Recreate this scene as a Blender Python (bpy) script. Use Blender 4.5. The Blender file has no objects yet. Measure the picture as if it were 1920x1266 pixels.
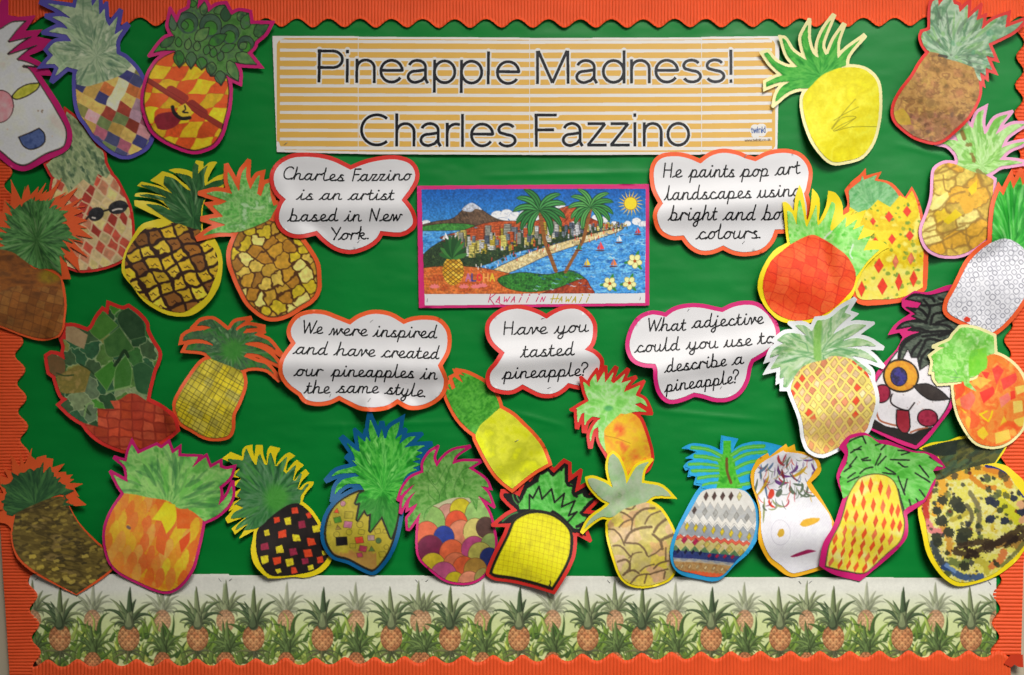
import bpy, math, random
import numpy as np
from mathutils import Vector
from mathutils.geometry import delaunay_2d_cdt
random.seed(7)
rng = np.random.RandomState(11)
scene = bpy.context.scene
COLL = scene.collection
# ---------------------------------------------------------------- camera, world, lamps, exposure
CAM_D = 2.5                                   # metres from the board; one photo pixel = 1 mm on the board
cam = bpy.data.cameras.new('camera'); cam_ob = bpy.data.objects.new('camera', cam); COLL.objects.link(cam_ob)
cam_ob.location = (0, -CAM_D, 0); cam_ob.rotation_euler = (math.pi/2, 0, 0)
cam.sensor_width = 36; cam.lens = 36*CAM_D/1.92; cam.clip_end = 50; cam.clip_start = .05
scene.camera = cam_ob
world = bpy.data.worlds.new('World'); scene.world = world; world.use_nodes = True
bg = world.node_tree.nodes['Background']
bg.inputs[0].default_value = (1.0, .97, .93, 1); bg.inputs[1].default_value = .055
def area(name, loc, aim, size, size_y, power, col, spread=180):
    l = bpy.data.lights.new(name, 'AREA'); l.shape = 'RECTANGLE'; l.size = size; l.size_y = size_y
    l.energy = power; l.color = col; l.spread = math.radians(spread)
    o = bpy.data.objects.new(name, l); COLL.objects.link(o); o.location = loc
    o.rotation_euler = (Vector(aim)-Vector(loc)).to_track_quat('-Z', 'Y').to_euler()
    return o
area('window_light', (1.22, -1.38, .50), (.15, 0, -.15), 1.5, 1.5, 7.2, (.98, .985, 1))
area('ceiling_lamp', (1.0, -3.4, 2.6), (.47, 0, -.42), 2.0, 1.3, 18.5, (1, .965, .91), 49)
scene.view_settings.view_transform = 'Standard'; scene.view_settings.look = 'None'
scene.view_settings.exposure = .10; scene.view_settings.gamma = 1
# ---------------------------------------------------------------- materials
def lin(c):
    c = np.asarray(c, float)
    return np.where(c <= .04045, c/12.92, ((c+.055)/1.055)**2.4)
def mat(name, rgb, rough=.55, spec=.35, grain=.06, gscale=60, bump=.0, bscale=400, attr=False):
    m = bpy.data.materials.new(name); m.use_nodes = True
    nt = m.node_tree; N = nt.nodes; L = nt.links; b = N['Principled BSDF']
    tc = N.new('ShaderNodeTexCoord'); nz = N.new('ShaderNodeTexNoise')
    nz.inputs['Scale'].default_value = gscale; nz.inputs['Detail'].default_value = 6
    L.new(tc.outputs['Object'], nz.inputs['Vector'])
    mr = N.new('ShaderNodeMapRange'); mr.inputs[1].default_value = .25; mr.inputs[2].default_value = .75
    mr.inputs[3].default_value = 1-grain; mr.inputs[4].default_value = 1+grain*.6
    L.new(nz.outputs['Fac'], mr.inputs[0])
    mx = N.new('ShaderNodeMix'); mx.data_type = 'RGBA'; mx.blend_type = 'MULTIPLY'; mx.inputs[0].default_value = 1
    cmb = N.new('ShaderNodeCombineColor')
    for k in range(3): L.new(mr.outputs[0], cmb.inputs[k])
    if attr:
        a = N.new('ShaderNodeAttribute'); a.attribute_name = 'paint'; L.new(a.outputs['Color'], mx.inputs[6])
    else:
        l = lin(np.array(rgb)/255.); mx.inputs[6].default_value = (l[0], l[1], l[2], 1)
    L.new(cmb.outputs[0], mx.inputs[7]); L.new(mx.outputs[2], b.inputs['Base Color'])
    b.inputs['Roughness'].default_value = rough; b.inputs['Specular IOR Level'].default_value = spec
    if bump > 0:
        n2 = N.new('ShaderNodeTexNoise'); n2.inputs['Scale'].default_value = bscale; n2.inputs['Detail'].default_value = 4
        L.new(tc.outputs['Object'], n2.inputs['Vector'])
        bp = N.new('ShaderNodeBump'); bp.inputs['Strength'].default_value = bump; bp.inputs['Distance'].default_value = .001
        L.new(n2.outputs['Fac'], bp.inputs['Height']); L.new(bp.outputs[0], b.inputs['Normal'])
    return m
M_PAINT = mat('painted_paper', (0, 0, 0), .62, .28, .07, 220, .25, 700, attr=True)
CARD = dict(magenta=(214, 30, 118), orange=(244, 98, 44), red=(222, 48, 40), yellow=(250, 226, 24), cream=(246, 238, 172),
            pink=(242, 170, 208), blue=(44, 164, 222), navy=(4, 98, 152), purple=(92, 84, 178), amber=(250, 186, 36),
            white=(240, 243, 245), leafyellow=(236, 214, 36))
M_CARD = {k: mat('card_'+k, v, .5, .4, .05, 40, .15, 500) for k, v in CARD.items()}
M_WHITE = mat('white_paper', (224, 223, 225), .5, .4, .02, 30, .1, 500)
M_INK = mat('black_ink', (14, 14, 17), .6, .35, .1, 80)
M_TITLE = mat('dark_print_ink', (30, 31, 38), .26, .6, .1, 20)
M_LAMW = mat('laminated_white', (232, 228, 222), .28, .5, .02, 20)
M_LAMY = mat('laminated_yellow', (228, 180, 86), .28, .5, .05, 12)
M_GREEN = mat('green_backing_paper', (1, 128, 49), .40, .24, .10, 9, .25, 60)
M_CORR = mat('orange_corrugated_card', (238, 88, 40), .62, .3, .10, 18, .2, 300)
M_CORR_T = mat('torn_orange_card', (206, 60, 30), .7, .2, .10, 18)
M_WALL = mat('cream_wall_paint', (196, 184, 160), .8, .2, .08, 5, .2, 80)
M_STEEL = mat('staple_steel', (150, 150, 150), .3, .6, .05, 50)
M_STEEL.node_tree.nodes['Principled BSDF'].inputs['Metallic'].default_value = .8
M_BLUEINK = mat('blue_logo_ink', (40, 84, 150), .4, .4, .05, 50)
M_GREYINK = mat('grey_ink', (120, 100, 70), .4, .4, .05, 50)
M_PINKINK = mat('pink_marker', (222, 60, 120), .5, .3, .3, 90)
M_GOLDINK = mat('gold_marker', (196, 176, 30), .5, .3, .3, 90)
# ---------------------------------------------------------------- objects
def setup(o, label=None, cat=None, group=None, kind=None):
    if label: o['label'] = label
    if cat: o['category'] = cat
    if group: o['group'] = group
    if kind: o['kind'] = kind
    return o
def empty(name, x, y, h, **k):
    o = bpy.data.objects.new(name, None); COLL.objects.link(o); o.location = P3(x, y, h); o.empty_display_size = .03
    return setup(o, **k)
def P3(x, y, h):                              # board millimetres -> metres; h = millimetres in front of the board
    return ((x-960)/1000., -h/1000., (633-y)/1000.)
def to3(x, y, h, org):
    co = np.empty((len(x), 3), np.float32)
    co[:, 0] = (x-960)/1000.-org[0]; co[:, 1] = -h/1000.-org[1]; co[:, 2] = (633-y)/1000.-org[2]
    return co
def mesh_np(name, co, faces, m, parent=None, col=None, smooth=True):
    me = bpy.data.meshes.new(name); n = faces.shape[1]
    me.vertices.add(len(co)); me.vertices.foreach_set('co', np.ascontiguousarray(co, np.float32).ravel())
    me.loops.add(faces.size); me.loops.foreach_set('vertex_index', np.ascontiguousarray(faces, np.int32).ravel())
    me.polygons.add(len(faces)); me.polygons.foreach_set('loop_start', np.arange(len(faces), dtype=np.int32)*n)
    me.polygons.foreach_set('loop_total', np.full(len(faces), n, np.int32))
    me.polygons.foreach_set('use_smooth', np.full(len(faces), smooth))
    me.update(calc_edges=True)
    if col is not None:
        a = me.color_attributes.new('paint', 'FLOAT_COLOR', 'POINT')
        c4 = np.ones((len(co), 4), np.float32); c4[:, :3] = col; a.data.foreach_set('color', c4.ravel())
    me.materials.append(m)
    o = bpy.data.objects.new(name, me); COLL.objects.link(o)
    if parent is not None: o.parent = parent
    return o
# ---------------------------------------------------------------- noise
_T = rng.rand(256, 256)
def vnoise(x, y, s=0):
    x = x+s*17.31; y = y+s*9.77
    xi = np.floor(x).astype(int); yi = np.floor(y).astype(int); fx = x-xi; fy = y-yi
    fx = fx*fx*(3-2*fx); fy = fy*fy*(3-2*fy)
    a = _T[xi & 255, yi & 255]; b = _T[(xi+1) & 255, yi & 255]; c = _T[xi & 255, (yi+1) & 255]; d = _T[(xi+1) & 255, (yi+1) & 255]
    return (a*(1-fx)+b*fx)*(1-fy)+(c*(1-fx)+d*fx)*fy
def fbm(x, y, s=0, o=4):
    v = 0; a = .5; t = 0
    for k in range(o):
        v = v+a*vnoise(x*2**k, y*2**k, s+k*3); t += a; a *= .55
    return v/t
def hash2(i, j, s=0): return _T[(i*7+s*31+j*3) & 255, (j*13+i*5+s*17) & 255]
# ---------------------------------------------------------------- outlines
def pts(s, F):                                # "u,v u,v! ..." read off an enlarged crop F = (x0, y0, scale); "!" marks a corner
    out = []; cor = []
    for t in s.split():
        c = t.endswith('!'); a, b = t.rstrip('!').split(',')
        out.append((F[0]+float(a)/F[2], F[1]+float(b)/F[2])); cor.append(c)
    return np.array(out), np.array(cor)
def smooth(p, cor=None, k=6, closed=True):    # Catmull-Rom, tangent-free at corners
    n = len(p); out = []
    if cor is None: cor = np.zeros(n, bool)
    for i in range(n if closed else n-1):
        p1 = p[i]; p2 = p[(i+1) % n]
        p0 = p[(i-1) % n] if (closed or i > 0) else p1
        p3 = p[(i+2) % n] if (closed or i+2 < n) else p2
        if cor[i]: p0 = p1
        if cor[(i+1) % n]: p3 = p2
        for j in range(k):
            t = j/k
            out.append(.5*((2*p1)+(-p0+p2)*t+(2*p0-5*p1+4*p2-p3)*t*t+(-p0+3*p1-3*p2+p3)*t**3))
    if not closed: out.append(p[-1])
    return np.array(out)
def area2(p): return float(np.sum(p[:, 0]*np.roll(p[:, 1], -1)-np.roll(p[:, 0], -1)*p[:, 1]))
def offset(p, d, lim=2.6):
    if area2(p) < 0: p = p[::-1]
    keep = np.hypot(*(np.roll(p, -1, 0)-p).T) > 1e-3; p = p[keep]
    e = np.roll(p, -1, 0)-p; e /= np.hypot(e[:, 0], e[:, 1])[:, None]
    n = np.stack([e[:, 1], -e[:, 0]], 1); n0 = np.roll(n, 1, 0); e0 = np.roll(e, 1, 0)
    out = []
    for i in range(len(p)):
        s = n[i]+n0[i]; l = s.dot(s); cr = e0[i][0]*e[i][1]-e0[i][1]*e[i][0]
        if l > 1e-9: m = s*(2/l)
        else: m = e0[i]*lim
        ml = np.hypot(*m)
        if cr > 0 and ml > lim:
            out += [p[i]+d*(n0[i]+e0[i]*(lim-1)), p[i]+d*(n[i]-e[i]*(lim-1))]
        elif cr <= 0 and ml > 1.2:
            out += [p[i]+n0[i]*d, p[i], p[i]+n[i]*d]
        else: out.append(p[i]+m*d)
    return np.array(out)
# ---------------------------------------------------------------- raster canvas (photo pixels = board mm)
class Canvas:
    def __init__(s, x0, y0, x1, y1, step=1.25):
        s.step = step; s.r = step/2; s.nx = int((x1-x0)/step)+2; s.ny = int((y1-y0)/step)+2
        s.x0 = x0; s.y0 = y0
        s.W = s.nx*2; s.H = s.ny*2
        s.xs = x0+(np.arange(s.W)+.5)*s.r; s.ys = y0+(np.arange(s.H)+.5)*s.r
        s.X, s.Y = np.meshgrid(s.xs, s.ys); s.C = np.ones((s.H, s.W, 3))
    def wind(s, p):
        D = np.zeros((s.H, s.W+1)); q = np.roll(p, -1, 0)
        for (ax, ay), (bx, by) in zip(p, q):
            if ay == by: continue
            sg = 1 if by > ay else -1
            lo, hi = (ay, by) if sg > 0 else (by, ay)
            j0 = max(0, int(math.ceil((lo-s.y0)/s.r-.5))); j1 = min(s.H, int(math.ceil((hi-s.y0)/s.r-.5)))
            if j1 <= j0: continue
            j = np.arange(j0, j1); yy = s.ys[j0:j1]; xc = ax+(yy-ay)*(bx-ax)/(by-ay)
            c = np.clip(np.ceil((xc-s.x0)/s.r-.5).astype(int), 0, s.W)
            D[j, c] += sg
        return np.cumsum(D, 1)[:, :-1]
    def poly(s, p): return s.wind(p) != 0
    def polyoff(s, p, d):
        p = p if area2(p) > 0 else p[::-1]
        w = s.wind(offset(p, d)); return (w*np.sign(w.sum()) > .5) | s.poly(p)
    def put(s, m, col, a=1.):
        if m.dtype == bool: m = m.astype(float)
        m = (m*a)[..., None]; s.C = s.C*(1-m)+np.asarray(col)*m
    def wash(s, m, cols, sc=14, seed=0, polar=None, ang=0, asp=1, a=1., con=1.3):
        idx = np.nonzero(m)
        if len(idx[0]) == 0: return
        x = s.X[idx]; y = s.Y[idx]
        if polar is not None:
            dx = x-polar[0]; dy = y-polar[1]; u = np.arctan2(dy, dx)*polar[2]; v = np.hypot(dx, dy)/polar[3]
            u = u+fbm(x/30, y/30, seed+5)*2
        else:
            ca, sa = math.cos(math.radians(ang)), math.sin(math.radians(ang))
            u = (x*ca+y*sa)/sc/asp; v = (-x*sa+y*ca)/sc
        t = np.clip((fbm(u, v, seed)-.5)*con*1.5+.5, 0, .9999)*(len(cols)-1)
        cols = np.array(cols)/255.; i = t.astype(int); f = (t-i)[:, None]
        c = cols[i]*(1-f)+cols[i+1]*f
        mm = m[idx].astype(float)[:, None]*a
        s.C[idx] = s.C[idx]*(1-mm)+c*mm
    def stroke(s, p, w, col, a=1., mask=None, soft=.4, taper=False, rough=0., seed=0):
        p = np.asarray(p, float); n = len(p)-1; col = np.asarray(col)/255.
        wm = np.max(w) if not np.isscalar(w) else w
        b = wm+2
        i0 = max(0, int((p[:, 0].min()-b-s.x0)/s.r)); i1 = min(s.W, int((p[:, 0].max()+b-s.x0)/s.r)+1)
        j0 = max(0, int((p[:, 1].min()-b-s.y0)/s.r)); j1 = min(s.H, int((p[:, 1].max()+b-s.y0)/s.r)+1)
        if i1 <= i0 or j1 <= j0: return None
        X = s.X[j0:j1, i0:i1]; Y = s.Y[j0:j1, i0:i1]; cov = np.zeros(X.shape)
        for k in range(n):
            ax, ay = p[k]; bx, by = p[k+1]; dx = bx-ax; dy = by-ay; L2 = dx*dx+dy*dy+1e-9
            t = np.clip(((X-ax)*dx+(Y-ay)*dy)/L2, 0, 1); d = np.hypot(X-ax-t*dx, Y-ay-t*dy)
            if taper == 2: g = (k+t)/n; ww = w*(4*g*(1-g))**.6
            elif taper: g = (k+t)/n; ww = w*(1-g)**.8
            else: ww = w
            if rough: ww = ww*(1-rough+2*rough*vnoise(X/2.5, Y/2.5, seed))
            cov = np.maximum(cov, np.clip((ww/2-d)/soft+.5, 0, 1))
        if mask is not None: cov = cov*mask[j0:j1, i0:i1]
        cov = (cov*a)[..., None]; s.C[j0:j1, i0:i1] = s.C[j0:j1, i0:i1]*(1-cov)+col*cov
    def cov(s, p, w, butt=False):             # coverage of a pen line, for lettering
        m = np.zeros((s.H, s.W), bool); p = np.asarray(p, float)
        for k in range(len(p)-1):
            ax, ay = p[k]; bx, by = p[k+1]; b = w/2+1
            i0 = max(0, int((min(ax, bx)-b-s.x0)/s.r)); i1 = min(s.W, int((max(ax, bx)+b-s.x0)/s.r)+1)
            j0 = max(0, int((min(ay, by)-b-s.y0)/s.r)); j1 = min(s.H, int((max(ay, by)+b-s.y0)/s.r)+1)
            if i1 <= i0 or j1 <= j0: continue
            X = s.X[j0:j1, i0:i1]; Y = s.Y[j0:j1, i0:i1]; dx = bx-ax; dy = by-ay; L2 = dx*dx+dy*dy+1e-9
            t = ((X-ax)*dx+(Y-ay)*dy)/L2
            d = np.hypot(X-ax-np.clip(t, 0, 1)*dx, Y-ay-np.clip(t, 0, 1)*dy) <= w/2
            if butt:
                if k == 0: d &= t >= 0
                if k == len(p)-2: d &= t <= 1
            m[j0:j1, i0:i1] |= d
        return m
    def ell(s, cx, cy, rx, ry, ang=0):
        ca, sa = math.cos(math.radians(ang)), math.sin(math.radians(ang)); dx = s.X-cx; dy = s.Y-cy
        return ((dx*ca+dy*sa)/rx)**2+((-dx*sa+dy*ca)/ry)**2 < 1
    def soft(s, cx, cy, rx, ry): return np.clip(1.6*(1.25-np.hypot((s.X-cx)/rx, (s.Y-cy)/ry)), 0, 1)
    def edge(s, m, w):                        # band of width w inside mask m
        k = max(1, int(round(w/s.r))); e = m.copy()
        for _ in range(k):
            q = e.copy(); q[1:] &= e[:-1]; q[:-1] &= e[1:]; q[:, 1:] &= e[:, :-1]; q[:, :-1] &= e[:, 1:]; e = q
        return m & ~e
    def lattice(s, m, org, v1, v2, pal, lw=1., lc=(60, 40, 20), warp=2., seed=0, inner=0., wts=None, la=1., checker=None, a=1., lvar=0.):
        idx = np.nonzero(m); x = s.X[idx]; y = s.Y[idx]
        x = x+(fbm(x/22, y/22, seed+1, 2)-.5)*2*warp-org[0]; y = y+(fbm(x/22, y/22, seed+2, 2)-.5)*2*warp-org[1]
        det = v1[0]*v2[1]-v1[1]*v2[0]
        A = (x*v2[1]-y*v2[0])/det; B = (-x*v1[1]+y*v1[0])/det
        ia = np.floor(A).astype(int); ib = np.floor(B).astype(int); fa = A-ia; fb = B-ib
        h1 = abs(det)/math.hypot(*v2); h2 = abs(det)/math.hypot(*v1)
        d = np.minimum(np.minimum(fa, 1-fa)*h1, np.minimum(fb, 1-fb)*h2)
        pal = np.array(pal)/255.
        r = hash2(ia, ib, seed)
        if checker is not None: k = (ia+ib) % 2 if checker == 1 else (ia % len(pal)); c = pal[k]*(.88+.24*r[:, None])
        else: k = np.minimum((r*len(pal)).astype(int), len(pal)-1); c = pal[k]*(.9+.2*hash2(ib, ia, seed+3)[:, None])
        c = c*(.86+.28*fbm(x/7, y/7, seed+9, 3)[:, None])
        s.C[idx] = s.C[idx]*(1-a)+np.clip(c, 0, 1)*a
        if lw > 0:
            lw2 = lw*(1+lvar*(fbm(x/6, y/6, seed+4, 2)-.5)*2)
            cv = np.clip((lw2/2-d)/.5+.5, 0, 1)[:, None]*la
            s.C[idx] = s.C[idx]*(1-cv)+np.array(lc)/255.*cv
        return ia, ib, fa, fb, idx
    def voronoi(s, m, sp, pal, lw=1., lc=(90, 60, 20), seed=0, ang=0, asp=1., la=1., soft=.8, blur=0):
        idx = np.nonzero(m); x = s.X[idx]; y = s.Y[idx]
        ca, sa = math.cos(math.radians(ang)), math.sin(math.radians(ang))
        wx = (fbm(x/9, y/9, seed+1, 2)-.5)*sp*.35; wy = (fbm(x/9, y/9, seed+2, 2)-.5)*sp*.35
        u = ((x+wx)*ca+(y+wy)*sa)/sp/asp; v = (-(x+wx)*sa+(y+wy)*ca)/sp
        iu = np.floor(u).astype(int); iv = np.floor(v).astype(int)
        f1 = np.full(len(u), 9.); f2 = np.full(len(u), 9.); r = np.zeros(len(u))
        for di in (-1, 0, 1):
            for dj in (-1, 0, 1):
                ci = iu+di; cj = iv+dj
                d = np.hypot(ci+.15+.7*hash2(ci, cj, seed+4)-u, cj+.15+.7*hash2(ci, cj, seed+6)-v)
                nf = d < f1; f2 = np.where(nf, f1, np.minimum(f2, d)); r = np.where(nf, hash2(ci, cj, seed+8), r); f1 = np.where(nf, d, f1)
        pal = np.array(pal)/255.; t = r*(len(pal)-.001)
        c = pal[t.astype(int)]*(.82+.36*fbm(x/6, y/6, seed+9, 3)[:, None])
        s.C[idx] = np.clip(c, 0, 1)
        if lw > 0:
            lw2 = lw*(.6+.9*fbm(x/12, y/12, seed+5, 2))
            cv = np.clip((lw2/2-(f2-f1)*sp*.55)/soft+.5, 0, 1)[:, None]*la
            s.C[idx] = s.C[idx]*(1-cv)+np.array(lc)/255.*cv
    def blades(s, m, c, n, r0, r1, w, cols, a0=0, a1=360, seed=1, a=.55, bend=.5):
        R = random.Random(seed)
        for k in range(n):
            g = math.radians(R.uniform(a0, a1)); ra = R.uniform(r0, r1*.7); L = R.uniform(.25, .6)*r1; b = R.uniform(-bend, bend)
            q = []
            for j in range(5):
                t = j/4; rr = ra+L*t; gg = g+b*t*.5; q.append((c[0]+rr*math.cos(gg), c[1]+rr*math.sin(gg)))
            s.stroke(q, w*R.uniform(.5, 1.2), R.choice(cols), a*R.uniform(.5, 1), m, .9, taper=2)
    def blots(s, m, n, r0, r1, cols, seed=1, a=.9, asp=1., ang=None, area=None):
        R = random.Random(seed); ys, xs = np.nonzero(m if area is None else area)
        for k in range(n):
            q = R.randrange(len(xs)); x = s.xs[xs[q]]; y = s.ys[ys[q]]; r = R.uniform(r0, r1)
            g = math.radians(R.uniform(0, 360) if ang is None else ang+R.uniform(-15, 15)); L = r*(asp-1)
            s.stroke([(x-L*math.cos(g), y-L*math.sin(g)), (x, y+R.uniform(-.2, .2)*r), (x+L*math.cos(g), y+L*math.sin(g))], 2*r, R.choice(cols), a*R.uniform(.7, 1), m, .8, rough=.35, seed=k)
# ---------------------------------------------------------------- mask -> polygon mesh
def contours(f, x0, y0, r):
    """marching squares on f (iso .5); returns closed loops of points"""
    f = np.pad(f, 1); H, W = f.shape; b = f > .5
    code = b[:-1, :-1]*1+b[:-1, 1:]*2+b[1:, 1:]*4+b[1:, :-1]*8
    js, is_ = np.nonzero((code > 0) & (code < 15)); nxt = {}
    def ep(j, i, e):                          # crossing on edge e of cell
        if e == 0: a, b2, A, B = f[j, i], f[j, i+1], (i, j), (i+1, j)
        elif e == 1: a, b2, A, B = f[j, i+1], f[j+1, i+1], (i+1, j), (i+1, j+1)
        elif e == 2: a, b2, A, B = f[j+1, i], f[j+1, i+1], (i, j+1), (i+1, j+1)
        else: a, b2, A, B = f[j, i], f[j+1, i], (i, j), (i, j+1)
        t = (.5-a)/(b2-a) if b2 != a else .5
        key = (A[0], A[1], 0) if e in (0, 2) else (A[0], A[1], 1)
        return key, (A[0]+(B[0]-A[0])*t, A[1]+(B[1]-A[1])*t)
    tab = {1: [(3, 0)], 2: [(0, 1)], 3: [(3, 1)], 4: [(1, 2)], 5: [(3, 0), (1, 2)], 6: [(0, 2)], 7: [(3, 2)], 8: [(2, 3)],
           9: [(2, 0)], 10: [(0, 1), (2, 3)], 11: [(2, 1)], 12: [(1, 3)], 13: [(1, 0)], 14: [(0, 3)]}
    pos = {}
    for j, i, c in zip(js.tolist(), is_.tolist(), code[js, is_].tolist()):
        for a, b2 in tab[c]:
            ka, pa = ep(j, i, a); kb, pb = ep(j, i, b2); nxt[ka] = kb; pos[ka] = pa; pos[kb] = pb
    loops = []
    while nxt:
        k0 = next(iter(nxt)); k = k0; lp = []
        while k in nxt:
            lp.append(pos[k]); k = nxt.pop(k)
        if len(lp) > 5:
            q = np.array(lp); loops.append(np.stack([x0+(q[:, 0]-1)*r, y0+(q[:, 1]-1)*r], 1))
    return loops
def densify(l, mx):
    q = np.roll(l, -1, 0); out = []
    for a, b in zip(l, q):
        n = max(1, int(math.ceil(math.hypot(*(b-a))/mx)))
        for k in range(n): out.append(a+(b-a)*k/n)
    return np.array(out)
def simplify(p, tol):
    n = len(p); keep = np.zeros(n, bool); a = int(np.argmax(np.hypot(*(p-p[0]).T)))
    keep[0] = keep[a] = True; st = [(0, a), (a, n)]; pp = np.vstack([p, p[:1]])
    while st:
        i, j = st.pop()
        if j-i < 2: continue
        A = pp[i]; B = pp[j]; d = B-A; L = math.hypot(*d)
        q = pp[i+1:j]-A
        dist = np.abs(q[:, 0]*d[1]-q[:, 1]*d[0])/L if L > 1e-9 else np.hypot(q[:, 0], q[:, 1])
        k = int(np.argmax(dist))
        if dist[k] > tol:
            k += i+1; keep[k % n] = True; st += [(i, k), (k, j)]
    return p[keep]
def blur1(m, n=1):
    f = m.astype(float)
    for _ in range(n):
        p = np.pad(f, 1, mode='edge'); f = (p[:-2, 1:-1]+2*p[1:-1, 1:-1]+p[2:, 1:-1])/4
        p = np.pad(f, 1, mode='edge'); f = (p[1:-1, :-2]+2*p[1:-1, 1:-1]+p[1:-1, 2:])/4
    return f
def mask_poly(cv, m, tol=.25, inner=0, nb=1):
    """triangulate boolean mask m of canvas cv -> (x, y, tris)"""
    loops = [simplify(l, tol) for l in contours(blur1(m, nb), cv.xs[0], cv.ys[0], cv.r)]
    loops = [l for l in loops if len(l) >= 3 and abs(area2(l)) > 1.]
    if inner: loops = [densify(l, inner) for l in loops]
    V = []; E = []
    for l in loops:
        b = len(V); n = len(l); V += [Vector((float(a), float(c))) for a, c in l]; E += [(b+k, b+(k+1) % n) for k in range(n)]
    if inner:
        gx = np.arange(cv.x0, cv.xs[-1], inner); gy = np.arange(cv.y0, cv.ys[-1], inner)
        for a in gx:
            for c in gy:
                i = int((a-cv.x0)/cv.r); j = int((c-cv.y0)/cv.r); k = 4
                if 0 <= i-k and i+k < cv.W and 0 <= j-k and j+k < cv.H and m[j-k:j+k+1:k, i-k:i+k+1:k].all():
                    V.append(Vector((float(a), float(c))))
    if len(V) < 3: return None
    vo, eo, fo = delaunay_2d_cdt(V, E, [], 0, 1e-5)[:3]
    vo = np.array([(v[0], v[1]) for v in vo]); T = np.array([f for f in fo if len(f) == 3])
    ce = vo[T].mean(1); i = np.clip(((ce[:, 0]-cv.x0)/cv.r).astype(int), 0, cv.W-1); j = np.clip(((ce[:, 1]-cv.y0)/cv.r).astype(int), 0, cv.H-1)
    a = vo[T]; ar = (a[:, 1, 0]-a[:, 0, 0])*(a[:, 2, 1]-a[:, 0, 1])-(a[:, 1, 1]-a[:, 0, 1])*(a[:, 2, 0]-a[:, 0, 0])
    # inside test against the loops themselves
    ins = np.zeros(len(T), int)
    for l in loops:
        q = np.roll(l, -1, 0)
        for (ax, ay), (bx, by) in zip(l, q):
            if ay == by: continue
            c = ((ay > ce[:, 1]) != (by > ce[:, 1])) & (ce[:, 0] < (bx-ax)*(ce[:, 1]-ay)/(by-ay)+ax)
            ins += c
    T = T[(ins % 2 == 1) & (np.abs(ar) > 1e-6)]; ar = ar[(ins % 2 == 1) & (np.abs(ar) > 1e-6)]
    T = np.where((ar > 0)[:, None], T[:, ::-1], T)      # face the viewer
    return vo[:, 0], vo[:, 1], T
# ---------------------------------------------------------------- height fields (mm in front of the board)
GS = 4.; GX0, GY0 = -120., -120.; GW, GH = 540, 380
HMAP = np.full((GH, GW), .6)
GX, GY = np.meshgrid(GX0+np.arange(GW)*GS, GY0+np.arange(GH)*GS)
def bsample(h, x, y):
    u = (x-GX0)/GS; v = (y-GY0)/GS; i = np.clip(np.floor(u).astype(int), 1, GW-3); j = np.clip(np.floor(v).astype(int), 1, GH-3)
    fu = u-i; fv = v-j
    def w(t): return ((1-t)**3/6, (3*t**3-6*t*t+4)/6, (-3*t**3+3*t*t+3*t+1)/6, t**3/6)
    wu = w(fu); wv = w(fv); r = 0
    for b in range(4):
        for a in range(4): r = r+h[j-1+b, i-1+a]*wu[a]*wv[b]
    return r
def maxf(a, n):
    for _ in range(n):
        p = np.pad(a, 1, mode='edge')
        a = np.max([p[:-2, 1:-1], p[2:, 1:-1], p[1:-1, :-2], p[1:-1, 2:], p[1:-1, 1:-1]], 0)
    return a
def drape(cv, m, terms, base=2.5, gap=2.2):
    """height grid for a sheet with footprint m lying over what is already on the board"""
    i = ((GX-cv.x0)/cv.r).astype(int); j = ((GY-cv.y0)/cv.r).astype(int)
    ok = (i >= 0) & (i < cv.W) & (j >= 0) & (j < cv.H)
    fp = np.zeros((GH, GW), bool); fp[ok] = m[j[ok], i[ok]]
    h = np.full((GH, GW), base)
    for t in terms:
        if t[0] == 'r': _, cx, cy, an, w, am = t
        else: _, cx, cy, an, w, am = t
        a = math.radians(an); d = (GX-cx)*math.cos(a)+(GY-cy)*math.sin(a)
        if t[0] == 'r': h = h+am*np.exp(-(d/w)**2)
        else: h = h+am*np.clip(d/w, 0, 1.6)**2
    h = h+(fbm(GX/45, GY/45, int(base*7+len(terms)+cv.x0) % 50, 2)-.5)*3.0
    fp2 = maxf(fp.astype(float), 2) > 0
    need = blur1(maxf(np.where(fp2, HMAP, 0), 5), 9)+gap
    k = 2.0; h = np.log(np.exp(np.clip(h/k, -20, 60))+np.exp(need/k))*k; h = blur1(h, 3)
    HMAP[fp2] = np.maximum(HMAP[fp2], h[fp2]+.9)
    return h
def parallax(h, x, y):                        # where on its own plane a point seen at (x, y) stands
    k = 1-h/1000./CAM_D
    return (960-960*k), (633-633*k), k
def place(cv, m, h):
    """real centre of a raised sheet from where it shows"""
    ii = np.nonzero(m); sel = slice(None, None, 97); cx = cv.X[ii][sel]; cy = cv.Y[ii][sel]; hm = float(bsample(h, cx, cy).mean())
    mx, my = cx.mean(), cy.mean(); k = 1-hm/1000./CAM_D
    return (960+(mx-960)*k-mx, 633+(my-633)*k-my, hm, mx, my)
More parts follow.
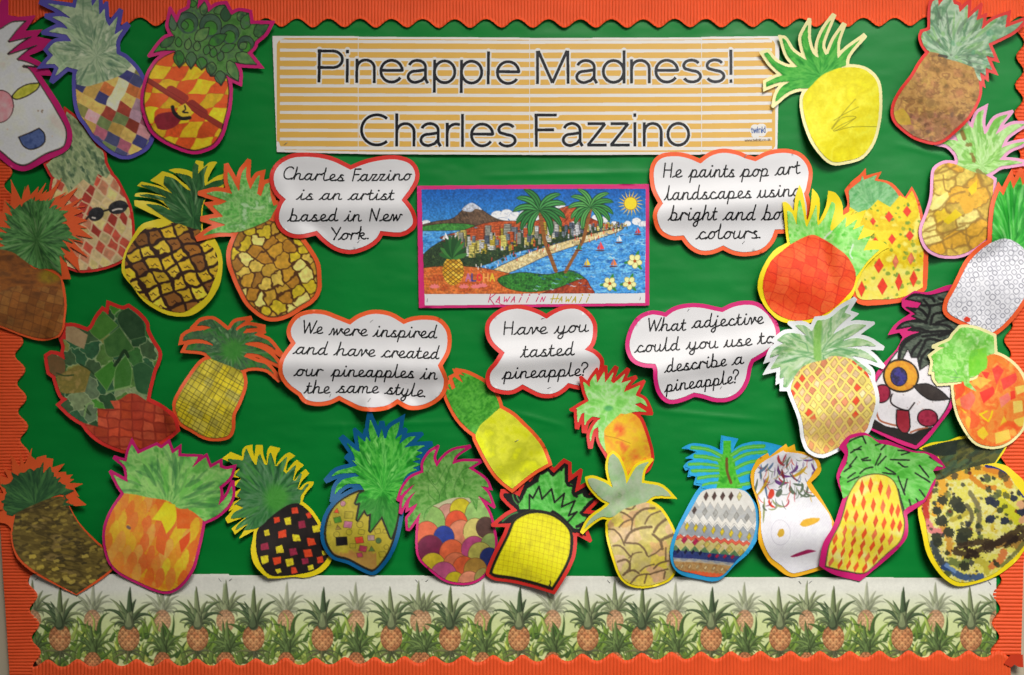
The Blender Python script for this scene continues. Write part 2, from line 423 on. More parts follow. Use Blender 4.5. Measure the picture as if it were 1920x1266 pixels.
def flat_part(name, cv, m, material, parent, h, lift, shift, org, tol=.25, inner=10, label=None, thick=0, nb=1, smooth_=True):
    r = mask_poly(cv, m, tol, inner, nb)
    if r is None: return None
    x, y, T = r; z = bsample(h, x, y)+lift
    co = to3(x+shift[0], y+shift[1], z, org)
    used = np.unique(T); re = np.zeros(len(co), int); re[used] = np.arange(len(used)); co = co[used]; T = re[T]
    if thick:                                  # back face and cut edge
        n = len(co); c2 = co.copy(); c2[:, 1] += thick/1000.
        ed = np.vstack([T[:, [0, 1]], T[:, [1, 2]], T[:, [2, 0]]]); key = np.sort(ed, 1)
        _, inv, cnt = np.unique(key, axis=0, return_inverse=True, return_counts=True); be = ed[cnt[inv.ravel()] == 1]
        rim = np.vstack([np.stack([be[:, 1]+3*n, be[:, 0]+3*n, be[:, 0]+2*n], 1), np.stack([be[:, 1]+3*n, be[:, 0]+2*n, be[:, 1]+2*n], 1)])
        co = np.vstack([co, c2, c2, co]); T = np.vstack([T, T[:, ::-1]+n, rim])
    o = mesh_np(name, co, T, material, parent, smooth=smooth_)
    if label: o['label'] = label
    return o
def dense_parts(cv, m, labels, names, parent, h, lift, shift, org, lit, partlabels={}):
    f = blur1(m, 1); fv = (f[::2, ::2]+f[1::2, ::2]+f[::2, 1::2]+f[1::2, 1::2])/4
    C = (cv.C[::2, ::2]+cv.C[1::2, ::2]+cv.C[::2, 1::2]+cv.C[1::2, 1::2])/4
    # where the canvas outside the sheet is unpainted, pull the paint outward
    w = (m[::2, ::2]*1.+m[1::2, ::2]+m[::2, 1::2]+m[1::2, 1::2])/4
    Cm = cv.C*m[..., None]; Cs = (Cm[::2, ::2]+Cm[1::2, ::2]+Cm[::2, 1::2]+Cm[1::2, 1::2])/4
    for _ in range(2):
        wb = blur1(w); Cb = np.stack([blur1(Cs[..., k]) for k in range(3)], 2)
        fill = w < .01; Cs[fill] = Cb[fill]; w = np.where(fill, wb, w)
    C = Cs/np.maximum(w, 1e-4)[..., None]
    x = cv.x0+(np.arange(cv.nx)*2+1)*cv.r; y = cv.y0+(np.arange(cv.ny)*2+1)*cv.r; X, Y = np.meshgrid(x, y)
    gy, gx = np.gradient(fv); g2 = gx*gx+gy*gy+1e-6; dd = np.where(fv < .98, (.5-fv)/g2, 0)
    near = (np.abs(fv-.5) < .5)
    cf = (fv[:-1, :-1]+fv[1:, :-1]+fv[:-1, 1:]+fv[1:, 1:])/4 > .5
    bnd = np.zeros(fv.shape, bool); cin = np.pad(cf, 1).astype(int); cnt = cin[:-1, :-1]+cin[1:, :-1]+cin[:-1, 1:]+cin[1:, 1:]; bnd = (cnt > 0) & (cnt < 4)
    mvx = np.clip(dd*gx, -.75, .75)*cv.step; mvy = np.clip(dd*gy, -.75, .75)*cv.step
    X = np.where(bnd & near, X+mvx, X); Y = np.where(bnd & near, Y+mvy, Y)
    lab = labels[::2, ::2]; flab = lab[:-1, :-1]
    Z = bsample(h, X.ravel(), Y.ravel())+lift; co = to3(X.ravel()+shift[0], Y.ravel()+shift[1], Z, org)
    g = C.mean(-1, keepdims=True); C = g+(C-g)*1.10
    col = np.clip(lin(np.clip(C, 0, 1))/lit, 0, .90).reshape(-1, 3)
    nx = cv.nx; idx = np.arange(cv.nx*cv.ny).reshape(cv.ny, nx)
    Q = np.stack([idx[:-1, :-1], idx[1:, :-1], idx[1:, 1:], idx[:-1, 1:]], -1); out = []
    for k, nm in enumerate(names):
        q = Q[cf & (flab == k)]
        if len(q) == 0: continue
        used = np.unique(q); re = np.zeros(len(co), np.int32); re[used] = np.arange(len(used))
        o = mesh_np(nm, co[used], re[q], M_PAINT, parent, col[used])
        if k in partlabels: o['label'] = partlabels[k]
        out.append(o)
    return out
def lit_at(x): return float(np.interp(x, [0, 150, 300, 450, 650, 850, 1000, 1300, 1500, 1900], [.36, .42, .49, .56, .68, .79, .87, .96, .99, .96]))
STEPX = 1.25
# ---------------------------------------------------------------- cut-out pineapples
def auto(p, cor, lim=48):
    n = len(p); c = cor.copy()
    for i in range(n):
        a = p[i]-p[i-1]; b = p[(i+1) % n]-p[i]
        t = abs(math.degrees(math.atan2(a[0]*b[1]-a[1]*b[0], a.dot(b))))
        if t > lim: c[i] = True
    return c
def outline(s, F, lim=48, k=5):
    p, c = pts(s, F); return smooth(p, auto(p, c, lim), k)
def quad(s, F, k=5, closed=False):
    p, c = pts(s, F); return smooth(p, c, k, closed)
class Ctx:
    def __init__(s, cv, F, mc, mf, seed): s.cv, s.F, s.mc, s.mf, s.seed = cv, F, mc, mf, seed; s.m = mc | mf; s.feat = []
    def A(s, u, v): return (s.F[0]+u/s.F[2], s.F[1]+v/s.F[2])
    def ry(s, v): return np.clip((s.cv.Y-s.A(0, v)[1]+(fbm(s.cv.X/9, s.cv.Y/9, 3)-.5)*26)/9, 0, 1)
    def L(s, d): return d/s.F[2]
    def line(s, t, w, col, a=1., mask=None, k=5, **kw):
        for q in t.split('|'): s.cv.stroke(quad(q, s.F, k), s.L(w), col, a, s.m if mask is None else mask, **kw)
    def area(s, t, lim=60): return s.cv.poly(outline(t, s.F, lim)) & s.m
    def fill(s, t, cols, sc=10, out=None, ow=6, lim=60, a=1., **kw):
        m = s.area(t, lim); s.cv.wash(m, cols, sc, s.seed+len(t), a=a, **kw)
        if out is not None:
            p = outline(t, s.F, lim); s.cv.stroke(np.vstack([p, p[:1]]), s.L(ow), out, 1, s.m, .6, rough=.25, seed=3)
        return m
    def rim(s, m, w, col):                    # painted outline just inside a region
        e = s.cv.edge(m, s.L(w)); s.cv.put(blur1(e, 1)*m, np.array(col)/255.)
    def part(s, name, m, label=None): s.feat.append((name, m, label))
GREENS = [(34, 92, 40), (62, 140, 58), (120, 184, 96), (84, 158, 72), (160, 206, 130)]
def pineapple(label, F, crown, fruit, card, paint, m=6., back=None, over='crown', cflat=False, terms=None, base=3., curl=1., lit=None, seed=1, extra='', group='paper pineapples on the display'):
    cp = outline(crown, F, 40); fp = outline(fruit, F, 55)
    allp = np.vstack([cp, fp]); bp = outline(back, F, 40) if back else None
    if back: allp = np.vstack([allp, bp])
    pad = m*2.8+3
    cv = Canvas(max(-95, allp[:, 0].min()-pad), max(-75, allp[:, 1].min()-pad), min(2010, allp[:, 0].max()+pad), min(1340, allp[:, 1].max()+pad), STEPX)
    mc = cv.poly(cp); mf = cv.poly(fp)
    if over == 'crown': mf = mf & ~mc
    else: mc = mc & ~mf
    if back: mb = cv.poly(bp) | cv.poly(offset(fp, 1.5)) | mc
    else: mb = cv.polyoff(cp, m) | cv.polyoff(fp, m)
    c = Ctx(cv, F, mc, mf, seed); paint(c)
    fc = fp.mean(0); bx = np.ptp(fp[:, 0]); by = np.ptp(fp[:, 1]); cc = cp.mean(0)
    ax = math.degrees(math.atan2(fc[1]-cc[1], fc[0]-cc[0]))            # from the leaves down to the fruit
    if terms is None: terms = []
    dist = math.hypot(*(cc-fc))
    R = random.Random(seed)
    if curl > 0:
        terms = terms+[('r', fc[0]+R.uniform(-5, 5), fc[1]+by*R.uniform(-.02, .12), ax+R.uniform(-12, 12), min(bx, by)*R.uniform(.30, .42), 19*curl),
                       ('l', fc[0]+(cc[0]-fc[0])*.75, fc[1]+(cc[1]-fc[1])*.75, ax+180+R.uniform(-15, 15), dist*.75, R.uniform(8, 15)*curl),
                       ('l', fc[0], fc[1], ax+90, bx*.5, R.uniform(3, 8)*curl), ('l', fc[0], fc[1], ax-90, bx*.5, R.uniform(3, 8)*curl)]
    h = drape(cv, mb, terms, base)
    sx, sy, hm, mx, my = place(cv, mb, h)
    # true size shrinks with nearness to the lens, too
    org = P3(mx+sx, my+sy, 0)
    root = empty('pineapple_cutout', mx+sx, my+sy, 0, label=label, cat='paper pineapple', group=group)
    flat_part('backing_card', cv, mb, M_CARD[card], root, h, 0, (sx, sy), org, .22, 5, thick=.35)
    lab = np.where(mc, 0, 1); names = ['leaf_crown', 'fruit']; pl = {}
    for k, (nm, mm, lb) in enumerate(c.feat):
        lab = np.where(mm, k+2, lab); names.append(nm)
        if lb: pl[k+2] = lb
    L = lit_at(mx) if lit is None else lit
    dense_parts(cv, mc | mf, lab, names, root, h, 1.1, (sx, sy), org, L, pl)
    root['category'] = 'paper pineapple'
    return root, cv, h, (sx, sy), org
def staple(parent, org, h, shift, x, y, ang, L=9, lift=1.3, name='staple'):
    a = math.radians(ang); dx, dy = math.cos(a)*L/2, math.sin(a)*L/2; n = 6; V = []
    for k in range(n+1):
        t = -1+2*k/n; px, py = x+dx*t, y+dy*t
        z = float(bsample(h, np.array([px]), np.array([py]))[0])+lift-(1.2 if abs(t) == 1 else 0)
        nx, ny = -math.sin(a)*.55, math.cos(a)*.55
        for s, zz in ((-1, 0), (0, .45), (1, 0)): V.append((px+nx*s, py+ny*s, z+zz))
    V = np.array(V); Fc = []
    for k in range(n):
        for q in range(2):
            i = k*3+q; Fc.append((i, i+3, i+4, i+1))
    co = to3(V[:, 0]+shift[0], V[:, 1]+shift[1], V[:, 2], org)
    return mesh_np(name, co, np.array(Fc), M_STEEL, parent, smooth=True)
# ---------------------------------------------------------------- crops the coordinates were read from
FA = (0, 0, 3.836); FB = (240, 0, 4.22); FE = (1420, 0, 3.958); FG = (1660, 0, 3.958); FH = (0, 220, 3.0143); FI = (220, 290, 4.086)
FJ = (360, 290, 3.958); FK = (500, 270, 5.753); FM = (1200, 270, 5.647); FN = (1410, 340, 4.6875); FO = (1560, 300, 4.365)
FP = (1700, 180, 3.955); FQ = (1740, 300, 3.722); FR = (1430, 560, 4.222); FS = (1620, 530, 3.956); FT = (1740, 590, 4.867)
FU = (80, 560, 4.219); FV = (310, 580, 4.868); FW = (510, 570, 5.486); FX = (890, 560, 6.328); FY = (1160, 560, 6.029)
FZ = (810, 680, 5.064); Fa = (1060, 660, 5.275); Fb = (0, 840, 4.365); Fc = (180, 820, 4.085); Fd = (410, 820, 4.522)
Fe = (590, 770, 3.957); Ff = (740, 820, 4.367); Fg = (900, 850, 4.688); Fh = (1100, 840, 4.689); Fi = (1240, 810, 4.365)
Fj = (1390, 830, 4.867); Fk = (1520, 800, 4.219); Fl = (1700, 810, 4.218)
BLK = (24, 22, 22)
PINE = {}
def star(F, cx, cy, r0, r1, n, a0, a1, seed, base='', lean=0):
    """ragged crown outline in crop coordinates, from angle a0 to a1"""
    R = random.Random(seed); out = []; W = [R.uniform(.5, 1.6) for _ in range(n)]; S = sum(W); acc = 0
    for k in range(n):
        g0 = a0+(a1-a0)*acc/S; acc += W[k]; g1 = a0+(a1-a0)*acc/S; r = r1*R.uniform(.80, 1.12); g = math.radians((g0+g1)/2+lean*R.uniform(.4, 1.3))
        out.append('%.0f,%.0f' % (cx+r*math.cos(g), cy+r*math.sin(g)))
        g = math.radians(g1+R.uniform(-1, 1)); r = r0*R.uniform(.85, 1.12)
        out.append('%.0f,%.0f' % (cx+r*math.cos(g), cy+r*math.sin(g)))
    return ' '.join(out)+' '+base
def b_face(c):                                # white face with pink nose
    c.cv.put(c.m, (.70, .655, .62)); c.cv.wash(c.m, [(168, 156, 148), (182, 172, 162), (160, 148, 140)], 40, 3)
    c.rim(c.m, 9, (30, 24, 26))
    c.line('58,300 130,240 195,150|50,388 150,310 240,258|120,425 200,360 300,310|180,476 240,500 300,490', 7, (30, 24, 26), 1)
    a = c.fill('88,690 130,640 200,605 283,598 270,640 200,690 130,715 98,708', [(122, 122, 40), (150, 146, 60)], 8, BLK, 9); c.part('eye', a)
    n = c.cv.ell(*c.A(0, 767), c.L(105), c.L(122), 0) & c.m; c.cv.wash(n, [(150, 84, 90), (178, 112, 116), (190, 130, 130)], 16, 5); c.part('nose', n)
    c.rim(n, 8, BLK)
    a = c.fill('138,988 220,955 285,925 320,960 322,1020 275,1060 212,1073 165,1045', [(40, 52, 86), (66, 78, 112), (50, 62, 96)], 9, BLK, 9); c.part('mouth', a)
    c.cv.blots(c.m, 5, .8, 1.8, [(70, 60, 50)], 8, .7, area=c.cv.ell(*c.A(298, 800), c.L(24), c.L(20)) & c.m)
    c.cv.blots(c.m, 10, .6, 1.4, [(120, 104, 96)], 9, .5)
PINE['face_white'] = dict(label='white pineapple face with pink round nose and blue mouth, cut off by left edge', F=FA, card='magenta', m=8, curl=.5, over='fruit', paint=b_face,
    crown='-150,520 -130,330 -60,230 10,200 90,155 195,150 130,210 58,298 240,258 150,310 52,388 300,310 200,360 120,425 190,440 300,488 160,475 215,500 240,560 100,640 -80,640',
    fruit='-150,520 0,500 160,478 215,500 280,590 340,680 430,820 485,930 480,1020 440,1070 330,1110 190,1185 110,1175 30,1110 -40,1050 -130,950 -190,750',
    back='-200,500 -180,280 -60,150 20,-10! 62,0 60,110 130,122 258,112! 180,222 305,212! 260,262 388,290! 330,345 200,400 310,460 384,548! 290,540 360,640 460,790 520,930 515,1030 470,1090 350,1150 200,1222 100,1215 0,1140 -150,1000 -230,750')
def b_patch(c):
    g = [(74, 96, 78), (112, 130, 102), (138, 148, 122), (92, 112, 88), (150, 156, 134)]
    c.cv.wash(c.mc, g, 9, 4, polar=(*c.A(690, 400), 3, 34)); c.cv.blades(c.mc, c.A(680, 360), 70, 8, 90, 4, [(62, 86, 66), (126, 146, 112), (160, 168, 146)], seed=3)
    c.cv.put(c.mf, (.62, .55, .5))
    c.cv.lattice(c.mf, c.A(545, 560), (21.5, 11.5), (-8, 18), [(122, 70, 82), (48, 48, 84), (150, 88, 50), (168, 122, 124), (94, 92, 52), (176, 148, 84), (196, 178, 140), (110, 48, 38), (58, 60, 88), (92, 104, 66), (150, 122, 66), (134, 108, 118)], .5, (170, 150, 130), 3, 5, la=.4)
PINE['patchwork'] = dict(label='pineapple with a patchwork of mixed colour blocks and grey-green leaves on purple card, top left', F=FA, card='purple', m=7.5, curl=.6, paint=b_patch,
    crown='340,30 480,48 545,60 560,0 570,-60 650,-60 665,50 700,0 712,5 715,110 755,65 760,140 785,190 850,115 820,250 890,205 835,290 835,385 900,420 945,470 880,530 820,560 700,600 620,620 550,605 545,540 560,500 480,480 400,555 425,490 395,460 330,465 385,400 350,360 395,312 450,300 515,300 480,250 355,232 420,200 490,210 450,165 375,125 440,120 515,135 430,75',
    fruit='545,540 560,480 700,440 900,440 960,480 1010,550 1060,640 1090,760 1085,950 1050,1040 980,1090 900,1115 830,1095 760,1045 690,980 640,900 590,830 560,740 545,640')
def b_harle(c):
    c.cv.lattice(c.mf, c.A(140, 405), (33, 0), (-17, 27), [(186, 150, 34), (176, 72, 32)], .8, (120, 60, 30), 5, 5, checker=1, la=.6)
    c.line('165,640 330,745 500,850 760,1010', 42, (112, 40, 30), 1, c.mf); c.line('345,715 450,780', 70, (124, 44, 36), 1, c.mf, k=2); c.line('510,830 600,900', 75, (112, 38, 32), 1, c.mf, k=2)
    c.line('175,625 330,725 500,830 760,985|165,655 330,765 500,872 750,1030', 3, (70, 24, 20), .7, c.mf)
    a = c.area('215,950 250,910 330,890 400,895 430,950 380,1000 300,1030 240,1020'); c.cv.wash(a, [(96, 26, 34), (116, 34, 44)], 9, 3); c.part('tongue', a)
    a = c.area('400,850 460,820 510,880 500,920 440,930 400,910'); c.cv.put(a, (.72, .6, .2)); c.part('mouth', a)
    c.line('360,850 375,900 430,940 495,935', 28, BLK, 1, c.mf); c.line('455,840 460,870 440,890 480,895', 12, BLK, 1, c.mf)
    c.rim(c.mf, 9, (28, 20, 22))
    g = [(40, 66, 44), (58, 92, 52), (50, 104, 38), (86, 114, 66), (66, 88, 66)]
    c.cv.wash(c.mc, [(52, 92, 40), (72, 110, 56), (60, 80, 60)], 12, 3)
    R = random.Random(4)
    L = [((520, 60), (505, 0), 60), ((590, 120), (610, 15), 62), ((680, 100), (790, 55), 66), ((770, 170), (775, 50), 90), ((870, 160), (940, 100), 80), ((910, 230), (965, 110), 90), ((1000, 280), (1120, 205), 110),
         ((360, 240), (340, 110), 70), ((300, 350), (205, 420), 80), ((260, 370), (370, 290), 70)]
    for (a, b, w) in L:
        p = leafpoly(c.A(*a), c.A(*b), c.L(w)); mm = c.cv.poly(p) & c.mc; c.cv.wash(mm, [g[R.randrange(5)], g[R.randrange(5)]], 8, 7); c.cv.stroke(np.vstack([p, p[:1]]), 1.3, BLK, 1, c.mc)
    for (x, y, r) in [(470, 180, 82), (650, 200, 88), (800, 270, 76), (930, 350, 66)]:
        o = c.cv.ell(*c.A(x, y), c.L(r), c.L(r*1.05)) & c.mc; i2 = c.cv.ell(*c.A(x+4, y+18), c.L(r*.6), c.L(r*.66)) & c.mc
        c.cv.wash(o, [(44, 66, 52), (62, 84, 66)], 9, 2); c.cv.wash(i2, [(54, 110, 36), (50, 96, 40)], 9, 2)
        for q in (1, .6): c.cv.stroke([(c.A(x, y)[0]+c.L(r*q)*math.cos(t), c.A(x, y+18*(q < 1))[1]+c.L(r*q)*math.sin(t)) for t in np.linspace(2.6, 6.6, 18)], 1.3, BLK, 1, c.mc)
    for (x0, y0, x1, y1, w) in [(450, 230, 440, 160, 60), (530, 320, 640, 215, 90), (640, 350, 780, 270, 90), (730, 400, 850, 350, 70), (400, 370, 395, 290, 56), (465, 390, 480, 300, 56), (540, 400, 545, 320, 60), (610, 430, 630, 350, 56), (665, 450, 680, 370, 60), (720, 480, 740, 400, 56), (400, 400, 400, 530, 90), (500, 410, 492, 540, 90), (580, 450, 575, 550, 90),
                                (660, 490, 650, 600, 84), (720, 560, 735, 672, 90), (790, 480, 870, 640, 90), (850, 430, 1015, 512, 110), (880, 380, 940, 340, 60)]:
        p = leafpoly(c.A(x0, y0), c.A(x1, y1), c.L(w)); mm = c.cv.poly(p) & c.m; q = R.randrange(5); c.cv.wash(mm, [g[q], g[(q+2) % 5]], 8, 7); c.cv.stroke(np.vstack([p, p[:1]]), 1.4, BLK, 1, c.m)
    c.rim(c.mc, 5, (26, 36, 26))
def leafpoly(a, b, w):
    a = np.array(a, float); b = np.array(b, float); d = b-a; n = np.array([-d[1], d[0]])/max(1e-6, np.hypot(*d))
    L = [a+d*t+n*w/2*s for t, s in ((0, .25), (.2, .8), (.45, 1), (.7, .75), (.9, .25), (1, 0))]
    R = [a+d*t-n*w/2*s for t, s in ((.9, .25), (.7, .75), (.45, 1), (.2, .8), (0, .25))]
    return np.array(L+R)
PINE['harlequin'] = dict(label='red and yellow harlequin pineapple wearing a brown strap, with black outlined round leaves', F=FB, card='magenta', m=6.5, curl=.6, paint=b_harle,
    crown='200,420 250,350 300,300 370,280 350,270 320,210 325,170 340,105 385,185 420,100 480,70 490,50 500,-10 560,-10 545,75 605,10 630,60 630,100 700,50 770,40 810,110 820,120 880,95 960,110 970,195 1125,200 1080,270 1010,325 990,370 940,415 1020,512 910,505 840,490 875,570 875,645 820,620 775,590 735,675 690,600 650,600 620,520 580,550 545,470 495,545 470,470 405,535 380,470 370,400 280,400',
    fruit='370,405 480,405 600,440 700,510 770,590 800,700 795,850 770,960 740,1060 680,1140 600,1175 520,1190 420,1165 300,1110 210,1040 165,950 140,850 140,760 160,660 190,560 250,470')
def b_lat(c):
    c.cv.wash(c.mc, [(18, 52, 24), (26, 66, 32), (48, 84, 46), (24, 60, 30)], 8, 6, polar=(*c.A(580, 470), 7, 25)); c.cv.blades(c.mc, c.A(590, 520), 90, 10, 100, 4, [(12, 38, 18), (34, 76, 38), (110, 130, 96)], 170, 330, 4)
    c.cv.lattice(c.mf, c.A(320, 560), (11.5, 22.5), (24, -9), [(168, 140, 38), (120, 78, 30), (178, 152, 50), (108, 70, 32), (160, 132, 36)], 5.6, (38, 22, 16), 7, 3, lvar=.5)
    R = random.Random(3); ox, oy = c.A(320, 560)
    for i in range(-14, 15):
        for j in range(-14, 15):
            x = ox+(i+.5)*11.5+(j+.5)*24+R.uniform(-2, 2); y = oy+(i+.5)*22.5-(j+.5)*9+R.uniform(-2, 2)
            s = R.uniform(.8, 1.1); c.cv.stroke(smooth(np.array([(x-6*s, y+1*s), (x-3*s, y+2*s), (x, y-2*s), (x+3*s, y+1.5*s), (x+6*s, y+2*s)]), None, 3, False), 1.5, (44, 24, 14), .95, c.mf)
PINE['lattice'] = dict(label='round yellow pineapple with a thick dark brown lattice and dark green leaves on yellow card', F=FI, card='leafyellow', m=8, curl=.7, paint=b_lat,
    crown='410,510 215,380 330,390 410,435 345,350 158,312 250,305 390,335 168,232 280,245 420,300 350,225 360,165 440,190 520,260 560,275 510,210 435,140 540,160 572,190 572,110 592,62 620,85 612,150 640,120 692,80 662,160 665,240 740,205 870,180 800,230 700,290 640,400 640,580 560,560 470,530',
    back='335,492 138,395! 133,352! 275,365 395,415 300,345 132,322! 140,298 210,290 340,312 250,270 148,240! 185,208! 330,245 395,290 340,240 248,200! 345,128! 425,155 485,205 530,235 470,160 388,120! 445,106 520,115 572,135 600,45! 658,55! 655,100 705,60 765,58! 728,110 695,170 683,212 760,165 820,150 900,168! 830,240 700,310 650,400 650,580 740,640 800,760 812,880 790,1000 730,1100 650,1180 560,1230 450,1238 330,1205 200,1120 120,1010 60,930 45,860 70,740 140,600 200,530 300,495',
    fruit='90,740 150,640 230,560 330,560 440,520 600,560 680,650 760,755 778,870 745,970 690,1080 600,1150 500,1205 380,1190 280,1140 160,1050 90,940 70,850')
def b_gold(c):
    c.cv.wash(c.mc, [(60, 118, 52), (88, 150, 72), (122, 160, 100), (74, 132, 60), (140, 168, 128)], 12, 6); c.cv.blades(c.mc, c.A(400, 430), 60, 5, 70, 4, [(60, 110, 50), (150, 180, 120)], seed=4, a=.35)
    c.cv.voronoi(c.mf, 25, [(156, 124, 46), (176, 152, 70), (130, 92, 34), (170, 150, 40), (146, 104, 36), (196, 180, 104), (158, 120, 40)], 3.0, (66, 40, 18), 5, 60, .85)
    c.rim(c.mf, 7, (66, 44, 24))
PINE['gold'] = dict(label='golden pineapple of brown outlined chunks on orange card, beside the first red cloud', F=FJ, card='orange', m=8, curl=.7, paint=b_gold,
    crown='105,290 170,275 240,280 300,295 272,210 270,125 305,190 350,280 360,200 375,130 405,90 402,170 430,260 480,170 505,155 490,230 480,290 510,310 540,220 575,210 580,300 600,380 640,370 600,430 570,480 480,525 400,555 330,575 200,580 85,605 150,560 250,520 120,480 200,465 230,460 150,380 210,370 260,345 190,320',
    fruit='340,580 400,545 480,500 560,485 630,510 720,560 800,630 870,720 920,810 930,900 925,1000 880,1070 800,1120 700,1180 600,1205 520,1180 430,1100 380,1010 330,900 300,800 300,690')
def b_sun(c):
    c.cv.wash(c.mc, [(70, 84, 60), (104, 116, 84), (130, 138, 104), (56, 74, 54)], 9, 3, ang=60, asp=2); c.cv.blots(c.mc, 60, 1.5, 4, [(44, 64, 48), (88, 104, 74), (128, 134, 104)], 5, .6, 2, 70)
    c.cv.wash(c.mf, [(150, 132, 104), (160, 142, 110)], 20, 3)
    c.cv.lattice(c.mf, c.A(320, 340), (15.5, 13.5), (-7, 17), [(138, 62, 48), (150, 132, 96), (158, 140, 104), (120, 44, 36), (146, 100, 76), (152, 138, 92)], 3., (158, 142, 112), 4, 5, la=.85)
    for (x, y, rx, ry, an) in [(545, 548, 46, 38, -25), (670, 510, 56, 38, -12)]:
        a = c.cv.ell(*c.A(x, y), c.L(rx), c.L(ry), an) & c.m; c.cv.wash(a, [(20, 20, 22), (40, 40, 42)], 6, 3); c.part('sunglasses_lens', a)
    c.line('488,580 505,560 520,555|590,530 620,522|720,505 742,500', 12, BLK, 1)
    c.line('640,528 665,520 692,520|525,568 540,570', 9, (190, 180, 170), .8)
PINE['shades'] = dict(label='pink and cream pineapple wearing black sunglasses, behind the spiky brown one', F=FH, card='red', m=5, curl=.4, paint=b_sun,
    crown='380,-30 440,20 500,100 540,160 580,195 592,260 622,315 600,345 550,320 525,392 470,350 385,425 360,370 300,335 262,268 340,190 370,90',
    fruit='300,350 400,300 560,290 640,340 690,420 735,520 748,640 738,740 690,800 600,840 500,860 420,855 330,800 300,700 290,450')
def b_brown(c):
    c.cv.wash(c.mf, [(66, 40, 20), (88, 52, 24), (104, 62, 26), (80, 50, 26)], 22, 3, ang=90, asp=.5)
    c.cv.wash(c.mf * c.cv.soft(*c.A(275, 900), c.L(65), c.L(40)), [(104, 92, 20), (86, 70, 22)], 6, 3, a=.8)
    c.cv.lattice((c.mf * c.ry(960)) > .4, c.A(0, 1100), (15, 5), (-4, 15), [(88, 54, 26), (104, 66, 32), (110, 78, 40)], 1.1, (60, 34, 18), 3, 4, la=.6, a=.55)
    c.cv.wash(c.mc, [(28, 54, 28), (46, 82, 40), (70, 104, 60), (36, 68, 34)], 6, 5, polar=(*c.A(210, 690), 9, 20)); c.cv.blades(c.mc, c.A(210, 700), 150, 5, 85, 3.5, [(24, 46, 26), (64, 104, 56), (100, 124, 84)], seed=4)
PINE['brown_left'] = dict(label='brown pineapple with a burst of green spiky leaves at the left edge', F=FH, card='orange', m=4.5, curl=.5, paint=b_brown,
    crown=star(FH, 205, 660, 172, 240, 30, 150, 400, 5, '350,900 300,860 200,850 120,800 60,760', 7),
    back=star(FH, 210, 655, 232, 312, 30, 148, 400, 8, '400,915 350,915 365,960 378,1050 376,1180 345,1240 250,1262 150,1245 0,1185 -60,1160 -80,740 -20,720', 9),
    fruit='-60,760 0,735 100,770 180,850 250,860 330,900 350,960 365,1050 366,1170 333,1230 250,1248 150,1230 0,1172 -60,1150')
def b_arti(c):
    c.cv.voronoi(c.mc, 34, [(38, 74, 34), (30, 56, 32), (60, 88, 42), (50, 96, 34), (96, 96, 50), (44, 64, 40), (70, 84, 62), (34, 66, 42), (92, 104, 74)], 1.6, (122, 134, 100), 8, -35, .8, .8)
    c.cv.wash(c.area('190,330 195,225 260,225 360,290 325,400 260,370'), [(130, 112, 84), (116, 98, 72)], 9, 3)
    c.cv.wash(c.area('45,460 75,440 170,490 175,600 105,610 55,560'), [(84, 62, 38), (70, 56, 34)], 9, 3)
    c.cv.wash(c.area('108,620 280,530 375,580 330,740 180,750 130,720'), [(100, 88, 42), (84, 78, 36), (116, 98, 56)], 9, 3)
    c.fill('400,140 490,100 600,215 500,300 450,330 380,260', [(46, 84, 30), (54, 92, 36)], 9, (80, 100, 60), 5); c.fill('480,330 610,225 720,400 560,465 500,440', [(38, 70, 32), (48, 80, 38)], 9, (78, 98, 60), 5)
    c.fill('620,110 690,80 800,180 810,300 690,330 600,190', [(24, 46, 26), (34, 56, 34)], 9, (70, 92, 60), 4); c.fill('400,600 540,490 590,560 500,730', [(38, 84, 24), (48, 92, 34)], 9, (84, 110, 62), 5)
    c.fill('570,560 650,450 700,560 690,690 560,720', [(48, 86, 38), (40, 80, 28)], 9, (90, 118, 70), 5); c.fill('705,540 780,505 870,560 830,760 740,720', [(26, 58, 32), (34, 66, 38)], 9, (60, 88, 54), 4)
    c.line('590,500 640,415 670,460|565,530 600,480', 26, (16, 34, 16), .9, c.mc); c.line('110,590 170,610 240,605|290,520 360,560 400,600|330,850 380,920 330,880', 12, (26, 44, 22), .8, c.mc)
    c.line('500,740 620,715 700,690|330,930 350,840 400,830', 14, (96, 120, 74), .8, c.mc)
    c.cv.lattice(c.mf, c.A(430, 870), (22, 1.5), (0, 17), [(120, 46, 22), (134, 52, 30), (112, 38, 24), (144, 66, 44)], 3, (84, 22, 14), 5, 5, la=.8)
    c.cv.wash(c.mf, [(110, 36, 22), (150, 62, 40)], 10, 8, a=.35)
PINE['artichoke'] = dict(label='drooping pineapple with big faceted dark green leaves and a small red fruit, on red card', F=FU, card='red', m=7, curl=.8, paint=b_arti,
    crown='45,460 75,440 120,450 180,490 172,430 180,380 165,320 190,330 195,225 260,225 360,262 400,230 440,160 490,100 530,130 545,55 640,90 690,75 760,130 815,200 822,260 860,340 910,430 895,510 870,570 840,700 825,805 740,755 680,750 600,800 530,810 568,872 430,870 445,1010 330,980 230,920 145,840 200,790 150,760 110,650 105,615 60,580 50,520',
    fruit='330,980 430,860 530,800 700,750 830,808 960,870 1040,935 1062,1030 1000,1080 900,1140 780,1185 660,1195 540,1150 440,1090 370,1030')
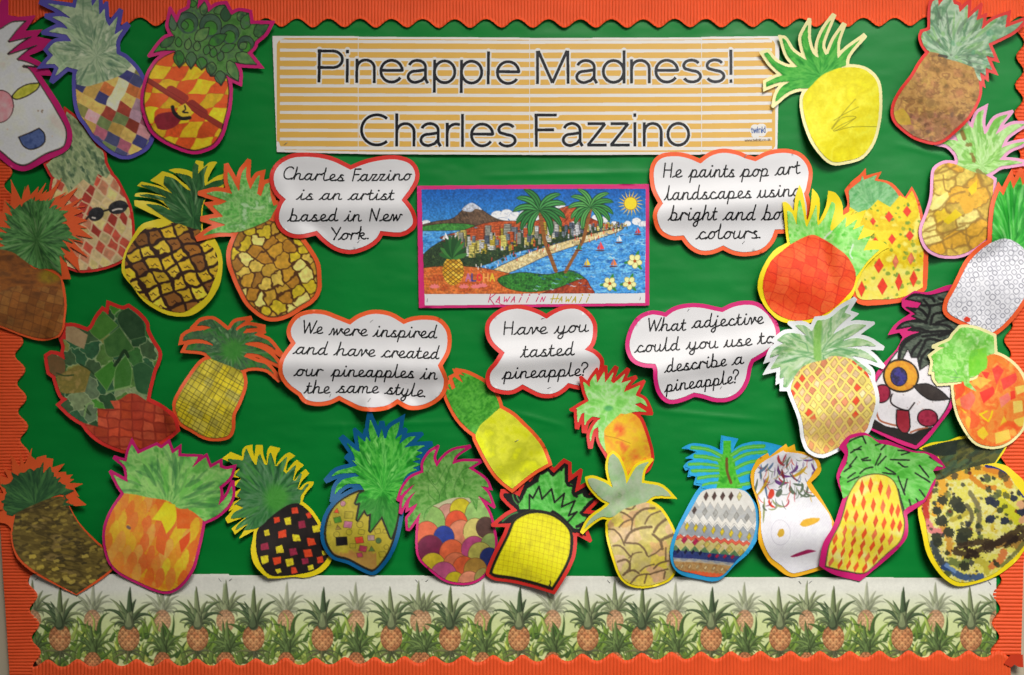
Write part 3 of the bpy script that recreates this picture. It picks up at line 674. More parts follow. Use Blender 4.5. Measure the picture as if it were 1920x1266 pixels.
def b_cross(c):
    g = [(34, 76, 34), (46, 98, 42), (60, 84, 58), (40, 70, 44), (92, 118, 84)]
    c.cv.wash(c.mc, g, 8, 6, polar=(*c.A(620, 380), 6, 14)); c.cv.wash(c.mc * c.cv.soft(*c.A(620, 380), c.L(110), c.L(110)), [(44, 104, 36), (56, 112, 44)], 12, 3, a=.8)
    c.cv.blades(c.mc, c.A(610, 360), 70, 14, 80, 3, [(24, 52, 30), (104, 128, 94), (60, 110, 54)], seed=6)
    c.cv.lattice(c.mf, c.A(200, 500), (13, 7.5), (-7.5, 13.5), [(158, 146, 56), (148, 136, 40), (166, 150, 30), (140, 134, 72), (150, 138, 50)], 0, warp=2, seed=4)
    c.cv.wash(c.mf, [(120, 112, 40), (176, 160, 40), (160, 152, 80)], 20, 8, a=.35)
    R = random.Random(2); cx, cy = c.A(410, 800)
    for k in range(-9, 10):
        for a, sp in ((118, 9.3), (31, 9.6 if k < 0 else 7.5)):
            g_ = math.radians(a+R.uniform(-3, 3)); d = k*sp+R.uniform(-2, 2); nx, ny = -math.sin(g_), math.cos(g_)
            c.cv.stroke([(cx+nx*d+math.cos(g_)*t, cy+ny*d+math.sin(g_)*t+1.5*math.sin(t/30+k)) for t in range(-90, 91, 15)], 1., (60, 54, 16), .85, c.mf)
    c.rim(c.mf, 4, (110, 100, 50))
PINE['crosshatch'] = dict(label='yellow-green crosshatched pineapple with long drooping leaves, left of the orange cloud', F=FV, card='orange', m=6.5, curl=.8, paint=b_cross,
    crown='290,155 340,110 420,95 470,115 530,165 560,192 590,180 640,120 740,100 650,165 640,200 740,150 860,165 740,175 700,222 860,208 800,232 860,255 940,290 1020,385 940,330 850,298 760,300 712,320 860,360 960,420 1035,505 940,460 840,410 740,400 708,430 830,480 920,510 1015,615 930,550 830,530 750,535 685,555 600,525 430,458 350,390 190,370 210,330 300,310 445,335 380,290 280,270 170,290 180,250 240,210 360,190 420,165 350,148',
    fruit='370,465 430,455 520,465 620,520 690,570 715,660 700,760 660,870 620,960 610,1080 570,1150 460,1172 350,1155 240,1090 160,1040 120,960 115,860 160,750 240,610 310,510')
def b_plain(c):
    c.cv.wash(c.mc, [(40, 118, 30), (62, 142, 40), (88, 164, 60), (50, 130, 36)], 9, 4, ang=45, asp=.6); c.cv.blots(c.mc, 70, 1, 3, [(44, 116, 34), (98, 172, 70)], 4, .4, 2.5, 50)
    c.cv.wash(c.mf, [(196, 200, 30), (206, 208, 60), (180, 184, 44), (210, 214, 26)], 30, 5); c.rim(c.mf, 7, (216, 216, 70))
PINE['plain_tilt'] = dict(label='tilted plain yellow-green pineapple with a smooth green top on orange card, below the orange cloud', F=FZ, card='orange', m=6.5, curl=1.1, paint=b_plain,
    crown='150,250 178,270 150,215 172,200 190,262 225,240 195,150 215,140 300,200 255,112 330,135 270,95 320,105 400,140 500,200 600,310 645,425 540,525 460,595 415,680 330,620 240,520 170,390 135,290',
    fruit='415,690 460,590 540,525 645,435 760,500 860,590 960,690 1040,800 1100,950! 950,1040 760,1190! 640,1090 540,950 460,800')
def b_ombre(c):
    c.cv.wash(c.mc, [(120, 196, 90), (150, 214, 120), (180, 222, 160), (134, 206, 104)], 14, 4); c.cv.blades(c.mc, c.A(430, 520), 60, 6, 70, 4, [(112, 190, 84), (196, 230, 180)], seed=6, a=.4)
    c.cv.wash(c.mc * c.cv.soft(*c.A(430, 560), c.L(45), c.L(28)), [(70, 150, 90), (90, 170, 110)], 5, 3, a=.8)
    c.cv.wash(c.mf, [(222, 92, 50), (232, 150, 60), (228, 190, 50), (236, 120, 60)], 26, 7, ang=-40, asp=1.2); c.cv.wash(c.mf * c.cv.soft(*c.A(690, 800), c.L(110), c.L(190)), [(230, 180, 60), (226, 200, 50), (236, 170, 80)], 18, 3, a=.7)
    c.line('390,828 500,850 560,870 640,900', 5, (130, 80, 30), .7, c.mf)
PINE['ombre'] = dict(label='small orange-to-yellow pineapple with ragged pale green leaves on red card, below the tasted cloud', F=Fa, card='red', m=6, curl=.9, paint=b_ombre,
    crown='175,290 245,350 250,290 300,215 315,310 385,190 392,310 405,290 480,190 450,290 480,315 590,210 550,310 655,275 600,340 580,400 740,325 690,430 770,470 805,540 740,500 680,515 800,590 690,590 600,615 550,610 450,700 390,770 385,850 400,990 340,880 330,780 330,740 280,780 250,900 245,820 290,720 355,655 270,640 215,690 195,750 190,650 195,600 160,620 125,710 118,610 120,570 100,565 235,485 200,400',
    fruit='390,760 450,690 560,600 640,600 720,650 770,760 840,980 838,1100 780,1180 620,1230 500,1120 400,980')
def b_straw(c):
    c.cv.wash(c.mf, [(62, 52, 24), (82, 70, 34), (50, 42, 20), (92, 78, 44)], 9, 3, ang=12, asp=3.5); c.cv.blots(c.mf, 170, 1.2, 2.8, [(46, 38, 20), (110, 96, 44), (36, 32, 20), (124, 108, 50), (90, 76, 34)], 5, .75, 2.8, -12)
    c.cv.blots(c.mf, 16, 2.2, 3.6, [(140, 124, 60), (150, 132, 58)], 6, .8, 2, -14, area=c.mf * c.ry(850)); c.line('180,515 330,470 480,410', 9, (40, 36, 20), .8)
    c.cv.wash(c.mc, [(24, 50, 30), (34, 64, 36), (46, 78, 42)], 6, 5, polar=(*c.A(280, 470), 8, 22)); c.cv.blades(c.mc, c.A(290, 480), 110, 8, 80, 4, [(22, 46, 28), (58, 94, 50), (40, 72, 40)], 160, 350, 4)
PINE['straw'] = dict(label='dark olive woven-looking pineapple with a fringe of bristly leaves, at the bottom left corner', F=Fb, card='orange', m=5, curl=.7, paint=b_straw,
    crown=star(Fb, 290, 430, 250, 300, 22, 150, 370, 8, '540,400 480,385 300,455 150,525 100,560'),
    back=star(Fb, 300, 425, 325, 400, 24, 150, 368, 4, '550,440 650,600 780,740 890,850 940,985 800,1095 620,1208 470,1130 290,1020 150,890 95,740 92,660 40,620', 5),
    fruit='120,570 150,520 300,450 480,400 540,440 640,600 760,740 870,850 920,980! 800,1070 620,1195! 470,1110 300,1000 170,880 110,740')
def b_flame(c):
    c.cv.wash(c.mc, [(60, 112, 56), (92, 146, 74), (124, 162, 96), (74, 128, 58)], 12, 6, polar=(*c.A(560, 560), 4, 26)); c.cv.blades(c.mc, c.A(560, 540), 110, 20, 100, 8, [(52, 96, 56), (130, 170, 98), (84, 150, 62), (42, 84, 50)], 170, 370, 8, .5)
    c.cv.wash(c.mf, [(190, 110, 30), (204, 140, 36), (176, 90, 32), (196, 124, 56)], 24, 4, ang=-60, asp=.5)
    R = random.Random(6); X0, Y0 = c.A(450, 450)
    for j in range(-1, 9):
        for i in range(-6, 7):
            x = X0+i*22+(j % 2)*11+j*-1.5+R.uniform(-2, 2); y = Y0+j*19+i*2.5+R.uniform(-3, 3); w = R.uniform(15, 20); L = R.uniform(38, 50)
            q = leafpoly((x+L*.12, y-L*.5), (x-L*.12, y+L*.5), w); k = c.cv.poly(q) & c.mf; cc = np.array(R.choice([(204, 84, 34), (208, 120, 40), (216, 160, 44), (196, 104, 48), (208, 132, 66), (190, 86, 44), (214, 148, 40)]))
            c.cv.wash(k, [cc*.92, cc*1.06], 7, i+20, a=.8); c.cv.stroke(np.vstack([q, q[:1]]), .9, cc*.78, .5, c.mf)
    c.cv.wash(c.mf & (c.cv.X < c.A(330, 0)[0]), [(176, 104, 44), (190, 124, 50)], 20, 9, a=.3); c.line('255,680 268,690', 22, (84, 70, 70), .9, c.mf); c.fill('610,555 700,550 720,700 620,700', [(212, 78, 28), (206, 90, 40)]); c.fill('720,720 640,790 660,880 715,800', [(206, 62, 28), (200, 70, 30)])
    c.fill('520,500 600,520 610,640 540,740 500,640 430,630', [(214, 160, 30), (216, 170, 40)]); c.fill('505,650 545,760 530,900 470,850 475,740', [(196, 84, 34), (186, 80, 40)])
PINE['flame'] = dict(label='orange flame-patterned pineapple with broad green leaves on magenta card, bottom left', F=Fc, card='magenta', m=5.5, curl=.9, paint=b_flame,
    crown='220,430 180,370 140,285 235,340 325,370 245,345 230,230 175,170 240,190 260,110 285,52 325,130 390,100 465,65 500,90 555,50 580,130 630,95 625,150 780,155 722,248 790,190 840,155 870,240 950,195 950,230 1000,245 1050,235 1020,310 940,380 950,440 930,530 1000,450 1040,370 1040,450 1000,530 920,600 825,645 720,565 620,545 540,490 400,465 300,440',
    fruit='220,430 330,445 540,485 620,545 740,565 815,620 800,740 770,900 740,1000 660,1110 560,1175 460,1165 330,1110 200,1040 120,950 90,820 95,700 140,560')
def b_check(c):
    c.cv.wash(c.mc, [(34, 84, 44), (50, 100, 54), (74, 112, 78), (40, 92, 42)], 10, 6, polar=(*c.A(440, 540), 5, 25)); c.cv.wash(c.mc * c.cv.soft(*c.A(490, 520), c.L(110), c.L(130)), [(56, 124, 42), (66, 134, 50)], 14, 3, a=.75)
    c.cv.blades(c.mc, c.A(450, 540), 110, 24, 100, 5, [(22, 60, 34), (30, 72, 40), (100, 136, 100), (66, 130, 56)], 130, 345, 3, .6)
    c.cv.wash(c.mf, [(24, 20, 20), (32, 26, 24)], 9, 3)
    K = dict(r=(188, 62, 38), o=(204, 66, 36), y=(196, 178, 44), m=(132, 40, 62))
    for i, (x, y, k, s) in enumerate([(645, 620, 'r', 54), (770, 658, 'r', 44), (490, 700, 'o', 46), (588, 713, 'y', 56), (710, 735, 'm', 62), (830, 770, 'y', 56), (410, 808, 'y', 46), (545, 820, 'o', 70), (668, 848, 'y', 60), (790, 880, 'o', 68), (905, 890, 'm', 50), (397, 922, 'm', 60), (525, 943, 'y', 60), (640, 965, 'm', 60), (763, 978, 'o', 66), (897, 975, 'y', 50), (402, 1028, 'y', 64), (503, 1035, 'o', 64), (608, 1053, 'y', 62), (735, 1048, 'm', 54), (860, 1035, 'r', 52), (512, 1128, 'y', 40), (638, 1126, 'r', 50), (780, 1102, 'y', 48)]):
        R = random.Random(i); a = s/2; q = np.array([c.A(x+R.uniform(-5, 5)+dx*a*R.uniform(.85, 1.1)+dy*5, y+R.uniform(-4, 4)+dy*a*R.uniform(.8, 1.1)-dx*5) for dx, dy in ((-1, -1), (1, -1), (1, 1), (-1, 1))])
        cc = np.array(K[k]); mm = c.cv.poly(q) & c.mf; c.cv.wash(mm, [cc*.85, cc*1.08], 4, i)
PINE['checker'] = dict(label='black pineapple dotted with red, yellow and magenta squares, on zigzag yellow card', F=Fd, card='yellow', m=8, curl=.8, paint=b_check,
    crown='80,185 160,190 210,200 225,130 240,90 285,200 320,240 340,150 355,145 385,230 410,240 430,150 445,130 480,250 500,240 560,180 585,165 545,290 570,310 640,240 655,240 625,370 650,370 690,310 705,310 665,440 700,450 740,400 770,395 700,490 690,560 600,570 520,615 430,685 340,765 210,790 250,730 140,790 170,735 240,680 100,690 130,640 210,600 150,570 110,590 190,520 150,500 190,440 140,420 190,350 140,320 185,265 120,230',
    back='32,180! 110,124 200,165 205,110 232,75 292,63! 292,120 318,235 300,200 318,68! 378,66! 380,150 405,225 412,120 440,74 527,95! 490,160 478,250 520,190 560,150 600,128 650,160! 585,215 568,300 620,230 662,193 722,240! 660,300 632,375 690,310 735,270 767,310! 700,380 668,450 740,385 805,378! 795,412 735,480 708,545! 800,620 900,760 945,870 970,970 940,1070 860,1150 740,1190 630,1185 500,1195 420,1190 350,1120 300,1040 280,950 290,860 298,795! 170,862! 250,735! 140,825! 108,775 230,675! 75,732! 55,690 120,610! 80,632! 110,560! 190,520! 80,500! 190,435! 90,400! 195,350! 60,330! 190,262! 110,215!',
    fruit='335,780 430,680 520,610 600,565 680,565 780,640 870,770 930,900 945,960 900,1050 820,1120 700,1155 560,1170 450,1165 380,1090 335,980 322,870')
def b_shapes(c):
    c.cv.wash(c.mc, [(20, 108, 28), (44, 144, 44), (92, 176, 76), (30, 124, 34), (120, 190, 100)], 9, 6, polar=(*c.A(500, 600), 6, 30)); c.cv.blades(c.mc, c.A(510, 560), 130, 10, 110, 5, [(16, 96, 26), (34, 132, 36), (130, 196, 110), (80, 168, 64)], 150, 390, 5)
    c.cv.wash(c.mc * c.ry(640), [(24, 84, 28), (36, 104, 36)], 12, 6, a=.6)
    c.cv.wash(c.mf, [(150, 140, 40), (164, 150, 56), (140, 130, 44)], 18, 3); c.cv.wash(c.mf * c.ry(1020) * (c.cv.X < c.A(460, 0)[0]), [(150, 98, 60), (160, 120, 70)], 12, 3, a=.7)
    for (x, y, s, k, col) in [(213, 688, 20, 'c', (168, 120, 130)), (168, 742, 24, 't', (190, 74, 44)), (176, 805, 30, 's', (70, 118, 40)), (258, 770, 34, 's', None), (252, 840, 34, 's', (170, 108, 130)), (340, 840, 24, 'c', None), (180, 865, 24, 't', (130, 110, 60)), (170, 912, 22, 'c', None), (260, 896, 22, 'c', None), (352, 895, 24, 's', None), (470, 890, 24, 's', None), (525, 890, 18, 's', None), (108, 830, 20, 's', None),
                              (205, 963, 46, 's', (16, 14, 16)), (335, 955, 34, 's', (184, 66, 48)), (422, 938, 28, 's', (160, 130, 130)), (477, 958, 22, 'c', (74, 100, 60)), (285, 1000, 24, 's', None), (360, 1020, 32, 's', (160, 60, 80)), (425, 1025, 28, 't', (92, 118, 60)), (505, 1060, 28, 's', None), (335, 1070, 24, 's', (160, 66, 86)), (535, 1005, 18, 'c', None)]:
        R = random.Random(x); n = dict(c=12, t=3, s=4)[k]; g0 = R.uniform(-.25, .25)+(math.pi/4 if k == 's' else -math.pi/2); sx = 1.25 if k == 's' else 1
        q = np.array([c.A(x+s*sx*math.cos(g0+2*math.pi*t/n), y+s*math.sin(g0+2*math.pi*t/n)) for t in range(n)])
        if col: c.cv.wash(c.cv.poly(q) & c.mf, [np.array(col)*.88, np.array(col)*1.08], 5, 4)
        c.cv.stroke(np.vstack([q, q[:1]]), .9, (70, 64, 24), .75, c.mf)
    c.rim(c.mf, 15, (24, 26, 22))
PINE['shapes'] = dict(label='olive pineapple scattered with little squares and triangles, bright green leaves, dark blue card', F=Fe, card='navy', m=7.5, curl=.9, paint=b_shapes,
    crown='120,495 170,450 300,415 310,405 270,365 300,380 285,320 230,230 300,290 335,310 320,180 375,235 385,190 415,240 405,140 418,60 445,130 475,210 500,130 515,205 530,210 560,130 635,80 620,150 595,215 650,175 625,255 690,200 755,190 700,240 660,280 720,265 825,258 750,300 805,312 740,345 790,360 720,380 790,400 720,430 760,440 680,480 640,560 610,650 622,720 600,850 570,940 540,870 500,780 415,890 420,760 390,770 370,730 320,810 340,680 305,690 330,620 370,600 335,548 250,545 180,590 150,630 165,560 220,510 330,490 300,465 190,470',
    fruit='80,880 110,760 180,670 280,610 370,590 560,630 625,710 620,830 590,960 540,1070 450,1180 390,1182 250,1110 150,1070 92,980')
def b_scales(c):
    c.cv.wash(c.mc, [(66, 122, 48), (90, 146, 66), (120, 164, 92), (78, 136, 56)], 10, 6); c.cv.blades(c.mc, c.A(480, 460), 60, 10, 80, 5, [(58, 112, 44), (136, 174, 104)], 170, 380, 5, .4)
    c.line('300,230 270,330 360,460 360,530|300,350 340,390 430,230|275,400 280,470 330,520|420,350 440,280 480,200|490,490 490,400 520,340 560,270 640,240|560,330 570,380 550,440|360,530 380,440 450,360|420,500 410,420 420,340|590,490 640,520 670,605 685,480|240,680 260,600 350,540|170,580 130,640', 3.5, (40, 84, 34), .85)
    c.cv.put(c.mf, (.7, .68, .55))
    for (x, y, r, col) in [(440, 650, 105, (190, 140, 124)), (540, 590, 90, (182, 170, 40)), (690, 620, 115, (140, 176, 104)), (300, 680, 115, (134, 170, 96)), (505, 690, 92, (196, 80, 50)), (265, 790, 105, (204, 104, 74)), (545, 785, 112, (198, 124, 96)), (660, 755, 98, (196, 184, 110)), (745, 725, 80, (82, 60, 54)), (405, 805, 86, (40, 58, 132)), (295, 905, 112, (104, 34, 62)), (470, 930, 102, (196, 94, 60)),
                           (650, 905, 105, (160, 70, 110)), (790, 860, 85, (130, 148, 86)), (700, 950, 100, (164, 158, 80)), (775, 975, 80, (36, 46, 96)), (315, 1040, 105, (180, 160, 44)), (500, 1045, 108, (186, 104, 74)), (565, 1060, 92, (184, 84, 50)), (660, 1080, 96, (150, 116, 54)), (400, 1120, 108, (160, 76, 110)), (490, 1180, 82, (176, 160, 36)), (610, 1190, 95, (196, 128, 100)), (730, 1150, 80, (140, 132, 74))]:
        m = c.cv.ell(*c.A(x, y+r*.12), c.L(r), c.L(r*1.1)) & c.mf; cc = np.array(col); c.cv.wash(m, [cc*.9, cc*1.06], 9, x % 40)
        c.cv.stroke([(c.A(x+r*math.cos(t), 0)[0], c.A(0, y+r*.12+r*1.1*math.sin(t))[1]) for t in np.linspace(math.pi*.95, math.pi*2.05, 16)], .9, (90, 60, 40), .9, c.mf)
PINE['scales'] = dict(label='pineapple with fish-scale pattern in pink, blue, yellow and orange, on magenta card', F=Ff, card='magenta', m=5, curl=.9, paint=b_scales,
    crown='45,490 70,420 130,340 210,300 240,290 240,210 290,130 340,95 320,170 345,248 400,170 480,110 590,85 500,150 470,225 560,200 690,200 600,255 660,290 740,350 770,410 700,400 760,460 795,545 740,510 685,480 672,605 610,500 480,500 360,545 300,580 240,680 215,610 130,730 115,740 110,660 165,590 190,540 115,580 130,510 190,430 110,500 75,560 60,590 75,500 130,430 180,370 90,440',
    fruit='215,600 300,560 480,495 600,500 690,490 770,620 805,750 820,880 790,1000 740,1110 640,1180 520,1190 410,1160 300,1070 215,970 195,850 200,700')
def b_dome(c):
    c.cv.wash(c.mc, [(22, 20, 20), (30, 26, 26)], 9, 3)
    a = c.area('350,495 335,420 400,330 500,265 520,190 580,150 620,185 655,190 740,105 760,240 835,300 820,390 900,355 935,400 1010,375 890,530 935,560 900,640 850,680 790,660 760,600 640,530 500,500', 20)
    c.cv.wash(a, [(60, 150, 54), (84, 178, 74), (112, 196, 100), (70, 160, 60)], 14, 4); c.cv.blades(a, c.A(640, 540), 60, 10, 90, 5, [(64, 156, 58), (130, 206, 118)], 180, 350, 4, .4)
    c.line('436,505! 436,370! 466,402! 520,298! 546,410! 630,320! 656,440! 742,358! 718,478! 835,422! 778,555! 852,520! 765,618!', 16, BLK, 1, c.mc, k=2)
    e = c.cv.edge(c.mc | c.cv.ell(*c.A(440, 800), c.L(330), c.L(330)), c.L(30)) & c.mc; c.cv.put(blur1(e, 1), np.array((22, 20, 20))/255.)
    for t in ('740,90 700,170|770,120 765,270 800,300|860,195 815,330 835,385|990,250 900,350 930,385|1060,355 960,440 890,520|940,600 850,660|600,130 640,200|520,180 500,260|420,250 400,350 340,420'): pass
    c.line('740,90 715,150|775,130 765,270 800,290|860,200 815,340 850,385|990,255 915,360 940,385|1060,358 960,440 890,525|1050,550 940,600 850,650|600,140 640,200|520,190 500,255|420,255 390,350 345,430|930,725 850,680 790,670', 24, BLK, 1, c.mc, rough=.3)
    c.line('285,350 300,410 330,450|330,320 325,380 345,420|200,590 270,540 330,520', 12, (84, 150, 80), .8, c.mc)
    c.cv.wash(c.mf, [(214, 206, 30), (230, 222, 36), (206, 198, 40)], 20, 5)
    for k in range(-10, 12):
        for a, sp in ((97, 9.), (13, 9.5)):
            g_ = math.radians(a); d = k*sp; nx, ny = -math.sin(g_), math.cos(g_); x0, y0 = c.A(440, 800)
            c.cv.stroke([(x0+nx*d+math.cos(g_)*t, y0+ny*d+math.sin(g_)*t+(t/60)**2*(2 if a < 20 else 0)) for t in range(-90, 91, 15)], .8, (150, 130, 20), .5, c.mf)
    c.line('500,1130 540,1110', 4, (70, 60, 20), .9, c.mf); c.line('615,1110 618,1140 605,1150 620,1160', 9, BLK, 1, c.mf); c.rim(c.mf, 25, (26, 22, 20))
PINE['dome'] = dict(label='bright yellow dome-shaped pineapple with a thick black outline and jagged leaves on red card', F=Fg, card='red', m=7, curl=1.1, over='fruit', paint=b_dome,
    crown='160,605 250,540 335,505 220,390 212,350 300,360 350,385 410,240 440,260 510,180 560,160 600,130 650,178 740,85 770,100 775,260 860,190 832,350 995,250 950,370 1065,350 900,530 1060,545 940,620 900,640 935,732 870,700 800,690 700,600 560,520 430,520 300,600',
    fruit='90,1030 150,880 230,720 290,590 400,520 520,505 640,535 740,605 812,700 812,850 780,950 720,1060 640,1195! 480,1150 300,1110 150,1090 98,1062')
def b_pastel(c):
    c.cv.wash(c.mc, [(150, 184, 136), (166, 190, 156), (176, 188, 164), (156, 190, 140)], 22, 4); c.cv.wash(c.mc, [(140, 180, 120), (184, 194, 170)], 9, 7, a=.3); c.line('280,400 310,420 290,430', 7, (120, 150, 110), .6, c.mc)
    c.cv.voronoi(c.mf, 26, [(216, 178, 150), (222, 208, 110), (206, 196, 130), (220, 204, 70), (214, 184, 160), (190, 180, 110), (208, 160, 130)], 0, seed=6); c.cv.wash(c.mf, [(214, 190, 150), (216, 200, 90)], 20, 5, a=.4)
    for t, w in (('200,715 250,725 300,780 330,850', 15), ('290,560 350,590 405,630', 17), ('405,640 440,590 510,545 600,535', 20), ('290,700 330,660 400,640 395,720', 15), ('335,820 380,750 460,710 570,695', 21), ('515,670 560,600 650,560', 14), ('590,740 630,680 700,625', 22), ('580,760 640,810 660,880', 24), ('660,800 700,780 760,755', 26), ('230,855 300,860 380,945', 16), ('370,960 420,920 480,910', 12),
                 ('330,830 400,835 450,840 500,880 530,940', 17), ('540,950 600,920 645,880', 14), ('270,990 340,975 375,1010 370,1060 320,1110', 20), ('320,1110 400,1070 460,1100', 18), ('390,1190 440,1130 500,1110 560,1110', 17), ('470,1080 520,1040 590,1020', 14), ('590,1060 640,1010 715,990', 17), ('510,1190 520,1150 530,1110', 15), ('560,1110 620,1090 710,1065', 17), ('690,1090 680,1150', 17), ('690,870 690,980', 14), ('380,1080 380,1000 400,920', 10), ('350,540 400,545 430,515', 14)):
        c.line(t, w, (104, 84, 62), .85, c.mf, soft=1.2, rough=.25)
    c.line('205,880 300,900 360,960 280,985 230,880', 1, (214, 170, 150), 0.1, c.mf)
PINE['pastel'] = dict(label='pastel pineapple with brown brush arcs and five pale green rounded leaves on yellow card', F=Fh, card='yellow', m=5, curl=1., paint=b_pastel,
    crown='185,160 200,80 230,50 280,100 330,220 350,325 400,230 450,160 550,125 500,200 485,312 540,322 640,340 700,380 745,428 600,430 530,480 470,500 330,545 220,605 130,600 40,660 -20,715 20,640 80,580 150,530 205,480 130,440 60,370 20,310 10,268 60,262 160,300 230,350 195,240',
    fruit='200,640 300,555 420,495 540,490 640,540 720,660 770,800 775,1000 740,1130 640,1190 500,1215 380,1190 300,1110 240,950 200,800 190,700')
def b_bands(c):
    c.cv.wash(c.mc, [(40, 160, 216), (60, 176, 228)], 9, 3)
    a = c.area('470,240 505,190 510,75 572,75 578,190 605,240 620,350 670,465 540,475 455,465 480,350'); c.cv.wash(a, [(64, 172, 40), (96, 196, 66), (50, 150, 40)], 8, 5)
    for t, w in (('500,205 390,150 255,133', 30), ('490,240 380,212 283,204', 34), ('480,285 350,268 235,270', 26), ('480,320 350,322 260,324', 28), ('480,365 380,372 308,385', 28), ('480,420 410,425 342,440', 22),
                 ('575,200 680,135 830,118', 34), ('590,245 700,185 850,165', 30), ('610,305 700,258 800,238', 30), ('620,370 700,340 790,325', 26), ('630,445 720,425 800,400', 30)):
        c.line(t, w, (84, 176, 56), 1, c.mc, soft=.8, rough=.2); c.line(t, w*.45, (124, 200, 96), .6, c.mc, soft=1)
        c.line(t.replace(t.split()[0], t.split()[0]), 2, (200, 230, 200), .5, c.mc)
    c.line('540,225 545,330 575,420', 22, (112, 84, 40), 1, c.mc, rough=.2)
    X0, Y0 = c.A(0, 0); U = (c.cv.X-X0)*c.F[2]; V = (c.cv.Y-Y0)*c.F[2]-.10*(U-400)
    zz = lambda p, a, ph=0: a*(2*np.abs(((U+ph)/p) % 1-.5)*2-1)
    c.cv.wash(c.mf, [(226, 224, 218), (216, 212, 204)], 18, 3)
    def band(lo, hi, cols, sc=9, a=1.): c.cv.wash(c.mf & (V > lo) & (V < hi), cols, sc, int(abs(np.mean(V)))+len(cols), a=a)
    band(600+zz(62, 26), 700+zz(62, 22), [(168, 168, 166), (186, 186, 182), (176, 178, 180)]); band(760+zz(70, 20), 860+zz(40, 8), [(140, 146, 152), (160, 164, 168)])
    band(860+zz(60, 10), 890+zz(60, 12), [(212, 104, 80), (200, 90, 70)], 6); band(890+zz(60, 12), 975, [(200, 190, 140), (190, 178, 110), (210, 190, 160)]); band(960+zz(80, 22, 10), 985+0*U, [(80, 116, 80), (100, 130, 90)], 6)
    band(985+0*U, 1060+zz(90, 8), [(30, 40, 92), (56, 70, 120), (44, 50, 110)], 7); band(1060+zz(90, 8), 1160+0*U, [(170, 130, 80), (190, 156, 104), (160, 116, 70)], 7); band(1150+zz(30, 6), 1300+0*U, [(214, 90, 50), (226, 110, 70)], 7)
    c.cv.wash(c.mf & (V > 1045) & (V < 1075), [(200, 200, 190), (180, 180, 170)], 5, 4, a=.7)
    for k, (p, a, y, co) in enumerate([(62, 26, 600, (150, 140, 130)), (62, 22, 700, (130, 130, 130)), (70, 20, 745, (120, 120, 120)), (70, 20, 765, (130, 130, 130)), (60, 12, 862, (150, 60, 40)), (60, 12, 888, (150, 60, 40))]):
        c.cv.put((np.abs(V-(y+zz(p, a))) < 2.2) & c.mf, np.array(co)/255., .8)
    rows = [((370, 530), (68, 0), 5, (84, 62, 58), 26, 38, [4], (214, 206, 140)), ((270, 640), (86, 12), 6, (160, 160, 156), 26, 32, [0], (70, 54, 50)), ((205, 765), (72, 12), 8, (196, 176, 40), 24, 34, [], None), ((182, 872), (92, 20), 6, (186, 170, 90), 34, 32, [0, 1], (170, 40, 80)), ((130, 960), (62, 8), 4, (20, 26, 60), 20, 22, [], None), ((390, 1005), (62, 3), 4, (160, 30, 70), 22, 20, [], None), ((165, 1090), (66, 6), 6, (214, 190, 140), 18, 20, [], None)]
    for (x, y), (dx, dy), n, col, w, h_, alt, ac in rows:
        for k in range(n):
            cc = ac if k in alt else col; u, v = x+dx*k, y+dy*k; q = np.array([c.A(u-w*.8, v+4), c.A(u+4, v-h_), c.A(u+w*.8, v-4), c.A(u-4, v+h_)])
            c.cv.wash(c.cv.poly(q) & c.mf, [np.array(cc)*.85, np.array(cc)*1.1], 4, k+x); c.cv.stroke(np.vstack([q, q[:1]]), .8, (70, 60, 50), .5, c.mf)
PINE['bands'] = dict(label='pineapple with zigzag bands of grey, yellow, navy and tan on bright blue card', F=Fi, card='blue', m=7, curl=1., over='fruit', paint=b_bands,
    crown='200,140 260,106 400,123 492,160 498,100 505,45 620,68 590,160 660,112 780,88 900,105 1000,130 900,180 880,270 830,360 790,420 690,480 500,500 330,460 345,430 290,425 300,372 232,360 240,306 200,290 230,255 275,228 215,222 300,170',
    back='165,140! 260,98 400,115 484,152 487,90 492,32! 632,58! 590,152 660,105 780,78 900,95 1010,125! 910,185 890,275 835,365 745,425 688,475! 780,600 803,720 785,850 705,980 600,1080 510,1190 430,1225 330,1210 200,1180 120,1130 75,1050 68,930 110,800 180,670 270,520 325,448! 268,438! 290,362! 218,376! 232,310! 205,325! 184,288 222,248 268,233! 196,222! 300,163!',
    fruit='330,500 400,472 540,465 650,475 720,520 765,620 770,740 740,860 680,960 600,1050 500,1170 400,1185 280,1160 150,1120 100,1060 95,950 130,820 200,700 270,590')
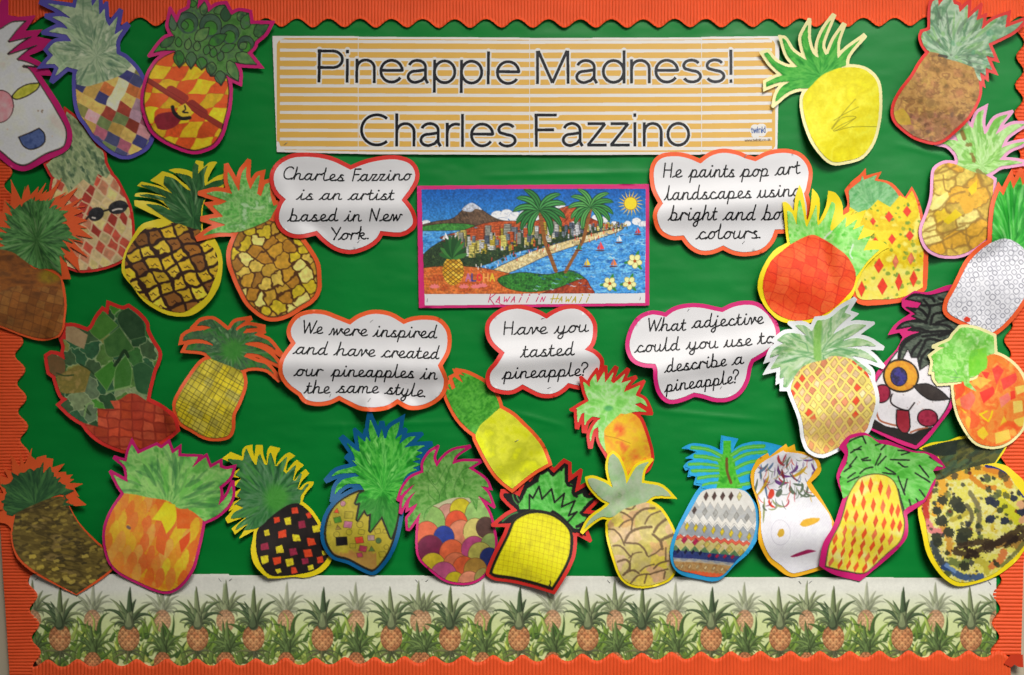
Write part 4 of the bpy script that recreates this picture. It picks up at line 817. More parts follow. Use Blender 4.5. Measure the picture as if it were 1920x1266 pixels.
def b_hair(c):
    c.cv.wash(c.m, [(232, 230, 236), (240, 240, 244), (224, 222, 230)], 40, 3)
    for k in range(-26, 26):
        x0, y0 = c.A(440, 800); g_ = math.radians(-52); nx, ny = -math.sin(g_), math.cos(g_); d = k*3.6
        c.cv.stroke([(x0+nx*d-math.cos(g_)*75, y0+ny*d-math.sin(g_)*75), (x0+nx*d+math.cos(g_)*75, y0+ny*d+math.sin(g_)*75)], .7, (190, 186, 196), .35, c.mf)
    R = random.Random(12); cols = [(96, 120, 150), (176, 60, 70), (110, 70, 130), (90, 104, 84), (96, 110, 90), (120, 40, 50), (206, 70, 50), (110, 120, 110), (84, 96, 110), (150, 158, 110), (196, 160, 50)]
    for (x, y, L, a, w, col) in [(180, 200, 120, 95, 14, 0), (240, 190, 110, 115, 18, 0), (285, 180, 100, 110, 16, 0), (325, 110, 110, 100, 20, 1), (330, 210, 150, 100, 22, 2), (400, 100, 90, 120, 12, 1), (440, 130, 110, 125, 14, 3), (520, 210, 90, 95, 20, 2), (600, 220, 150, 120, 22, 10), (150, 330, 180, 95, 16, 4), (200, 330, 170, 70, 14, 0), (250, 300, 190, 100, 20, 10), (310, 340, 110, 60, 24, 2), (370, 240, 100, 80, 18, 5), (345, 320, 100, 70, 12, 1), (280, 430, 80, 60, 40, 6), (260, 520, 80, 110, 18, 6), (400, 330, 90, 80, 16, 4), (460, 400, 80, 110, 26, 4), (370, 430, 70, 100, 36, 4), (445, 280, 120, 60, 12, 8), (480, 380, 90, 20, 16, 4), (560, 370, 90, 60, 18, 4), (520, 430, 130, 85, 12, 4), (575, 430, 120, 80, 12, 4), (610, 400, 110, 70, 14, 4), (215, 500, 200, 95, 14, 9), (290, 520, 120, 80, 14, 9), (340, 570, 90, 100, 10, 9), (440, 520, 80, 70, 10, 1), (200, 560, 60, 110, 14, 4), (640, 190, 110, 70, 14, 2), (670, 260, 90, 130, 14, 2), (560, 160, 90, 20, 12, 2)]:
        g_ = math.radians(a); b = R.uniform(-1.1, 1.1); L *= 1.15; q = [c.A(x+L*t*math.cos(g_+b*t), y+L*t*math.sin(g_+b*t)) for t in (0, .25, .5, .75, 1)]
        c.cv.stroke(q, c.L(w*1.35), cols[col], 1, c.m, .6, taper=2)
    for k in range(60):
        x = R.uniform(140, 660); y = R.uniform(110, 560)*(1 if x < 420 else .85); g_ = math.radians(R.uniform(60, 125)); L = R.uniform(60, 130); b = R.uniform(-1.1, 1.1)
        c.cv.stroke([c.A(x+L*t*math.cos(g_+b*t), y+L*t*math.sin(g_+b*t)) for t in (0, .33, .66, 1)], c.L(R.uniform(5, 10)), R.choice(cols), .85, c.m, .6, taper=2)
    a = c.fill('527,745 560,705 640,685 715,688 690,720 620,750 560,762', [(222, 176, 52), (212, 164, 40)], 8); c.part('eye', a)
    a = c.fill('318,830 340,788 375,780 385,810 370,845 335,856', [(206, 170, 60), (196, 156, 48)], 6); c.part('eye', a)
    x, y = c.A(350, 815); c.cv.stroke([(x+c.L(88)*math.cos(t), y+c.L(112)*math.sin(t)) for t in np.linspace(0, 6.3, 30)], .8, (176, 172, 186), .7, c.m)
    a = c.fill('445,1042 480,1020 560,985 610,970 682,984 600,1010 500,1042', [(150, 30, 84), (166, 40, 96)], 6); c.part('mouth', a)
PINE['hair'] = dict(label='white faced pineapple with wild multicoloured hair strokes and yellow eyes, on amber card', F=Fj, card='amber', m=7, curl=1.1, paint=b_hair,
    crown='120,330 130,260 190,180 330,90 370,68 390,85 440,90 560,110 660,160 695,230 640,320 600,370 620,450 560,560 400,600 230,640 165,560 150,480 125,420',
    back='88,290 115,210 150,150 235,95! 250,128! 330,55 395,8! 412,42! 475,14! 490,75 600,100 690,150 728,220 720,290 645,370! 740,520 820,680 840,800 830,1160! 740,1165 620,1200 500,1230 420,1215 330,1150 250,1080 170,950 140,850 160,700 150,560 100,400',
    fruit='160,520 300,400 600,370 640,450 720,540 810,700 780,900 705,1135! 560,1180 460,1190 370,1120 270,1040 200,920 170,790 175,640')
def b_palm(c):
    c.cv.wash(c.mc, [(80, 170, 60), (110, 198, 90), (140, 212, 120), (92, 184, 70)], 12, 4, ang=20, asp=2); c.cv.blades(c.mc, c.A(560, 440), 80, 10, 100, 5, [(84, 176, 66), (156, 220, 136)], 150, 380, 4, .4)
    c.line('405,75 435,135|515,150 600,125 560,185|690,190 780,200 720,225|320,210 400,160|345,185 400,185|315,315 370,245|410,265 460,250|420,275 480,270|520,310 560,220|540,310 600,240|640,265 780,268|700,290 740,320 770,322|400,375 440,340 500,325|600,330 680,380 580,370|830,370 940,440|860,310 930,400|745,520 770,420|700,400 750,540|290,130 340,100 410,72|300,410 360,370|255,330 290,290|300,440 390,400|700,500 740,680|860,500 900,560|780,580 790,640|830,570 860,620|930,240 1040,310|940,230 1000,250|215,430 240,400|270,360 330,320', 13, (34, 40, 34), .95, c.mc, soft=.6, rough=.25)
    c.cv.wash(c.mf, [(240, 226, 120), (236, 216, 70), (240, 232, 150)], 26, 5); c.rim(c.mf, 9, (66, 60, 50))
    R = random.Random(5)
    for (x, y) in [(412, 485), (480, 465), (560, 485), (625, 520), (342, 585), (417, 605), (493, 620), (570, 635), (642, 660), (690, 668), (272, 700), (350, 705), (425, 718), (503, 743), (573, 762), (640, 770), (692, 780), (258, 815), (335, 825), (415, 845), (492, 850), (560, 875), (620, 885), (178, 880), (250, 900), (337, 910), (408, 935), (482, 945), (550, 970), (170, 965), (245, 985), (320, 1000), (395, 1010), (455, 1035), (515, 1050), (152, 1060), (230, 1080), (303, 1095), (370, 1110), (435, 1120)]:
        h_ = np.interp(y, [480, 750, 1100], [64, 50, 44]); w = 21; sl = np.interp(y, [480, 800, 1100], [4, 14, 20])
        q = np.array([c.A(x-w, y+h_*.15), c.A(x+sl*.6, y-h_), c.A(x+w, y-h_*.15), c.A(x-sl*.6, y+h_)])+np.array([R.uniform(-.6, .6), R.uniform(-.6, .6)])
        cc = np.array(R.choice([(226, 88, 44), (232, 100, 50), (214, 90, 50), (228, 120, 80)])); c.cv.wash(c.cv.poly(q) & c.mf, [cc*.93, cc*1.04], 5, x); c.cv.stroke(np.vstack([q, q[:1]]), .7, (180, 80, 40), .4, c.mf)
PINE['palm'] = dict(label='yellow pineapple with rows of red diamonds and a shaggy green mop, on magenta card', F=Fk, card='magenta', m=6, curl=1., over='fruit', paint=b_palm,
    crown='285,150 310,100 400,72 470,85 540,132 640,155 800,205 900,215 960,260 1040,318 985,312 960,350 985,400 950,460 900,560 850,590 760,640 730,675 700,560 640,420 500,400 420,420 360,480 300,540 255,570 240,480 235,400 290,290 300,200',
    back='225,165 290,80 380,50 440,55 520,105 600,110 700,150 810,192 900,200 990,240 1055,322! 1005,345 962,352 985,420 970,480 920,560 885,605 760,692! 750,850 680,960 580,1070 480,1160 400,1227! 250,1190 150,1150 65,1095 70,1000 90,900 160,780 230,620 256,560 215,430 215,370 275,225',
    fruit='410,400 520,375 620,395 690,470 720,620 735,760 700,890 620,980 520,1090 430,1165 300,1150 110,1100 120,960 150,870 230,720 290,560 360,450')
def b_messy(c):
    c.cv.wash(c.mc, [(30, 40, 28), (62, 70, 36), (84, 88, 50), (44, 58, 40)], 8, 4, ang=-30, asp=3); c.cv.blots(c.mc, 60, 2, 5, [(26, 34, 30), (90, 92, 44), (110, 104, 50), (70, 96, 70)], 5, .6, 4, -35); c.fill('140,135 300,90 410,75 400,180 290,195 200,170', [(26, 36, 32), (36, 44, 38)], a=.85)
    c.cv.wash(c.mf, [(220, 214, 120), (214, 206, 90), (226, 222, 160), (204, 180, 60)], 12, 4)
    for t, w, col in (('240,400 300,420 270,560 220,640', 60, (222, 160, 50)), ('340,350 480,340 600,300 760,350', 70, (220, 160, 44)), ('520,360 600,430 690,440', 40, (200, 120, 30)), ('640,290 760,330 800,420', 60, (206, 126, 40)), ('190,480 150,560 150,680', 50, (180, 40, 34)), ('160,720 200,780 270,780', 60, (216, 120, 130)), ('270,720 330,860 330,950', 50, (196, 140, 60)),
                      ('500,480 560,600 560,780', 40, (110, 104, 74)), ('470,580 510,660 480,740', 36, (90, 86, 60)), ('350,690 430,660 470,640', 36, (176, 160, 60)), ('740,560 820,640 880,700', 80, (196, 196, 40)), ('720,500 760,470 800,520', 40, (226, 206, 30)), ('560,1010 640,1060 640,1100', 60, (180, 170, 60)), ('680,1060 740,1020 770,950', 60, (200, 110, 60)), ('720,880 830,850 900,900', 90, (150, 110, 50)),
                      ('350,1020 440,1050 480,1000', 60, (96, 110, 60)), ('200,880 240,980 330,1100', 56, (40, 50, 66)), ('300,1060 400,1120 480,1150 600,1145', 50, (44, 70, 120)), ('310,1050 380,1100', 30, (120, 150, 190)), ('760,1060 860,960 940,850', 30, (110, 110, 60)), ('880,560 920,640 900,700', 50, (214, 160, 130))):
        c.line(t, w, col, .85, c.mf, soft=1.5, rough=.35)
    c.cv.blots(c.mf, 60, 2, 6, [(44, 52, 36), (56, 62, 40), (36, 40, 50), (80, 90, 50)], 3, .9, 1.2); c.cv.blots(c.mf, 50, 1, 3, [(90, 34, 26), (30, 24, 24), (60, 64, 40)], 8, .9, 1.3)
    for (x, y, r) in [(285, 540, 38), (240, 620, 34), (270, 700, 46), (325, 785, 42), (390, 560, 50), (420, 600, 40), (650, 540, 36), (690, 560, 30), (655, 680, 34), (765, 700, 30), (230, 830, 40), (240, 870, 36), (450, 800, 60), (430, 850, 50), (460, 1060, 40), (830, 520, 26), (890, 630, 30)]:
        c.cv.stroke([c.A(x-5, y), c.A(x+5, y+3)], c.L(r*1.9), (46, 50, 38) if x < 600 else (34, 40, 60), .92, c.mf, rough=.3, seed=x)
    c.line('380,940 500,960 640,900 760,860 900,830 1000,760|420,900 560,870 700,880|640,920 800,820 900,760', 60, (54, 40, 28), .85, c.mf, soft=2, rough=.5); c.line('460,920 560,970 480,980|780,900 860,840', 40, (40, 28, 22), .9, c.mf, soft=2, rough=.5)
    c.line('640,270 720,280 800,320|860,360 880,430 910,500', 34, (46, 44, 110), 1, c.m)
PINE['messy'] = dict(label='heavily blotched dark and yellow pineapple with olive leaves on yellow card, bottom right corner', F=Fl, card='yellow', m=6, curl=.8, paint=b_messy,
    crown='125,132 220,105 420,65 600,60 790,110 700,245 600,262 400,320 300,375 225,385 215,300 280,230 265,195 190,190',
    back='100,135! 200,90 330,75 450,38 700,30 810,95! 770,170 712,250! 790,270 860,330 920,400 990,560 1010,700 980,850 920,960 860,1040 740,1130 600,1190 420,1222 300,1160 210,1060 150,950 120,830 90,600 150,470 185,400 200,310 260,230 250,190',
    fruit='150,500 230,380 330,350 480,300 640,265 780,320 850,420 920,520 1000,640 975,800 900,940 800,1040 660,1140 460,1190 330,1140 230,1020 170,880 145,700 120,600')
def b_lemon(c):
    c.cv.wash(c.mc, [(30, 130, 40), (60, 158, 60), (100, 184, 80), (44, 146, 50)], 8, 4, polar=(*c.A(480, 560), 6, 25)); c.cv.blades(c.mc, c.A(470, 560), 70, 10, 90, 5, [(30, 126, 44), (110, 190, 90), (60, 160, 60)], 120, 380, 4, .4)
    c.cv.wash(c.mf, [(236, 226, 40), (222, 208, 30), (240, 232, 70), (228, 216, 34)], 26, 5); c.cv.wash(c.mf, [(226, 212, 30), (242, 236, 90)], 9, 7, a=.2)
    c.line('560,900 640,850 740,800|545,965 620,880 725,875 600,940 560,978 700,945 890,940|540,960 640,830 720,740|570,975 640,940 720,880', 3.2, (84, 76, 20), .8, c.mf, soft=.6)
PINE['lemon'] = dict(label='plain lemon-yellow pineapple with a pencil scribble and splayed green leaves on cream card', F=FE, card='cream', m=6, curl=.9, paint=b_lemon,
    crown='50,400 80,390 140,455 230,495 310,492 230,410 185,290 210,300 270,380 375,445 340,340 332,270 375,185 380,290 410,380 440,415 462,425 455,330 490,230 545,150 500,270 485,340 510,405 535,395 570,300 625,215 595,320 600,435 660,370 770,290 700,370 665,430 660,485 560,520 480,560 390,650 300,655 220,690 135,760 150,700 190,640 255,600 160,610 70,645 70,610 130,580 195,555 110,480',
    fruit='385,655 480,560 580,510 700,500 800,530 870,620 890,760 890,900 860,1040 780,1150 660,1190 560,1200 480,1150 410,1060 370,950 345,820 345,720')
def b_bark(c):
    g = [(110, 150, 116), (150, 180, 146), (182, 200, 176), (96, 136, 100), (170, 192, 160)]
    c.cv.wash(c.mc, g, 9, 4, polar=(*c.A(500, 430), 5, 30)); c.cv.blades(c.mc, c.A(500, 420), 90, 10, 100, 6, [(84, 124, 96), (190, 208, 186), (120, 176, 90), (80, 100, 84)], 150, 400, 5)
    c.cv.blots(c.mc, 26, 2, 5, [(86, 150, 110), (84, 100, 84), (130, 180, 110)], 6, .6, 1.3, area=c.mc * c.ry(220))
    c.cv.wash(c.mf, [(120, 92, 54), (168, 126, 74), (190, 150, 90), (146, 104, 66), (206, 166, 96)], 16, 4, con=1.1); c.cv.wash(c.mf * c.ry(830), [(160, 104, 84), (186, 136, 110), (140, 100, 80)], 9, 4, a=.6)
    c.cv.blots(c.mf, 85, 4, 8.5, [(206, 164, 92), (150, 112, 66), (190, 130, 92), (212, 180, 96), (126, 98, 62), (166, 136, 70)], 7, .42, 1.0)
    R = random.Random(5); ys, xs = np.nonzero(c.mf)
    for k in range(80):
        q = R.randrange(len(xs)); x = c.cv.xs[xs[q]]; y = c.cv.ys[ys[q]]; s = R.uniform(3.5, 6.5); c.cv.stroke([(x+s*math.cos(t), y+s*.8*math.sin(t)) for t in np.linspace(.2, 3.2, 8)], R.uniform(1, 2.2), (104, 76, 50), .5, c.mf, 1.6, taper=2)
    c.cv.blots(c.mf, 26, 2, 4, [(96, 66, 50), (90, 74, 70), (160, 100, 90)], 9, .5, 1.6, area=c.mf * c.ry(850)); c.fill('70,830 130,800 180,860 200,920 120,920 80,880', [(206, 186, 60), (190, 160, 50)], a=.7)
    c.line('405,410 440,415 460,420', 22, (60, 54, 50), .8)
PINE['bark'] = dict(label='mottled brown watercolour pineapple with grey-green leaves on red card, top right', F=FG, card='red', m=6, curl=.9, paint=b_bark,
    crown='340,200 342,40 370,0 378,-20 390,0 395,50 440,-10 490,-25 510,30 545,40 555,90 615,30 615,140 695,65 680,150 730,130 720,218 800,150 895,115 885,210 1010,165 950,230 880,270 768,322 810,430 750,412 795,520 745,500 745,562 705,530 712,606 685,580 660,500 560,460 450,430 400,395 330,380 290,340 270,280 280,240 330,222',
    fruit='345,370 420,400 560,455 670,490 690,580 685,700 620,830 540,930 400,1045 260,1020 160,960 80,880 70,790 110,690 190,580 260,470')
def b_pink(c):
    c.cv.wash(c.mc, [(150, 206, 110), (176, 220, 140), (200, 230, 170), (130, 190, 90), (180, 224, 140)], 12, 4, polar=(*c.A(560, 520), 4, 30)); c.cv.blades(c.mc, c.A(560, 480), 60, 20, 95, 5, [(110, 180, 80), (206, 232, 180)], 170, 380, 4, .5)
    c.line('540,110 540,200 545,260|740,140 660,200 620,280|430,260 440,310', 30, (110, 176, 70), .7, c.mc, soft=2); c.line('415,265 435,315', 30, (140, 110, 56), .9, c.mc); c.line('455,360 480,360|490,430 510,470|500,450 505,480|530,550 580,580', 26, (136, 116, 60), .8, c.mc, rough=.4)
    c.cv.voronoi(c.mf, 24, [(212, 180, 84), (222, 196, 100), (216, 168, 64), (230, 214, 130), (200, 170, 80), (224, 190, 60)], 2.6, (150, 116, 56), 9, -28, 1.7, .8, 1.6)
    c.fill('170,860 190,780 300,710 300,770 230,830', [(240, 230, 150), (236, 224, 130)]); c.fill('262,930 350,840 400,885 300,955', [(230, 206, 50), (224, 196, 40)]); c.fill('380,790 440,730 495,770 480,850 420,880', [(224, 176, 70), (216, 166, 60)]); c.fill('455,690 530,620 520,700 480,735', [(234, 206, 60), (230, 196, 40)])
    c.line('150,865 230,840 330,740 430,710|275,590 280,690 320,710|215,580 280,560 370,520|380,950 470,940 550,890|430,980 440,1060 470,1130|120,1000 260,930|120,1060 300,1010 420,960|130,1110 250,1080 400,1000|340,1100 340,1130 380,1165', 15, (150, 116, 60), .7, c.mf, soft=1.4, rough=.3)
PINE['pink'] = dict(label='golden pineapple of angular blocks with long pale green leaves on pale pink card', F=FP, card='pink', m=6, curl=.9, paint=b_pink,
    crown='250,350 330,325 390,335 350,250 380,210 420,240 400,182 430,165 470,220 500,240 505,200 530,130 575,100 565,200 582,282 600,270 660,170 752,138 700,210 660,290 690,270 780,215 875,212 800,260 740,310 705,385 790,355 880,340 850,362 760,402 690,475 720,475 800,480 870,496 760,512 700,522 640,560 590,585 500,560 380,510 390,480 370,420 310,365',
    fruit='200,600 220,540 290,500 370,505 480,550 590,585 650,620 640,720 620,850 600,960 590,1040 520,1110 440,1160 350,1180 230,1170 150,1130 110,1060 105,980 150,860 180,750')
def b_cells(c):
    c.cv.wash(c.mc, [(30, 140, 40), (50, 164, 56), (90, 190, 80), (24, 124, 36)], 7, 4, polar=(*c.A(600, 640), 7, 40)); c.cv.blades(c.mc, c.A(600, 640), 90, 20, 140, 5, [(24, 116, 36), (150, 216, 140), (60, 170, 60)], 200, 320, 4, .6, .2)
    c.cv.wash(c.mf, [(236, 236, 240), (228, 228, 234)], 30, 3)
    ox, oy = c.A(270, 870); R = random.Random(4); v1 = (8.2, -9.5); v2 = (9.6, 8.4)
    for i in range(-20, 21):
        for j in range(-20, 21):
            x = ox+v1[0]*i+v2[0]*j+R.uniform(-1, 1); y = oy+v1[1]*i+v2[1]*j+R.uniform(-1, 1); s = R.uniform(3.6, 5.2); b = R.uniform(.25, .6)
            if not (c.cv.x0 < x < c.cv.xs[-1] and c.cv.y0 < y < c.cv.ys[-1]): continue
            g0 = R.uniform(.5, 1.0)
            c.cv.stroke([(x+s*(abs(math.cos(t))**.6)*np.sign(math.cos(t))*math.cos(g0)-s*(abs(math.sin(t))**.6)*np.sign(math.sin(t))*math.sin(g0), y+s*(abs(math.cos(t))**.6)*np.sign(math.cos(t))*math.sin(g0)+s*(abs(math.sin(t))**.6)*np.sign(math.sin(t))*math.cos(g0)) for t in np.linspace(0, 6.28, 12)], 1.3, (88, 88, 102), min(1, b*1.5), c.mf)
    a = c.fill('252,1100 270,1090 295,1105 290,1128 265,1130 250,1115', [(214, 66, 44), (206, 60, 40)], 6); c.part('red_cell', a)
PINE['cells'] = dict(label='white pineapple covered with pencil cells and one red cell, bright green leaves, right edge', F=FQ, card='orange', m=8, curl=.9, over='fruit', paint=b_cells,
    crown='430,600 430,470 450,330 497,215 522,255 580,140 602,205 645,115 668,180 710,95 760,170 780,300 760,640 600,620',
    fruit='430,580 530,550 620,570 700,650 720,760 700,880 640,990 560,1110 470,1195 400,1200 280,1140 150,1070 135,1000 180,900 260,750 350,640')
def b_tomato(c):
    c.cv.wash(c.mc, [(110, 204, 80), (150, 222, 120), (180, 232, 150), (90, 190, 60)], 12, 4); c.cv.blades(c.mc, c.A(600, 600), 80, 10, 95, 5, [(96, 196, 70), (176, 232, 150)], 150, 400, 4, .4)
    c.cv.wash(c.mc * c.cv.soft(*c.A(920, 560), c.L(80), c.L(50)), [(170, 214, 150), (150, 200, 130)], 6, 4, a=.6); c.line('700,440 660,480 625,530|870,680 850,640 880,560', 14, (226, 236, 226), .8)
    c.cv.lattice(c.mf, c.A(100, 860), (22.5, 8), (-3, 17.5), [(240, 84, 40), (244, 96, 46), (236, 70, 36), (246, 108, 58)], 1.3, (176, 34, 16), 6, 5, la=.85)
    c.cv.lattice(c.mf, c.A(250, 1100), (15, 12), (-12, 15), [(240, 84, 40), (230, 66, 34)], .8, (180, 40, 22), 4, 7, la=.5, a=.2); c.cv.wash(c.mf, [(232, 66, 32), (248, 120, 70)], 16, 7, a=.15)
PINE['tomato'] = dict(label='big round orange-red pineapple with brick pattern and bright yellow spiky card', F=FN, card='yellow', m=6, curl=.9, over='fruit', paint=b_tomato,
    crown='345,560 305,260 350,290 395,390 400,230 415,160 470,370 490,400 550,240 560,190 575,350 590,390 650,310 705,180 735,200 730,250 690,400 700,440 830,310 815,410 930,330 880,430 985,385 920,520 1040,480 970,610 1115,600 1010,700 950,780 905,840 700,800 400,700',
    back='315,540! 265,190! 290,185 330,215 365,270! 375,150 415,35! 445,120 482,345! 500,300 525,65! 580,130 595,200 592,355! 655,215 670,85! 740,110 795,200 800,300! 905,245 865,300! 1005,250! 940,400! 1085,440 1000,520! 1130,530 1205,585! 1130,620 1000,740 930,860 880,990 830,1060 720,1150 560,1230 430,1255 330,1245 230,1210 130,1110 70,1000 50,900 80,780 150,660 220,590',
    fruit='100,860 160,710 260,620 370,540 530,470 640,510 740,590 830,670 900,810 880,930 820,1010 720,1110 600,1180 430,1220 280,1190 170,1110 110,990')
def b_berry(c):
    c.cv.wash(c.mc, [(88, 160, 96), (120, 184, 122), (150, 200, 150), (100, 170, 104)], 14, 4, ang=60, asp=.5); c.cv.blades(c.mc, c.A(350, 400), 50, 5, 60, 6, [(84, 150, 90), (156, 204, 150)], 180, 360, 4, .4)
    c.cv.wash(c.mf, [(222, 200, 40), (236, 216, 60), (216, 186, 30), (240, 228, 120)], 20, 5); c.cv.wash(c.mf * c.ry(860), [(240, 232, 150), (236, 222, 90)], 14, 3, a=.75)
    c.cv.blots(c.mf, 75, 1.3, 3.4, [(96, 140, 50), (120, 150, 60), (80, 124, 50)], 6, .75, 1.3)
    for (x, y, w, h_) in [(337, 503, 22, 32), (468, 465, 32, 46), (612, 423, 32, 46), (350, 672, 28, 38), (485, 650, 30, 42), (628, 622, 32, 42), (380, 865, 40, 62), (517, 833, 25, 55), (642, 808, 28, 50), (240, 1055, 32, 65), (415, 1033, 42, 70), (550, 998, 30, 72), (670, 970, 32, 68)]:
        q = np.array([c.A(x-w, y), c.A(x, y-h_), c.A(x+w, y), c.A(x, y+h_)]); cc = np.array((228, 72, 48) if x not in (517, 642) else (226, 130, 96)); c.cv.wash(c.cv.poly(q) & c.mf, [cc*.9, cc*1.08], 5, x); c.cv.stroke(np.vstack([q, q[:1]]), .8, (190, 60, 40), .6, c.mf)
PINE['berry'] = dict(label='yellow pineapple dotted with red diamonds and green tufts, behind the orange-red round one', F=FO, card='orange', m=7, curl=.6, paint=b_berry,
    crown='140,250 240,170 245,125 265,165 372,122 350,170 450,190 520,250 550,300 480,385 380,325 300,405 230,435 150,385',
    back='88,458 105,400 125,380 130,340 103,250 160,180 230,120 277,67! 280,130! 413,94! 380,155 500,190 600,305! 655,216! 700,310 735,450 775,700 785,900 780,1050 720,1110 560,1165 300,1190 210,1170 165,1110 100,1000 90,700',
    fruit='150,380 210,380 300,400 380,320 480,380 560,290 608,318 655,250 690,350 715,500 738,720 745,1000 730,1050 560,1125 330,1140 230,1135 190,1080 150,900 120,600')
def b_fern(c):
    c.cv.wash(c.mc, [(140, 186, 120), (170, 204, 150), (200, 220, 184), (120, 172, 110), (214, 228, 204)], 8, 4, polar=(*c.A(450, 430), 5, 30)); c.cv.blades(c.mc, c.A(450, 430), 100, 10, 100, 6, [(104, 160, 104), (190, 214, 170), (220, 232, 214)], 0, 360, 4, .6)
    c.line('440,200 440,350 445,470', 60, (130, 186, 84), .75, c.mc, soft=3); c.line('370,420 350,360 300,340|480,420 520,350 600,260|420,480 330,460 200,500|500,450 620,400 760,440|490,450 490,540 510,620', 9, (80, 140, 90), .6, c.mc, soft=1.5)
    c.cv.wash(c.mf, [(240, 224, 130), (236, 214, 90), (240, 230, 160)], 18, 5)
    ia, ib, fa, fb, idx = c.cv.lattice(c.mf, c.A(230, 700), (9.5, 11.5), (10.5, -13.5), [(232, 176, 140), (236, 206, 160), (228, 150, 110), (236, 214, 130), (222, 186, 130), (236, 196, 150)], 4.2, (240, 222, 120), 4, 5, la=.95)
    r = hash2(ia, ib, 31); hot = (r > .84) & (np.minimum(np.minimum(fa, 1-fa), np.minimum(fb, 1-fb)) > .16) & (c.cv.Y[idx] < c.A(0, 950)[1]); q = (idx[0][hot], idx[1][hot]); c.cv.C[q] = np.array((226, 84, 50))/255.
    d = np.minimum(np.minimum(fa, 1-fa), np.minimum(fb, 1-fb)); ln = (np.abs(d-.17) < .035); q = (idx[0][ln], idx[1][ln]); c.cv.C[q] = c.cv.C[q]*.45+np.array((130, 92, 60))/255.*.55
    c.cv.wash(c.mf * c.ry(900), [(190, 150, 80), (210, 180, 120)], 14, 3, a=.35)
PINE['fern'] = dict(label='pale yellow and pink diamond-grid pineapple with fern-like leaves on white card', F=FR, card='white', m=7.5, curl=1.1, paint=b_fern,
    crown='110,330 180,280 280,280 360,300 255,212 330,215 395,262 430,175 520,160 600,90 670,45 635,115 690,135 600,220 560,285 700,210 815,212 700,300 575,362 720,315 830,335 900,378 790,375 650,388 780,405 860,455 905,510 800,470 700,452 830,560 845,610 760,530 690,475 560,455 500,485 380,515 300,565 200,700 170,700 175,620 142,635 150,540 65,560 135,440 55,468 85,400 165,355',
    fruit='230,700 280,590 380,505 500,480 560,450 660,465 780,530 850,670 872,820 842,960 800,1060 620,1170 480,1225 370,1190 330,1100 300,950 240,770')
def b_cyclops(c):
    c.cv.wash(c.mf, [(236, 232, 234), (226, 222, 226)], 20, 3); c.cv.blots(c.mf, 130, .5, 1.3, [(190, 130, 120), (110, 90, 90), (200, 150, 140)], 5, .5)
    c.cv.wash(c.mc, [(66, 78, 66), (96, 106, 92), (50, 60, 52), (110, 120, 104)], 7, 4, ang=10, asp=2.5)
    R = random.Random(3)
    c.line('300,130 380,90 490,110 520,140|320,180 420,200 470,250|360,270 420,280 465,300|240,345 320,290 440,290 470,300|330,350 400,340 500,370|280,470 350,400 450,370 640,360|480,90 560,70 650,60|430,170 520,170 600,150|500,310 520,240 600,220|520,310 620,320 690,380|350,550 370,500 430,430|400,560 440,480 480,420 600,440|410,640 430,560 480,500|500,600 520,540 580,480|460,300 490,200 440,130|540,300 680,260|560,400 680,360|260,610 270,520 320,440 420,380|330,200 380,200|550,120 620,140 680,130|600,430 560,470 520,560|440,400 520,390 620,380', 20, (20, 20, 20), 1, c.mc, soft=.7, rough=.25)
    c.rim(c.mc, 10, (28, 28, 26))
    a = c.fill('48,990 160,1060 250,1080 350,1120 420,1090 505,1068 480,1120 395,1205 250,1155 50,1072', [(30, 28, 28), (42, 38, 34)], 9); c.part('beard', a); c.line('90,955 120,1020 200,1050 250,1060|350,1110 400,1090 470,1075', 14, (160, 90, 60), .9, c.mf)
    a = c.cv.ell(*c.A(268, 690), c.L(138), c.L(125)) & c.m; c.cv.wash(a, [(206, 146, 40), (216, 160, 50), (196, 124, 40)], 9, 4); c.rim(a, 15, (30, 28, 26)); b = c.cv.ell(*c.A(252, 697), c.L(66), c.L(72)) & c.m; c.cv.wash(b, [(44, 40, 110), (66, 60, 130), (36, 32, 60)], 6, 4); c.rim(b, 7, BLK)
    c.part('eye', a)
    for (x, y, rx, ry) in ((125, 822, 66, 72), (468, 1002, 78, 68)):
        a = c.cv.ell(*c.A(x, y), c.L(rx), c.L(ry), 15) & c.m; c.cv.wash(a, [(130, 30, 56), (166, 50, 76), (140, 36, 60)], 10, 4); c.rim(a, 11, BLK); c.part('cheek', a)
    a = c.fill('358,765 420,750 480,755 560,800 622,862 500,872 420,830', [(44, 36, 34), (56, 48, 44)], 8, BLK, 8); c.part('closed_eye', a)
    c.line('200,828 190,870 210,905 270,935 325,945 350,915 368,890', 11, (32, 22, 20), 1)
    a = c.fill('240,940 330,950 345,1070 325,1115 285,1108 245,1050', [(140, 36, 50), (156, 46, 60)], 8, BLK, 9); c.part('tongue', a)
    c.line('70,745 150,630 250,510|640,750 615,900 520,1060 400,1200', 10, (30, 26, 26), 1)
PINE['cyclops'] = dict(label='white faced pineapple with one big orange eye, red cheeks and tongue out, magenta card', F=FS, card='magenta', m=6, curl=.7, paint=b_cyclops,
    crown='300,125 370,82 490,92 640,60 730,100 790,300 700,420 610,440 560,530 510,685 480,610 410,655 395,560 352,560 330,500 262,625 240,600 270,460 330,400 430,365 320,355 370,325 235,350 290,295 400,270 350,250 385,232 300,180 400,190 425,150',
    back='178,392! 235,310 350,228! 310,205 282,180 278,125 370,62 470,72 640,18 760,60 820,300 700,500 660,740 650,900 560,1050 470,1175 392,1236! 260,1190 40,1085 30,900 60,720 120,620 240,500 292,405! 268,372',
    fruit='70,750 150,630 260,500 420,480 600,480 650,560 642,750 620,900 520,1060 395,1205! 250,1152 50,1070 40,900')
